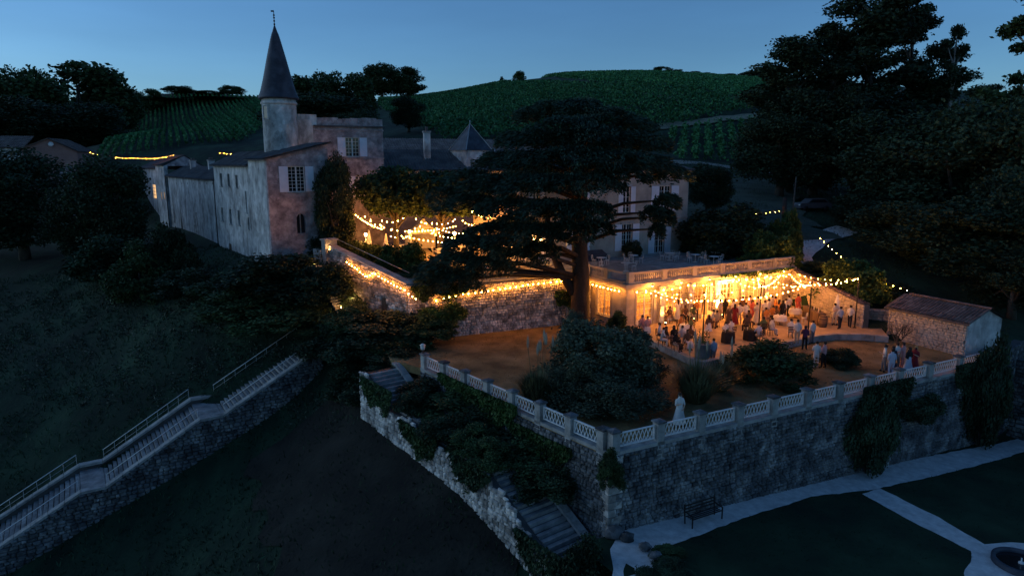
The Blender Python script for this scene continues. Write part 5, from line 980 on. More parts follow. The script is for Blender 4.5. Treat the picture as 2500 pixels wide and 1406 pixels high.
# ------------------------------------------------------------------ pampas grass
def pampas(px, Y, w, h, label, nplume, ph=1.0):
    d = aty(px, 900, Y); o = thing('pampas_grass', label, 'grass clump', (d.x, Y, LAWN), 0, 'pampas clumps on the lawn'); V = []; Fq = []
    for k in range(900):
        a = random.uniform(0, 6.28); r = random.random() ** .6 * w / 2; L = h * random.uniform(.55, 1.05); b = Vector((r * .25 * math.cos(a), r * .25 * math.sin(a), 0)); t = Vector((r * math.cos(a), r * math.sin(a), L * (1 - .35 * (r / (w / 2)) ** 2))); s = Vector((-math.sin(a), math.cos(a), 0)) * .02
        m_ = b.lerp(t, .55) + Vector((0, 0, L * .18)); i = len(V); V += [b - s, b + s, m_ + s, m_ - s, t]; Fq += [(i, i + 1, i + 2, i + 3), (i + 3, i + 2, i + 4)]
    MB().add(V, Fq).build('blades', M['reed'], o)
    for k in range(nplume):
        a = random.uniform(0, 6.28); r = random.random() * w * .38; x, y = r * math.cos(a), r * math.sin(a); z = h * random.uniform(.95, 1.3) * ph
        MB().tube([(x * .2, y * .2, 0), (x * .7, y * .7, z * .6), (x, y, z)], .012, 4).build('stalk', M['reed'], o); MB().lathe([(.01, 0), (.055, .12), (.07, .3), (.05, .5), (.01, .72)], 7, (x, y, z - .1)).build('plume', M['plume'], o)
pampas(1312, 36.0, 3.4, 2.1, 'pampas clump with pale plumes at the left of the huge shrub', 9, 1.45); pampas(1702, 36.4, 4.4, 2.5, 'wide pampas clump behind the woman in white', 8); pampas(1760, 38.2, 3.0, 1.9, 'smaller pampas clump right of the wide one', 3)
# ------------------------------------------------------------------ great cedar
CB = Vector((5.4, 53.6, LAWN)); ced = thing('cedar_tree', 'great spreading cedar with layered branches over the courtyard', 'tree', CB)
tk = MB(); cz = lambda px, py, Y=53.6: aty(px, py, Y) - CB
tk.tube([(0, 0, -.4), (.02, 0, .25), (.05, 0, 1.0), cz(1418, 690), cz(1415, 600), cz(1420, 480), cz(1425, 380), cz(1420, 290)], [1.35, 1.0, .78, .70, .62, .46, .30, .12], 14)
tk.tube([cz(1402, 715), cz(1372, 668), cz(1350, 615), cz(1338, 560), cz(1330, 480)], [.42, .36, .33, .28, .15], 10)
for k in range(7):
    a = k * .9 + .3; tk.tube([(.5 * math.cos(a), .5 * math.sin(a), .5), (1.1 * math.cos(a), 1.1 * math.sin(a), .12), (1.9 * math.cos(a), 1.9 * math.sin(a), -.12)], [.4, .25, .06], 7)
tk.build('trunk', M['barkd'], ced)
pads = []
for px, py, Y, rw in [(1350, 262, 54, 2.1), (1420, 255, 53, 1.8), (1300, 275, 55, 1.6), (1475, 278, 52, 2.2), (1545, 300, 54, 1.8), (1390, 300, 50.5, 2.6), (1265, 335, 54, 1.9), (1335, 335, 51, 2.5), (1450, 325, 50, 2.8), (1540, 340, 51, 2.5), (1595, 345, 54, 1.7), (1225, 385, 53, 2.0), (1300, 385, 50, 2.7), (1400, 375, 48.5, 2.9), (1500, 385, 48.5, 2.9), (1590, 395, 51, 1.8), (1640, 418, 54, 1.5),
                      (1150, 428, 54, 2.0), (1215, 440, 50.5, 2.5), (1310, 440, 48, 2.8), (1420, 440, 47, 3.0), (1515, 418, 47.5, 1.9), (1632, 485, 51, 1.0), (1090, 470, 55, 1.7), (1150, 490, 52, 2.4), (1240, 500, 48.5, 2.4), (1340, 505, 46.5, 2.5), (1430, 505, 46.5, 2.0), (1390, 555, 47.5, 2.0), (1300, 560, 47, 2.4), (1215, 560, 49, 2.4), (1462, 548, 48.5, 1.0),
                      (1596, 515, 49.5, .9), (1626, 525, 50.5, .8), (1606, 556, 49.6, .6), (1160, 590, 50, 2.2), (1110, 630, 50.5, 2.0), (1060, 660, 51, 1.6), (1190, 640, 49.6, 1.9), (1255, 620, 49.4, 1.9), (1120, 680, 50.2, 1.7), (1050, 690, 51, 1.2), (1230, 590, 48.5, 2.0), (1320, 600, 49, 1.3),
                      (1380, 330, 58, 3.0), (1480, 360, 59, 3.0), (1300, 420, 59, 3.0), (1420, 430, 61, 3.2), (1540, 390, 58, 2.4), (1350, 500, 60, 3.0), (1200, 470, 58, 2.6), (1260, 540, 59, 2.4)]:
    p = aty(px, py, Y) - CB; pads.append((p, rw))
CP = []; CD = []
for p, r in pads:
    n = int(1700 * r); a = rng.uniform(0, 2 * np.pi, n); q = np.sqrt(rng.random(n)) * r; lob = 1 + .22 * np.sin(a * 3 + p.x) + .15 * np.sin(a * 7 + p.z); q = q * lob
    out = np.array([p.x, p.y]); ln = max(1.0, np.linalg.norm(out)); oo = out / ln
    X = p.x + q * np.cos(a); Yv = p.y + q * np.sin(a); Z = p.z + .22 * r * .5 - .16 * q ** 2 / r + rng.normal(size=n) * .13 - np.where(q > r * .72, rng.random(n) * .65, 0)
    CP.append(np.column_stack([X, Yv, Z])); CD.append(np.column_stack([np.cos(a) * .7 + oo[0], np.sin(a) * .7 + oo[1], -.25 - .3 * (q / r)]))
V, F = leaf_quads(np.concatenate(CP), .15, .25, .30, np.concatenate(CD)); ob = link(bpy.data.objects.new('crown', np_mesh('crown', V, F, M['cedarleaf']))); ob.parent = ced
bl = MB()
for p, r in pads:
    zt = max(4.2, min(16.0, p.z - .9 - .10 * math.hypot(p.x, p.y))); st = Vector((0, 0, zt)); bl.tube([st, st.lerp(p, .5) + Vector((0, 0, .35)), p + Vector((0, 0, -.08))], [.20, .13, .04], 6)
bl.build('branches', M['barkd'], ced)
# bare shrub before the barn
bsx = atz(2192, 842, LAWN); bsh = thing('bare_shrub', 'leafless branching shrub in front of the barn wall', 'shrub', bsx); bb = MB()
def twig(p, d, L, r, dpt):
    q = p + d * L; bb.tube([p, p.lerp(q, .5) + Vector((random.uniform(-.04, .04), random.uniform(-.04, .04), 0)), q], [r, r * .8, r * .55], 5, False)
    if dpt:
        for k in range(3 if dpt > 1 else 2): twig(p.lerp(q, random.uniform(.6, 1)), (d + Vector((random.uniform(-.6, .6), random.uniform(-.6, .6), random.uniform(-.15, .35)))).normalized(), L * random.uniform(.6, .85), r * .55, dpt - 1)
for k in range(5): a = k * 1.26; twig(Vector((0, 0, -.1)), Vector((.5 * math.cos(a), .5 * math.sin(a), 1)).normalized(), .75, .045, 4)
bb.build('branches', M['bark'], bsh)
# old trunk and pole beside the drive
q = aty(1912, 558, 74); tr_ = thing('dead_trunk', 'stub of an old trunk holding the end of a bulb string', 'trunk', (q.x, 74, ground(q.x, 74))); MB().tube([(0, 0, -.3), (.05, 0, 1.5), (-.05, 0, aty(1912, 482, 74).z - ground(q.x, 74))], [.34, .26, .22], 9).build('stem', M['barkd'], tr_)
q = aty(1932, 550, 76); po = thing('wooden_pole', 'slim wooden pole right of the old trunk', 'pole', (q.x, 76, ground(q.x, 76))); MB().tube([(0, 0, -.3), (.15, 0, aty(1934, 432, 76).z - ground(q.x, 76))], [.11, .08], 8).build('shaft', M['bark'], po)
# ------------------------------------------------------------------ vineyards
ORD = ['first', 'second', 'third', 'fourth', 'fifth', 'sixth', 'seventh', 'eighth', 'ninth', 'tenth', 'eleventh', 'twelfth', 'thirteenth', 'fourteenth', 'fifteenth', 'sixteenth', 'seventeenth', 'eighteenth', 'nineteenth', 'twentieth', 'twenty-first', 'twenty-second', 'twenty-third', 'twenty-fourth', 'twenty-fifth', 'twenty-sixth', 'twenty-seventh', 'twenty-eighth', 'twenty-ninth', 'thirtieth', 'thirty-first', 'thirty-second', 'thirty-third', 'thirty-fourth']
def row_leaves(P0, P1, per, size, h=1.3, w=.42):
    L = (P1 - P0).length; n = int(L * per); t = rng.random(n); X = P0.x + (P1.x - P0.x) * t + rng.normal(size=n) * w * .5; Y = P0.y + (P1.y - P0.y) * t + rng.normal(size=n) * w * .5
    return np.column_stack([X, Y, ground_np(np.column_stack([X, Y])) + .25 + h * rng.random(n) ** .8])
vd = Vector((-.44, .90)).normalized(); vb = Vector((vd.y, -vd.x)); V0 = Vector((-81.5, 136))
for k in range(34):
    a = V0 + vb * (k * 1.5) + vd * (k * .5 if k < 18 else 9 + (k - 18) * 5.5); b = V0 + vb * (k * 1.5) + vd * (160 - abs(k - 12) * .8)
    o = thing('vine_row', '%s vine row from the left in the small vineyard left of the tower' % ORD[k], 'vine row', (a.x, a.y, ground(a.x, a.y)), 0, 'vine rows left of the tower')
    P = row_leaves(a, b, 16, .24, 1.15, .30); V, F = leaf_quads(P - np.array(o.location), .24, 0, .7); ob = link(bpy.data.objects.new('foliage', np_mesh('foliage', V, F, M['vine']))); ob.parent = o
    st = MB()
    for j in range(0, 150, 6): q = a.lerp(b, j / 150); st.box(q.x - a.x - .04, q.x - a.x + .04, q.y - a.y - .04, q.y - a.y + .04, ground(q.x, q.y) - o.location.z - .2, ground(q.x, q.y) - o.location.z + 1.5)
    st.build('stakes', M['bark'], o)
def vineyard(name, poly, ang, sp, label, per=14.0, size=.30):
    d = Vector((math.cos(R(ang)), math.sin(R(ang)))); n = Vector((-d.y, d.x)); P2 = [up2(p) for p in poly]; tmin, tmax = min(p.dot(n) for p in P2), max(p.dot(n) for p in P2); parts_ = []
    t = tmin + sp / 2
    while t < tmax:
        hits = []
        for a, b in zip(P2, P2[1:] + P2[:1]):
            ta, tb = a.dot(n) - t, b.dot(n) - t
            if ta * tb < 0: hits.append(a.lerp(b, ta / (ta - tb)).dot(d))
        hits.sort()
        for s0, s1 in zip(hits[::2], hits[1::2]): parts_.append(row_leaves(d * s0 + n * t, d * s1 + n * t, per, size, 1.4, .75))
        t += sp
    V, F = leaf_quads(np.concatenate(parts_), size, 0, .75); o = link(bpy.data.objects.new(name, np_mesh(name, V, F, M['vine']))); return setp(o, label, 'vineyard', None, 'stuff')
hp = lambda px, py: hit(px, py, y0=95, y1=420).to_2d()
vineyard('vineyard', [hp(925, 262), hp(1090, 345), hp(1250, 345), hp(1480, 330), hp(1600, 320), hp(1850, 268), hp(1700, 225), hp(1480, 215), hp(1380, 210), hp(1150, 197), hp(1045, 218), hp(930, 236)], 118, 2.4, 'wide vineyard slope behind the chateau seen as one green mass')
vineyard('vineyard', [hp(1290, 190), hp(1450, 206), hp(1700, 222), hp(1860, 262), hp(1880, 215), hp(1860, 196), hp(1650, 186), hp(1400, 184)], 30, 2.6, 'upper vineyard block under the skyline seen as one green mass')
vineyard('vineyard', [hp(1660, 392), hp(1860, 402), hp(1870, 300), hp(1720, 312), hp(1630, 330)], 75, 2.3, 'lower vineyard block right of the cedar seen as one green mass', 14, .28)
drape('dry_strip', [hp(1600, 318), hp(1720, 303), hp(1850, 288), hp(1950, 280)], 3.4, M['drygrass'], 'pale strip of dry grass crossing the vineyard', lift=.3)
drape('meadow', [hit(1770, 425, y0=70).to_2d(), hit(1800, 480, y0=70).to_2d(), hit(1830, 540, y0=68).to_2d(), hit(1900, 590, y0=64).to_2d()], 15, M['meadow'], 'mown grass bank right of the manor house', lift=.14)
drape('farm_track', [hp(1640, 398), hp(1720, 402), hp(1800, 412), hp(1900, 430), hp(2000, 440)], 4.0, M['dirt'], 'grey track behind the manor house')
drape('drive', [hit(2070, 560).to_2d(), hit(1985, 592).to_2d(), hit(1950, 625).to_2d(), hit(1955, 670).to_2d()], 2.6, M['gravel'], 'pale drive curving down behind the patio')
drape('drive', [hit(2105, 690).to_2d(), hit(2150, 715).to_2d(), hit(2215, 740).to_2d()], 2.2, M['dirt'], 'pale bit of drive behind the barn')
drape('bank_path', [hp(1290, 199), hp(1390, 212), hp(1500, 226), hp(1600, 238), hp(1700, 262)], 3.0, M['drygrass'], 'dry bank between the two vineyard blocks', lift=.3)

# ------------------------------------------------------------------ strings of bulbs
bulb_me = MB().lathe([(.012, -.085), (.05, -.06), (.062, -.02), (.045, .03), (.02, .06)], 8).mesh('bulb', M['bulb'])
sock_me = MB().lathe([(.022, .055), (.022, .12)], 6).mesh('socket', M['black'])
def string(pts, label, sag=.25, step=.45, skip=0.0, wall=False, scale=.52, grp='strings of warm bulbs', cable=.012):
    pts = [Vector(p) for p in pts]; path = []
    for a, b in zip(pts, pts[1:]):
        n = max(4, int((b - a).length / .4))
        for i in range(n): t = i / n; path.append(a.lerp(b, t) - Vector((0, 0, 4 * sag * t * (1 - t))))
    path.append(pts[-1]); O_ = path[0].copy(); o = thing('bulb_string', label, 'string lights', O_, 0, grp)
    MB().tube([p - O_ for p in path], cable, 4).build('cable', M['black'], o)
    acc = step * .5; L = 0.0
    for a, b in zip(path, path[1:]):
        d = (b - a).length
        while acc < L + d:
            p = a.lerp(b, (acc - L) / d) - O_; acc += step * random.uniform(.82, 1.18)
            if random.random() < skip: continue
            q = inst('bulb', bulb_me, o, p + Vector((0, 0, -.11)), (random.uniform(-.15, .15), random.uniform(-.15, .15), 0), (scale,) * 3); inst('socket', sock_me, q)
        L += d
    return o
p0 = Vector((12.75, 44.3, 3.8)); p1 = Vector((22.2, 49.8, 3.9)); pR = Vector((26.8, 52.0, 4.0)); p2 = Vector((19.0, 51.2, 3.5))
for p, lab in ((p0, 'dark pole standing in the round planter at the patio corner'), (p1, 'tall dark pole at the right front of the patio'), (pR, 'dark pole at the near end of the patio wall'), (p2, 'dark pole in the middle of the crowd on the patio')):
    o = thing('light_pole', lab, 'pole', (p.x, p.y, 0), 0, 'poles holding the bulb strings'); MB().tube([(0, 0, 0), (0, 0, p.z + .06)], .05, 8).build('shaft', M['black'], o); MB().lathe([(.14, 0), (.14, .03), (.05, .06)], 10).build('foot', M['black'], o); MB().ball((0, 0, p.z + .08), .05, 8, 5).build('cap', M['black'], o)
fv = lambda u, z=3.0: Vector((*pv(u, -.45), z))
for a, b, lab, sg in [(p0, fv(1.5), 'bulb string from the planter pole to the left corner of the pavilion', .35), (p0, fv(8.0), 'bulb string from the planter pole to the open door', .45), (p0, p1, 'bulb string along the front of the patio between planter and tall pole', .35), (p1, pR, 'bulb string from the tall pole to the pole at the patio wall', .18), (p1, fv(12.4), 'bulb string from the tall pole to the fourth door', .5), (p1, fv(15.2), 'bulb string from the tall pole to the fifth door', .45), (p1, fv(18.2), 'bulb string from the tall pole to the right corner of the pavilion', .4), (p2, fv(11.2), 'bulb string from the middle pole straight to the pavilion', .25), (p2, fv(14.0), 'bulb string from the middle pole to the fifth door', .25), (p2, fv(17.0), 'bulb string from the middle pole to the sixth door', .3), (p2, p1, 'short bulb string between middle and tall pole', .12), (p2, fv(3.0, 2.7), 'bulb string from the middle pole to the first door', .3), (p0, fv(2.8, 2.7), 'lower bulb string from the planter pole to the first pilaster', .2), (pR, fv(16.8, 3.1), 'bulb string from the wall pole to the sixth door', .5), (pR, fv(18.8), 'bulb string along the patio wall to the pavilion', .4)]:
    bright = b in (p1, pR)
    string([a, b], lab, sg * random.uniform(.7, 1.4), .62 if bright else .95, scale=.48 if bright else .36)
string([Vector((*pv(u, -.47), 3.04 - (.12 if i % 2 else 0))) for i, u in enumerate((.2, 3, 6, 9, 12, 15, 18.5))], 'bulb string under the front cornice of the pavilion', .12, .85)
string([Vector((*pv(-.5, .1), 3.02)), Vector((*pv(-.5, 4.7), 3.02))], 'bulb string under the side balustrade next to the cedar', .05, .5)
sd = Vector((SW_R.x - SW_L.x, SW_R.y - SW_L.y, 0)).normalized(); so = Vector((sd.y, -sd.x, 0)) * .30
sw_pt = lambda px, py: (lambda u, z: Vector((SW_L.x, SW_L.y, z)) + sd * u + so)(*online(px, py, SW_L + so.to_2d(), math.degrees(math.atan2(sd.y, sd.x))))
string([sw_pt(1388, 680), sw_pt(1290, 691), sw_pt(1200, 705), sw_pt(1125, 715)], 'bulb string along the top of the courtyard wall', .05, .5)
string([sw_pt(1120, 716), sw_pt(1090, 722), sw_pt(1050, 733)], 'bulb string half hidden by leaves at the wall corner', .05, .5)
rd = Vector((SW_L.x - RM_A.x, SW_L.y - RM_A.y, 0)).normalized(); ro = Vector((rd.y, -rd.x, 0)) * .30
rm_pt = lambda px, py: (lambda u, z: Vector((RM_A.x, RM_A.y, z)) + rd * u + ro)(*online(px, py, RM_A + ro.to_2d(), math.degrees(math.atan2(rd.y, rd.x))))
string([rm_pt(843, 634), rm_pt(870, 652), rm_pt(893, 672)], 'upper bulb string on the sloping wall', .04, .50); string([rm_pt(893, 672), rm_pt(912, 662), rm_pt(945, 682), rm_pt(985, 702), rm_pt(1018, 728)], 'lower bulb string on the sloping wall', .06, .50)
string([aty(1998, 574, 66), Vector((31.0, 52.6, 2.95))], 'long bulb string running down to the barn roof', .7, .85, scale=.42)
string([aty(1822, 521, 70), aty(1908, 512, 74)], 'short row of bulbs ending at the old trunk', .08, .80, scale=.22)
string([aty(216, 371, 112), aty(330, 384, 108), aty(432, 375, 104)], 'long bulb string sagging behind the far end of the left wing', .35, .85, scale=.24); string([aty(532, 372, 96), aty(612, 374, 92)], 'bulb string glowing behind the roofs of the left wing', .1, .8, scale=.22)
for a, b, lab in [((866, 520, 64), (932, 556, 60), 'bulb string at the foot of the keep in the courtyard'), ((975, 572, 62), (1138, 590, 61), 'front bulb string crossing the courtyard'), ((1062, 553, 70), (1138, 568, 68), 'rear bulb string crossing the courtyard'), ((1050, 566, 66), (1136, 578, 65), 'middle bulb string crossing the courtyard'), ((985, 562, 67), (1120, 548, 72), 'bulb string between the two courtyard trees'), ((1150, 512, 66), (1200, 530, 64), 'high bulb string seen through the cedar'), ((1200, 548, 64), (1270, 552, 63), 'bulb string behind the left cedar branches'), ((1240, 570, 60), (1310, 580, 60), 'bulb string close to the cedar trunk')]:
    string([aty(*a), aty(*b)], lab, .2, .42)
for k, (a, b, lab) in enumerate([((885, 522, 62.5), (985, 530, 63), 'bulb garland in the left courtyard tree crown'), ((925, 545, 62.8), (1040, 540, 63), 'lower bulb garland in the left courtyard tree'), ((940, 562, 63.5), (1000, 570, 63.5), 'lowest bulb garland under the left courtyard tree'), ((1010, 528, 64), (1110, 535, 65), 'bulb garland in the right courtyard tree crown'), ((900, 532, 61.5), (960, 555, 61.5), 'bulb garland before the left courtyard trunk'), ((1015, 545, 62), (1085, 560, 62.5), 'bulb garland above the white tent'), ((1095, 520, 66), (1160, 545, 65), 'bulb garland at the right of the courtyard trees'), ((1285, 560, 63), (1335, 545, 63), 'bulb garland at the manor end of the courtyard')]):
    string([aty(*a), aty((a[0] + b[0]) / 2, a[1] + 14, a[2] + 1), aty(*b)], lab, .25, .55, .15)
def candle(p, label, r=.10, power=12):
    o = thing('candle_lantern', label, 'lantern', p, 0, 'candle lanterns'); MB().box(-r, r, -r, r, 0, .02).box(-r, r, -r, r, .30, .33).build('frame', M['dmetal'], o)
    for sx in (-1, 1):
        for sy in (-1, 1): MB().bar((sx * r * .9, sy * r * .9, .02), (sx * r * .9, sy * r * .9, .30), .015).build('post', M['dmetal'], o)
    MB().lathe([(.045, .02), (.045, .15)], 8).build('candle', M['wframe'], o); MB().lathe([(.005, .15), (.028, .18), (.022, .22), (.003, .27)], 8).build('flame', M['candle'], o)
    point('candle_light', (0, 0, .42), power, (1, .50, .16), .05, o)
def cs_pt(s, y): z = zsc(s); q = CS + cd_ * s - cn_ * y; return Vector((q.x, q.y, z + .02))
for s, y, lab in ((1.2, -.7, 'candle lantern at the top of the candle steps'), (3.2, .75, 'candle lantern half way up the candle steps'), (5.4, .75, 'candle lantern low on the right of the candle steps'), (6.0, -.6, 'candle lantern at the foot of the candle steps')): candle(cs_pt(s, y), lab, power=22)
q = aty(809, 620, 60.4); candle(Vector((q.x, q.y - .6, 5.0 - .0)), 'candle lantern on the low wall beside the gable')
MB().box(-1.6, 0, -.25, .25, 3.0, 5.0).build('low_wall', M['cap'], rmp).location = (-.6, -.2, 0)
def added_lamp(p, label, power):  # lamp posts added to give the courtyard more warm glow
    o = thing('added_lamp', label, 'lamp', p, 0, 'added courtyard lamps'); MB().tube([(0, 0, -2.2), (0, 0, 0)], .03, 6).build('post', M['black'], o); MB().lathe([(.10, 0), (.13, .24), (.02, .34)], 8).build('shade', M['lampglow'], o); MB().lathe([(.16, .34), (.02, .42)], 8).build('hat', M['black'], o); point('added_lamp_light', (0, -.05, -.25), power, (1, .42, .09), .1, o)
for px, py, Y, lab, pw in [(893, 575, 66, 'added lamp post before the ochre wall at the foot of the keep', 330), (1000, 590, 69, 'added lamp post behind the white tent', 420), (1110, 590, 67, 'added lamp post at the right of the white tent', 420), (1215, 610, 63, 'added lamp post behind the left cedar branches', 420), (1320, 600, 62.5, 'added lamp post near the cedar trunk by the manor', 160), (1145, 640, 58.5, 'added lamp post over the banquet table below the cedar', 300)]:
    q = aty(px, py, Y); added_lamp((q.x, q.y, COURT + 2.2), lab, pw)
# ------------------------------------------------------------------ people
COL = dict(white=(.66, .65, .62), cream=(.60, .54, .44), blue=(.40, .46, .58), navy=(.02, .025, .045), black=(.012, .012, .014), beige=(.42, .35, .25), coral=(.50, .10, .07), pink=(.55, .30, .30), red=(.20, .02, .03), grey=(.20, .20, .21), orange=(.50, .20, .05), brown=(.11, .065, .04), green=(.10, .14, .07), dark=(.03, .022, .018), blond=(.35, .24, .11), purple=(.06, .03, .09), skin=(.52, .33, .24))
for k, c_ in COL.items(): M['c_' + k] = mat('cloth_' + k if k != 'skin' else 'skin', [tuple(v * .85 for v in c_), c_], scale=6, rough=.85 if k != 'skin' else .5, coord='obj')
def skin_mesh(J, E, root='pel', sub=1):
    names = list(J); idx = {n: i for i, n in enumerate(names)}; me = bpy.data.meshes.new('sk'); me.from_pydata([J[n][0] for n in names], [(idx[a], idx[b]) for a, b in E], [])
    o = bpy.data.objects.new('sk', me); C.objects.link(o); o.modifiers.new('s', 'SKIN'); sv = me.skin_vertices[0].data
    for n in names: sv[idx[n]].radius = J[n][1] if isinstance(J[n][1], tuple) else (J[n][1],) * 2; sv[idx[n]].use_root = n == root
    su = o.modifiers.new('u', 'SUBSURF'); su.levels = sub; su.render_levels = sub
    dg = bpy.context.evaluated_depsgraph_get(); m2 = bpy.data.meshes.new_from_object(o.evaluated_get(dg)); bpy.data.objects.remove(o); return m2
def pose(arms=((.02, -.02), (.02, -.02)), legs='stand', lean=0.0, turn=0.0, step=0.0):
    """arms: per side (elbow forward, hand kind)"""
    J = {}; hz = .94 if legs != 'sit' else .54
    J['pel'] = ((0, 0, hz), (.155, .115)); ly = lambda z: -lean * (z - hz)
    for n, z, r in (('spi', hz + .20, (.145, .105)), ('che', hz + .40, (.175, .115)), ('nec', hz + .56, (.062, .062)), ('hea', hz + .66, (.085, .095)), ('top', hz + .77, (.078, .092))): J[n] = ((0, ly(z), z), r)
    E = [('pel', 'spi'), ('spi', 'che'), ('che', 'nec'), ('nec', 'hea'), ('hea', 'top')]
    for s, sd_ in ((1, 'l'), (-1, 'r')):
        sz = hz + .47; J['sh' + sd_] = ((s * .185, ly(sz), sz), .062); k = arms[0 if s > 0 else 1]
        if k == 'down': el, wr, ha = (s * .235, ly(sz) + .02, sz - .28), (s * .25, ly(sz) - .05, sz - .53), (s * .245, ly(sz) - .08, sz - .63)
        elif k == 'glass': el, wr, ha = (s * .24, ly(sz) - .02, sz - .27), (s * .15, ly(sz) - .25, sz - .15), (s * .12, ly(sz) - .32, sz - .11)
        elif k == 'up': el, wr, ha = (s * .33, ly(sz) - .08, sz + .12), (s * .25, ly(sz) - .16, sz + .36), (s * .23, ly(sz) - .17, sz + .45)
        elif k == 'hip': el, wr, ha = (s * .36, ly(sz) + .06, sz - .24), (s * .22, ly(sz) - .06, sz - .42), (s * .17, ly(sz) - .11, sz - .45)
        elif k == 'fwd': el, wr, ha = (s * .23, ly(sz) - .14, sz - .24), (s * .16, ly(sz) - .37, sz - .24), (s * .14, ly(sz) - .46, sz - .22)
        else: el, wr, ha = (s * .24, ly(sz) - .05, sz - .27), (s * .12, ly(sz) - .18, sz - .42), (s * .05, ly(sz) - .22, sz - .46)   # lap
        J['el' + sd_] = (el, .045); J['wr' + sd_] = (wr, .032); J['ha' + sd_] = (ha, (.042, .022)); E += [('che', 'sh' + sd_), ('sh' + sd_, 'el' + sd_), ('el' + sd_, 'wr' + sd_), ('wr' + sd_, 'ha' + sd_)]
        J['hi' + sd_] = ((s * .095, 0, hz - .05), .095)
        if legs == 'sit': kn, an, to = (s * .13, -.42, .50), (s * .12, -.40, .09), (s * .125, -.55, .04)
        elif legs == 'walk': f = .16 * s; kn, an, to = (s * .10, -.05 - f * .5, .50), (s * .10, -f, .09), (s * .11, -f - .15, .04)
        else: kn, an, to = (s * .105, -.015 + step * s * .05, .50), (s * .11, .02 + step * s * .08, .09), (s * .135, -.13 + step * s * .08, .04)
        J['kn' + sd_] = (kn, .066); J['an' + sd_] = (an, .043); J['to' + sd_] = (to, (.045, .032)); E += [('pel', 'hi' + sd_), ('hi' + sd_, 'kn' + sd_), ('kn' + sd_, 'an' + sd_), ('an' + sd_, 'to' + sd_)]
    return J, E
def seg_d(p, a, b):
    a = Vector(a); b = Vector(b); ab = b - a; t = max(0, min(1, (p - a).dot(ab) / max(1e-9, ab.length_squared))); return (p - a - ab * t).length
def dress_mesh(J, L, flare, legs):
    hz = J['pel'][0][2]
    if legs == 'sit':
        return MB().add([(x, y, z) for y, z, w in ((.12, hz + .16, .15), (.16, hz - .05, .19), (-.2, hz + .06, .21), (-.48, hz + .02, .22), (-.52, .30, .24), (-.50, .16, .25)) for x in (-w, -w * .4, w * .4, w)], [(i * 4 + k, i * 4 + k + 1, i * 4 + k + 5, i * 4 + k + 4) for i in range(5) for k in range(3)], True)
    m = MB(); zz = [(hz + .22, .148), (hz + .05, .175), (hz - .12, .20), (hz - .12 - (hz - .12 - L) * .5, .20 + flare * .5), (L, .20 + flare)]; V = []; n = 22
    for i, (z, r) in enumerate(zz):
        for k in range(n): a = 2 * math.pi * k / n; q = r * (1 + (.09 * math.sin(k * 2.9) * i / 4)); V.append((q * math.cos(a), q * .82 * math.sin(a) + (0), z))
    return m.add(V, [(i * n + (k + 1) % n, i * n + k, (i + 1) * n + k, (i + 1) * n + (k + 1) % n) for i in range(len(zz) - 1) for k in range(n)], True)
POSES = {}
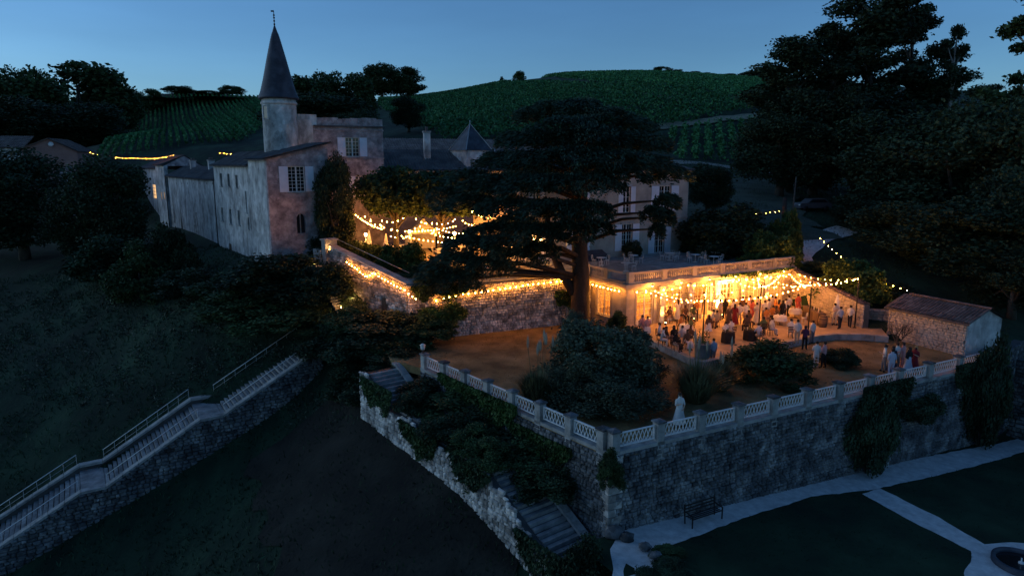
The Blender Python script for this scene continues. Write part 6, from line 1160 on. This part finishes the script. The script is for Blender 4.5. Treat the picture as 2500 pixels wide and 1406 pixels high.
def make_pose(key, **kw):
    J, E = pose(**kw); b = skin_mesh(J, E); b.name = 'body'; b.materials.clear(); b.materials.append(M['c_skin'])
    co = np.array([v.co[:] for v in b.vertices]); no = np.array([v.normal[:] for v in b.vertices]); polys = [list(p.vertices) for p in b.polygons]; cls = []
    for f in polys:
        c = Vector(co[f].mean(0)); best = min(E, key=lambda e: seg_d(c, J[e[0]][0], J[e[1]][0]) - .5 * (J[e[0]][1][0] if isinstance(J[e[0]][1], tuple) else J[e[0]][1])); cls.append(best)
    def cut(name, ok, off):
        fs = [f for f, e in zip(polys, cls) if ok(e)]; used = sorted({i for f in fs for i in f}); mp = {v: i for i, v in enumerate(used)}
        return MB().add(co[used] + no[used] * off, [tuple(mp[i] for i in f) for f in fs], True).mesh(name, M['c_white'])
    tor = {('pel', 'spi'), ('spi', 'che'), ('che', 'nec'), ('che', 'shl'), ('che', 'shr')}
    shirt = cut('shirt', lambda e: e in tor or e[1][:2] == 'el', .014); longs = cut('shirt', lambda e: e in tor or e[1][:2] in ('el', 'wr'), .014)
    trou = cut('trousers', lambda e: e[1][:2] in ('hi', 'kn', 'an') or e == ('pel', 'spi'), .012); shoe = cut('shoes', lambda e: e[1][:2] == 'to', .016)
    # fingers, nose, ears joined to the body mesh
    ex = MB(); ex.v = [tuple(v) for v in co]; ex.f = [tuple(f) for f in polys]; ex.sm = [True] * len(polys)
    for s, sd_ in ((1, 'l'), (-1, 'r')):
        w = Vector(J['wr' + sd_][0]); h = Vector(J['ha' + sd_][0]); d = (h - w).normalized(); sdv = d.cross(Vector((0, 0, 1)) if abs(d.z) < .9 else Vector((0, 1, 0))).normalized()
        for k, l in enumerate((.055, .068, .072, .066)): a = h + d * .02 + sdv * (k - 1.5) * .017; ex.tube([a, a + d * l * .6, a + d * l + Vector((0, -.012, -.008))], [.010, .009, .006], 5)
        a = h + sdv * -.035 * s; ex.tube([a - d * .01, a - sdv * .03 * s + d * .03, a - sdv * .035 * s + d * .055], [.011, .010, .007], 5)
    ht = Vector(J['top'][0]); hh = ht - Vector((0, 0, .06)); ex.ball((hh.x, hh.y - .105, hh.z - .015), (.013, .022, .024), 6, 4)
    for s in (-1, 1): ex.ball((hh.x + s * .088, hh.y, hh.z - .01), (.012, .022, .03), 6, 4); ex.ball((hh.x + s * .032, hh.y - .092, hh.z + .012), (.012, .008, .008), 6, 4)
    body = ex.mesh('body', M['c_skin'])
    hs_ = MB().ball((hh.x, hh.y + .018, hh.z + .045), (.098, .110, .098), 12, 8); hs_.f = [f for f in hs_.f if not (sum(hs_.v[i][1] for i in f) / len(f) < hh.y - .045 and sum(hs_.v[i][2] for i in f) / len(f) < hh.z + .06) and sum(hs_.v[i][2] for i in f) / len(f) > hh.z - .05]; hs_.sm = [True] * len(hs_.f)
    hl = MB(); hl.v = list(hs_.v); hl.f = list(hs_.f); hl.sm = list(hs_.sm); hl.lathe([(.05, -.30), (.085, -.2), (.095, -.02), (.07, .08)], 10, (hh.x, hh.y + .05, hh.z))
    wl = kw.get('legs', 'stand')
    POSES[key] = dict(body=body, shirt=shirt, long=longs, trousers=trou, shoes=shoe, hair=hs_.mesh('hair', M['c_dark']), hairlong=hl.mesh('hair', M['c_dark']), dress=dress_mesh(J, .18, .16, wl).mesh('skirt', M['c_white']), skirt=dress_mesh(J, .55, .10, wl).mesh('skirt', M['c_white']))
make_pose('stand', arms=('down', 'down')); make_pose('glass', arms=('glass', 'down'), step=1); make_pose('glass2', arms=('lap', 'glass'), step=-1); make_pose('hip', arms=('hip', 'glass'), step=1); make_pose('up', arms=('up', 'down'), lean=.06); make_pose('walk', arms=('down', 'glass'), legs='walk'); make_pose('lean', arms=('fwd', 'fwd'), lean=.45)
make_pose('sit', arms=('lap', 'lap'), legs='sit'); make_pose('sitg', arms=('glass', 'lap'), legs='sit', lean=.12); make_pose('sitf', arms=('fwd', 'fwd'), legs='sit', lean=.25)
def person(px, py, ps, face, top, bot, label, z=0.0, hair='dark', style='trousers', long=False, h=1.0, loc=None):
    p = atz(px, py, z) if loc is None else Vector(loc); P = POSES[ps]; o = thing('person', label, 'person', p, R(face), 'party guests'); o.scale = (h, h, h)
    inst('body', P['body'], o); inst('shirt', P['long'] if long else P['shirt'], o, mat=M['c_' + top]); inst('hair', P['hairlong'] if style != 'trousers' else P['hair'], o, mat=M['c_' + hair])
    if style == 'trousers': inst('trousers', P['trousers'], o, mat=M['c_' + bot])
    else: inst('skirt', P[style], o, mat=M['c_' + bot])
    inst('shoes', P['shoes'], o, mat=M['c_' + ('black' if bot != 'white' else 'brown')]); return o
K7 = lambda x, y: (1500 + x * .249, 600 + y * .249); K8 = lambda x, y: (1900 + x * .249, 560 + y * .249)
for a in [(*K7(962, 1160), 'stand', 195, 'blue', 'grey', 'man in a pale blue shirt standing with his back to us by the planter', LAWN), (*K7(1970, 1195), 'glass', 160, 'white', 'white', 'man in white shirt and pale shorts on the lawn right of the dense bush', LAWN), (*K7(2045, 1200), 'glass2', 220, 'pink', 'black', 'man in a pinkish shirt and dark trousers facing the man in white', LAWN),
          (*K7(1785, 962), 'stand', 170, 'white', 'beige', 'man in a white shirt standing at the patio edge beside the vest wearer', 0), (*K7(1860, 1020), 'glass', 150, 'purple', 'black', 'man in a dark purple shirt at the patio edge', LAWN), (*K7(1932, 960), 'stand', 200, 'white', 'grey', 'person in white half hidden behind the dark pole', LAWN),
          (*K7(2150, 778), 'glass2', 20, 'cream', 'cream', 'person all in cream beside the closed parasol', 0), (*K7(2205, 815), 'hip', 190, 'blue', 'navy', 'man in a blue shirt and dark trousers at the patio wall', 0), (*K7(2302, 800), 'walk', 140, 'white', 'navy', 'man in a white shirt stepping beside the wall pole', 0),
          (*K7(1220, 772), 'stand', 170, 'white', 'beige', 'man in white seen from behind left of the pair in the crowd', 0), (*K7(1278, 770), 'glass', 200, 'white', 'beige', 'man in white at the right of the pair in the crowd', 0), (*K7(1388, 770), 'glass2', 10, 'cream', 'cream', 'woman in a cream outfit by the middle pole', 0, 'dark', 'dress'), (*K7(1345, 740), 'glass', 40, 'coral', 'coral', 'woman in a coral dress in the thick of the crowd', 0, 'dark', 'dress'),
          (*K7(1465, 745), 'hip', 160, 'white', 'grey', 'man in white shirt and grey trousers right of the middle pole', 0), (*K7(1502, 730), 'stand', 220, 'white', 'beige', 'man in white with crossed hands behind the grey trousers', 0), (*K7(1535, 690), 'up', 20, 'white', 'beige', 'man in white raising one arm at the back', 0), (*K7(1398, 700), 'stand', 30, 'cream', 'beige', 'man in cream at the back of the crowd', 0), (*K7(1465, 690), 'up', 330, 'cream', 'brown', 'man in cream waving behind the crowd', 0),
          (*K7(1640, 742), 'glass', 200, 'black', 'black', 'woman in a black dress near the bar', 0, 'dark', 'dress'), (*K7(1605, 735), 'glass2', 120, 'orange', 'orange', 'woman in an orange dress beside the black dress', 0, 'dark', 'dress'), (*K7(1668, 725), 'stand', 240, 'white', 'black', 'waiter in white shirt with dark apron by the bar', 0), (*K7(1570, 700), 'glass', 80, 'orange', 'brown', 'guest in an orange top in front of the lit wall', 0), (*K7(1792, 675), 'stand', 10, 'coral', 'coral', 'woman in a coral dress against the lit wall', 0, 'dark', 'dress'),
          (*K7(1160, 735), 'glass', 30, 'white', 'white', 'woman in a white dress before the floodlit drape', 0, 'dark', 'dress'), (*K7(1078, 720), 'stand', 200, 'black', 'black', 'man in a black suit left of the crowd', 0), (*K7(1030, 735), 'glass2', 220, 'cream', 'beige', 'man in cream beside the black suit', 0), (*K7(1118, 800), 'stand', 180, 'brown', 'brown', 'woman in a brown patterned dress seen from behind', 0, 'blond', 'dress'), (*K7(1172, 785), 'glass', 160, 'red', 'red', 'woman in a dark red dress in the crowd', 0, 'dark', 'dress'),
          (*K7(918, 905), 'stand', 190, 'brown', 'white', 'dark haired woman in a white skirt behind the planter', 0, 'dark', 'skirt'), (*K7(615, 735), 'glass', 200, 'white', 'white', 'woman in white standing by the left door', 0, 'dark', 'dress'), (*K7(800, 735), 'glass2', 330, 'orange', 'brown', 'guest silhouetted before the open door', 0), (*K7(1250, 700), 'stand', 10, 'brown', 'black', 'guest standing between the two bright drapes and the crowd', 0), (*K7(1320, 690), 'glass', 340, 'pink', 'grey', 'guest in a pink shirt near the fourth door', 0), (*K7(1700, 690), 'hip', 20, 'white', 'black', 'barman in white behind the counter', 0),
          (*K7(1045, 660), 'glass', 10, 'white', 'grey', 'guest in white in the light of the right drape', 0), (*K7(870, 650), 'stand', 0, 'cream', 'brown', 'guest standing in the open doorway', .02)]:
    person(*a[:7], z=a[7], hair=a[8] if len(a) > 8 else 'dark', style=a[9] if len(a) > 9 else 'trousers')
person(1657, 1040, 'glass2', 20, 'white', 'white', 'woman in a long white dress alone at the railing', LAWN, 'dark', 'dress', False, 1.0)
for a in [(*K8(1030, 1395), 'glass', 250, 'white', 'grey', 'man in white at the left of the group by the railing'), (*K8(1098, 1440), 'stand', 180, 'blue', 'blue', 'man in pale blue with his back to the railing'), (*K8(1150, 1375), 'glass2', 20, 'white', 'grey', 'man in white in the middle of the railing group'), (*K8(1207, 1370), 'stand', 30, 'pink', 'pink', 'tall balding man in a pink shirt in the railing group')]:
    person(*a, z=LAWN)
person(*K8(1110, 1410), 'glass', 10, 'navy', 'navy', 'dark haired woman half hidden in the railing group', LAWN, 'dark', 'dress'); person(*K8(1262, 1420), 'stand', 200, 'black', 'blue', 'woman in a black top and blue skirt in the railing group', LAWN, 'dark', 'dress'); person(*K8(1325, 1410), 'glass', 300, 'red', 'red', 'woman in a dark red dress at the right of the railing group', LAWN, 'blond', 'dress')
# ------------------------------------------------------------------ furniture
def chair_meshes(m, heart=True):
    leg = MB().tube([(0, 0, 0), (0, 0, .45)], .018, 6).mesh('leg', m); seat = MB().lathe([(.19, .44), (.215, .455), (.19, .47)], 14).mesh('seat', m); b = MB()
    if heart:
        pts = [(.0, .19, .47)] + [(.20 * math.sin(t) ** 1 * 1.0, .22, .68 + .20 * math.cos(t)) for t in []]
        for s in (-1, 1): b.tube([(s * .15, .14, .46), (s * .20, .2, .66), (s * .17, .22, .84), (s * .08, .225, .90), (0, .22, .82)], .016, 6); b.tube([(0, .22, .82), (s * .06, .21, .70), (0, .2, .56), (0, .17, .47)], .011, 5)
    else:
        for s in (-1, 1): b.tube([(s * .18, .17, .46), (s * .18, .23, .88)], .017, 6)
        for z in (.62, .74, .86): b.bar((-.18, .17 + (z - .46) * .14, z), (.18, .17 + (z - .46) * .14, z), .02, .07)
    return leg, seat, b.mesh('backrest', m)
CHW = chair_meshes(M['wmetal']); CHB = chair_meshes(M['darkwood'], False)
def chair(p, rz, label, grp, ms=CHW):
    o = thing('chair', label, 'chair', p, rz, grp); inst('seat', ms[1], o); inst('backrest', ms[2], o)
    for sx in (-1, 1):
        for sy in (-1, 1): inst('leg', ms[0], o, (sx * .15, sy * .15, 0), (sy * .06, -sx * .06, 0))
    return o
def table(p, r, label, grp, m, cloth=None, h=.74):
    o = thing('table', label, 'table', p, 0, grp); MB().lathe([(r, h - .035), (r + .01, h - .015), (r - .01, h)], 22).build('table_top', m, o); MB().tube([(0, 0, .03), (0, 0, h - .036)], .035, 8).build('pedestal', m, o); MB().lathe([(.26, 0), (.24, .03), (.05, .05)], 14).build('base', m, o)
    if cloth:
        n = 28; V = []
        for z, f in ((h + .006, .02), (h + .006, r), (h - .05, r + .02), (h * .72, r + .04), ((h * .5 if cloth == M['cloth'] else .04), r + .06)):
            for k in range(n): a = 2 * math.pi * k / n; q = f * (1 + (.05 * math.sin(k * 1.8) if z < h - .06 else 0)); V.append((q * math.cos(a), q * math.sin(a), z))
        c = MB().add(V, [(i * n + k, i * n + (k + 1) % n, (i + 1) * n + (k + 1) % n, (i + 1) * n + k) for i in range(4) for k in range(n)], True).build('tablecloth', cloth, None); c.location = p
        setp(c, label.replace('table', 'cloth over the table', 1), 'tablecloth', 'tablecloths')
    return o
# terrace sets
for px, py, nm, chs in [(1468, 648, 'the table nearest the cedar', (40, 150, 260)), (1546, 642, 'the second table from the cedar', (100, 190, 350)), (1528, 662, 'the table at the front balustrade corner', (10, 80)), (1634, 636, 'the table before the manor door', (0, 60, 180, 240, 300)), (1697, 640, 'the table right of the manor door', (30, 120, 210, 330)), (1745, 634, 'the far right terrace table', (0, 90, 180)), (1742, 645, 'the nearest table of the right pair', (20, 200, 290))]:
    p = atz(px, py, TERR); table(p, .45, 'round white metal table, ' + nm.replace('the ', '', 1) + ' on the terrace', 'white terrace tables', M['wmetal'])
    for a in chs:
        q = p + Vector((.72 * math.cos(R(a)), .72 * math.sin(R(a)), 0)); d = {0: 'right of', 1: 'behind and right of', 2: 'behind', 3: 'behind and left of', 4: 'left of', 5: 'in front and left of', 6: 'in front of', 7: 'in front and right of'}[round(a / 45) % 8]
        chair(q, R(a - 90), 'white heart-backed metal chair %s %s' % (d, nm), 'white terrace chairs')
pb = pv(5.4, 11.6); cb = thing('covered_bench', 'dark grey covered garden sofa against the manor wall', 'sofa', (pb.x, pb.y, TERR), R(PAV_A)); m_ = mat('grey_cover', [(.045, .045, .055), (.08, .08, .095)], scale=2, bump=.4)
b_ = MB(); b_.add([(-1.3, -.5, 0), (1.3, -.5, 0), (1.3, .5, 0), (-1.3, .5, 0), (-1.25, -.42, .55), (1.25, -.42, .55), (1.25, .1, .75), (-1.25, .1, .75), (1.22, .45, .95), (-1.22, .45, .95)], [(0, 1, 5, 4), (4, 5, 6, 7), (7, 6, 8, 9), (9, 8, 2, 3), (1, 2, 8, 6, 5), (3, 0, 4, 7, 9)]).build('cover', m_, cb); MB().box(-1.2, 1.2, -.35, .4, .02, .4).build('seat', M['darkwood'], cb)
# patio tables
def stuff_on(p, h, n, r, lab):
    for k, (dx, dy, w) in enumerate(((0, .1, ''), (-.25, -.1, 'left '), (.25, -.05, 'right '))):
        q = p + Vector((dx, dy, h))
        if k == 0:
            o = thing('bottle', 'bottle ' + lab, 'bottle', q); MB().lathe([(.037, 0), (.037, .18), (.014, .23), (.014, .30)], 8).build('glass_body', M['leafgreen'], o)
        else:
            o = thing('glass', w + 'wine glass ' + lab, 'glass', q, 0, 'glasses ' + lab); MB().lathe([(.032, 0), (.004, .01), (.004, .08), (.035, .11), (.03, .17)], 8).build('goblet', M['wframe'], o)
for x, y, nm, cl in [(440, 740, 'the left door', None), (700, 868, 'the middle of the patio', 'cloth'), (1620, 775, 'the front right of the crowd', 'cloth'), (1768, 705, 'the bar', 'cloth'), (1110, 950, 'the planter on the right', 'blackcloth'), (1325, 925, 'the middle pole', 'blackcloth'), (620, 935, 'the seated group at the left patio edge', None)]:
    p = atz(*K7(x, y), 0); h = .74 if cl != 'blackcloth' else .80; table(p, .48 if cl != 'blackcloth' else .42, 'round table %s near %s' % ({'cloth': 'under a white cloth', 'blackcloth': 'under a black cloth', None: 'of bare wood'}[cl], nm), 'patio tables', M['wood'], M[cl] if cl else None, h)
    stuff_on(p, h + .01, 5, .38, 'on the table near ' + nm)
def sitter(x, y, face, top, bot, label, ps='sit', style='trousers', hair='dark', z=0.0, ch=True):
    p = atz(*K7(x, y), z); person(0, 0, ps, face, top, bot, label, hair=hair, style=style, loc=p)
    if ch:
        b = Vector((-math.sin(R(face)), math.cos(R(face)), 0)); chair(p + b * .04, R(face), 'wooden chair under the ' + label, 'patio chairs', CHB)
for a in [(462, 715, 40, 'white', 'beige', 'man in white sitting at the table by the left door', 'sitf'), (538, 755, 300, 'brown', 'brown', 'woman in brown sitting at the right of the left door table', 'sit', 'skirt'), (372, 735, 90, 'navy', 'navy', 'guest in navy sitting at the left of the left door table', 'sitg'), (272, 850, 20, 'pink', 'pink', 'left one of the couple sitting at the far left patio edge', 'sit', 'skirt'), (322, 862, 350, 'pink', 'white', 'right one of the couple sitting at the far left patio edge', 'sitg', 'skirt'),
          (440, 935, 60, 'blue', 'navy', 'guest in blue sitting behind the left edge group', 'sit'), (455, 985, 80, 'white', 'white', 'guest in white at the left of the edge group', 'sitf'), (505, 975, 100, 'brown', 'black', 'long haired woman in the edge group', 'sit', 'skirt'), (580, 965, 20, 'black', 'black', 'woman in black in the middle of the edge group', 'sit', 'skirt'), (662, 962, 340, 'white', 'beige', 'guest in white right of the middle in the edge group', 'sitg'), (742, 960, 300, 'brown', 'black', 'guest at the right end of the edge group', 'sit'), (712, 1010, 10, 'brown', 'white', 'woman with a white skirt sitting on the patio kerb', 'sit', 'skirt'), (590, 1030, 40, 'black', 'black', 'woman in a long black dress on the patio kerb', 'sitg', 'skirt'),
          (640, 840, 60, 'orange', 'brown', 'guest in orange left of the middle table', 'sitg'), (745, 870, 280, 'green', 'black', 'guest in green right of the middle table', 'sit'), (690, 740, 10, 'brown', 'black', 'guest in brown before the second door', 'sit'), (770, 735, 350, 'green', 'grey', 'guest in green before the left drape', 'sitg'), (945, 790, 60, 'white', 'beige', 'guest in white sitting left of the crowd', 'sitf'), (1000, 800, 320, 'beige', 'brown', 'guest in beige sitting left of the crowd', 'sit'), (1290, 850, 180, 'brown', 'black', 'guest in brown with his back to us near the middle pole', 'sit'), (1420, 945, 200, 'blue', 'beige', 'man in pale blue bending over near the dense bush', 'sitf'), (1455, 870, 170, 'green', 'black', 'guest in green sitting by the middle pole', 'sit'), (1530, 880, 100, 'white', 'blue', 'man in white sitting sideways in the front row', 'sitg'), (1480, 770, 30, 'orange', 'brown', 'woman in orange sitting behind the front row', 'sit', 'skirt'), (1550, 745, 330, 'orange', 'black', 'guest in orange at the white table', 'sitg'), (1580, 750, 300, 'brown', 'black', 'guest in brown at the white table', 'sit'), (1725, 900, 160, 'white', 'white', 'man in white sitting at the right front', 'sitf'), (1150, 900, 200, 'white', 'white', 'guest in white leaning at the black table', 'sitf'), (1085, 930, 160, 'white', 'blue', 'guest in pale shirt sitting by the planter', 'sitf'), (1310, 800, 20, 'brown', 'brown', 'guest sitting in the crowd centre', 'sit')]:
    sitter(*a)
chair(atz(*K7(1855, 760), 0), R(230), 'pale empty chair standing by the bar', 'patio chairs'); 
# bar counter, barrel, parasols, planter
bp = atz(*K7(1990, 785), 0); be = atz(*K7(1838, 700), 0); an = math.atan2(be.y - bp.y, be.x - bp.x); BLn = (be - bp).length
bar_ = thing('bar_counter', 'wooden bar counter along the patio wall', 'counter', bp, an)
for k in range(int(BLn / .16)): MB().box(k * .16 + .004, k * .16 + .156, -.02, .02, 0, .95).build('plank', M['wood'], bar_)
MB().box(0, BLn, -.62, -.02, 0, .93).build('carcass', M['darkwood'], bar_); MB().box(-.08, BLn + .05, -.68, .08, .95, 1.0).build('counter_top', M['wood'], bar_)
ax = Vector((math.cos(an), math.sin(an), 0))
for k in range(9):
    q = bp + ax * (.3 + k * (BLn - .5) / 9) + Vector((ax.y, -ax.x, 0)) * .25 + Vector((0, 0, 1.0)); o = thing('bottle', '%s bottle from the barrel end of the wooden bar counter' % ORD[k], 'bottle', q, 0, 'bottles on the bar counter'); MB().lathe([(.037, 0), (.037, .18), (.014, .23), (.014, .30)], 8).build('glass_body', (M['leafgreen'], M['wframe'], M['black'])[k % 3], o)
q = atz(*K7(2040, 795), 0); brl = thing('wine_barrel', 'old wooden wine barrel at the end of the bar', 'barrel', q); MB().lathe([(.27, 0), (.33, .25), (.35, .45), (.33, .68), (.27, .92)], 18).build('staves', M['wood'], brl)
for z, r in ((.06, .288), (.25, .334), (.66, .338), (.86, .292)): MB().lathe([(r + .004, z - .025), (r + .006, z + .025)], 18, cap=False).build('hoop', M['dmetal'], brl)
def parasol(p, h, label):
    o = thing('closed_parasol', label, 'parasol', p, 0, 'closed parasols'); MB().tube([(0, 0, 0), (0, 0, h)], .025, 6).build('pole', M['wood'], o); n = 16; V = []
    for z, r in ((h * .36, .20), (h * .5, .19), (h * .68, .14), (h * .86, .08), (h * .97, .02)):
        for k in range(n): a = 2 * math.pi * k / n; q = r * (1 + .28 * (k % 2)); V.append((q * math.cos(a), q * math.sin(a), z))
    MB().add(V, [(i * n + k, i * n + (k + 1) % n, (i + 1) * n + (k + 1) % n, (i + 1) * n + k) for i in range(4) for k in range(n)]).build('folded_canopy', M['cloth'], o); MB().lathe([(.3, 0), (.3, .06), (.05, .10)], 12).build('foot', M['dmetal'], o)
parasol(atz(*K7(2165, 770), 0), 2.55, 'closed white parasol at the lit patio wall'); parasol(atz(903, 625, COURT), 2.7, 'left closed parasol in the courtyard'); parasol(atz(944, 636, COURT), 2.7, 'right closed parasol in the courtyard')
q = atz(1714, 872, 0); pl = thing('round_planter', 'big round zinc planter at the front corner of the patio', 'planter', q); MB().lathe([(.46, 0), (.50, .1), (.52, .9), (.55, .92), (.55, .97), (.48, .97), (.47, .85), (.02, .84)], 24).build('tub', M['basket'], pl)
V, F = leaf_quads(np.column_stack([rng.normal(size=(260, 2)) * .22, .95 + np.abs(rng.normal(size=260)) * .35]), .06); ob = link(bpy.data.objects.new('plant', np_mesh('plant', V, F, M['leafgreen']))); ob.parent = pl
# courtyard tent, tables
q = atz(1035, 612, COURT); tn = thing('white_tent', 'white pagoda tent glowing in the courtyard', 'tent', q, R(20)); V = []
for r, z in ((1.7, 2.0), (1.0, 2.35), (.35, 2.95), (.03, 3.5)): V += [(-r, -r, z), (r, -r, z), (r, r, z), (-r, r, z)]
MB().add(V, [(i * 4 + k, i * 4 + (k + 1) % 4, i * 4 + 4 + (k + 1) % 4, i * 4 + 4 + k) for i in range(3) for k in range(4)]).build('canopy', M['cloth'], tn); MB().box(-1.68, 1.68, 1.66, 1.68, .05, 2.0).box(-1.70, -1.68, -1.68, 1.6, .05, 2.0).build('side_cloth', M['cloth'], tn)
for sx in (-1, 1):
    for sy in (-1, 1): MB().tube([(sx * 1.62, sy * 1.62, 0), (sx * 1.62, sy * 1.62, 2.0)], .03, 6).build('leg', M['wmetal'], tn)
for px, py, nm in [(1165, 668, 'below the cedar branches'), (1090, 625, 'right of the white tent'), (1225, 655, 'behind the cedar trunk left'), (1300, 645, 'close to the cedar trunk'), (970, 615, 'by the parasols'), (1130, 610, 'at the back of the courtyard')]:
    p = atz(px, py, COURT); table(p, .9, 'large round banquet table %s' % nm, 'courtyard banquet tables', M['wood'], M['cloth'])
    for k in range(5): a = k * 72 + 20; chair(p + Vector((1.3 * math.cos(R(a)), 1.3 * math.sin(R(a)), 0)), R(a - 90), 'courtyard chair %s the banquet table %s' % (['right of', 'behind', 'left of', 'in front and left of', 'in front and right of'][k], nm), 'chairs around the table %s' % nm)
q = atz(1357, 782, LAWN); stn = thing('stone_stool', 'small round stone table against the courtyard wall', 'table', q); MB().lathe([(.14, 0), (.11, .3), (.15, .5)], 12).build('foot', M['cap'], stn); MB().lathe([(.32, .5), (.33, .56), (.30, .58)], 16).build('slab', M['cap'], stn)
# garden bench frame, basin with its spout, parked car
a_ = g3(1690, 1290); b__ = g3(1762, 1270); an = math.atan2(b__.y - a_.y, b__.x - a_.x); L = (b__ - a_).length; gb2 = thing('garden_bench', 'dark metal garden bench against the terrace wall', 'bench', a_, an)
for x in (0, L):
    for y, h in ((0, .62), (.5, .98)): MB().bar((x, y, 0), (x, y + (.08 if y else 0), h), .05).build('leg', M['black'], gb2)
    MB().bar((x, -.02, .60), (x, .55, .64), .05, .04).build('armrest', M['black'], gb2)
for k in range(4): MB().bar((0, .05 + k * .13, .42), (L, .05 + k * .13, .42), .07, .03).build('seat_slat', M['black'], gb2)
for k in range(3): MB().bar((0, .53 + k * .025, .60 + k * .15), (L, .53 + k * .025, .60 + k * .15), .03, .06).build('back_slat', M['black'], gb2)
q = g3(2492, 1382); bs_ = thing('round_basin', 'dark round water basin at the crossing of the garden paths', 'basin', q); MB().lathe([(1.15, 0), (1.15, .30), (1.0, .32), (.97, .2), (.97, .12)], 36, cap=False).build('rim', M['slate'], bs_); MB().lathe([(.975, .15), (.01, .151)], 36, cap=False).build('water', M['water'], bs_); MB().lathe([(.12, .12), (.12, .22), (.03, .26), (.03, .42)], 10).build('spout', M['wframe'], bs_)
cq = aty(1985, 478, 84); cz_ = ground(cq.x, 84); car = thing('parked_car', 'pale car parked under the trees by the drive', 'car', (cq.x, 84, cz_), R(8)); pf = [(-2.0, .35), (-2.05, .75), (-1.95, .95), (-1.1, 1.0), (-.55, 1.45), (1.2, 1.48), (1.75, 1.0), (2.05, .9), (2.1, .4)]
n = len(pf); MB().add([(x, -.82, z) for x, z in pf] + [(x, .82, z) for x, z in pf], [tuple(range(n)), tuple(range(2 * n - 1, n - 1, -1))] + [(i, n + i, n + (i + 1) % n, (i + 1) % n) for i in range(n)]).build('body', mat('car_paint', [(.06, .068, .08), (.09, .10, .115)], rough=.3, spec=.5), car)
MB().add([(-.95, -.825, 1.02), (-.5, -.825, 1.38), (1.1, -.825, 1.40), (1.5, -.825, 1.02)], [(0, 3, 2, 1)]).build('side_window', M['glass'], car)
for x in (-1.3, 1.35):
    for y in (-.84, .68): w = MB().lathe([(.32, 0), (.32, .16)], 16).mesh('wheel', M['black']); inst('wheel', w, car, (x, y, .32), (R(-90), 0, 0))
for y in (-.6, .6): MB().box(-2.08, -2.03, y - .15, y + .15, .68, .8).build('headlight', M['wframe'], car)
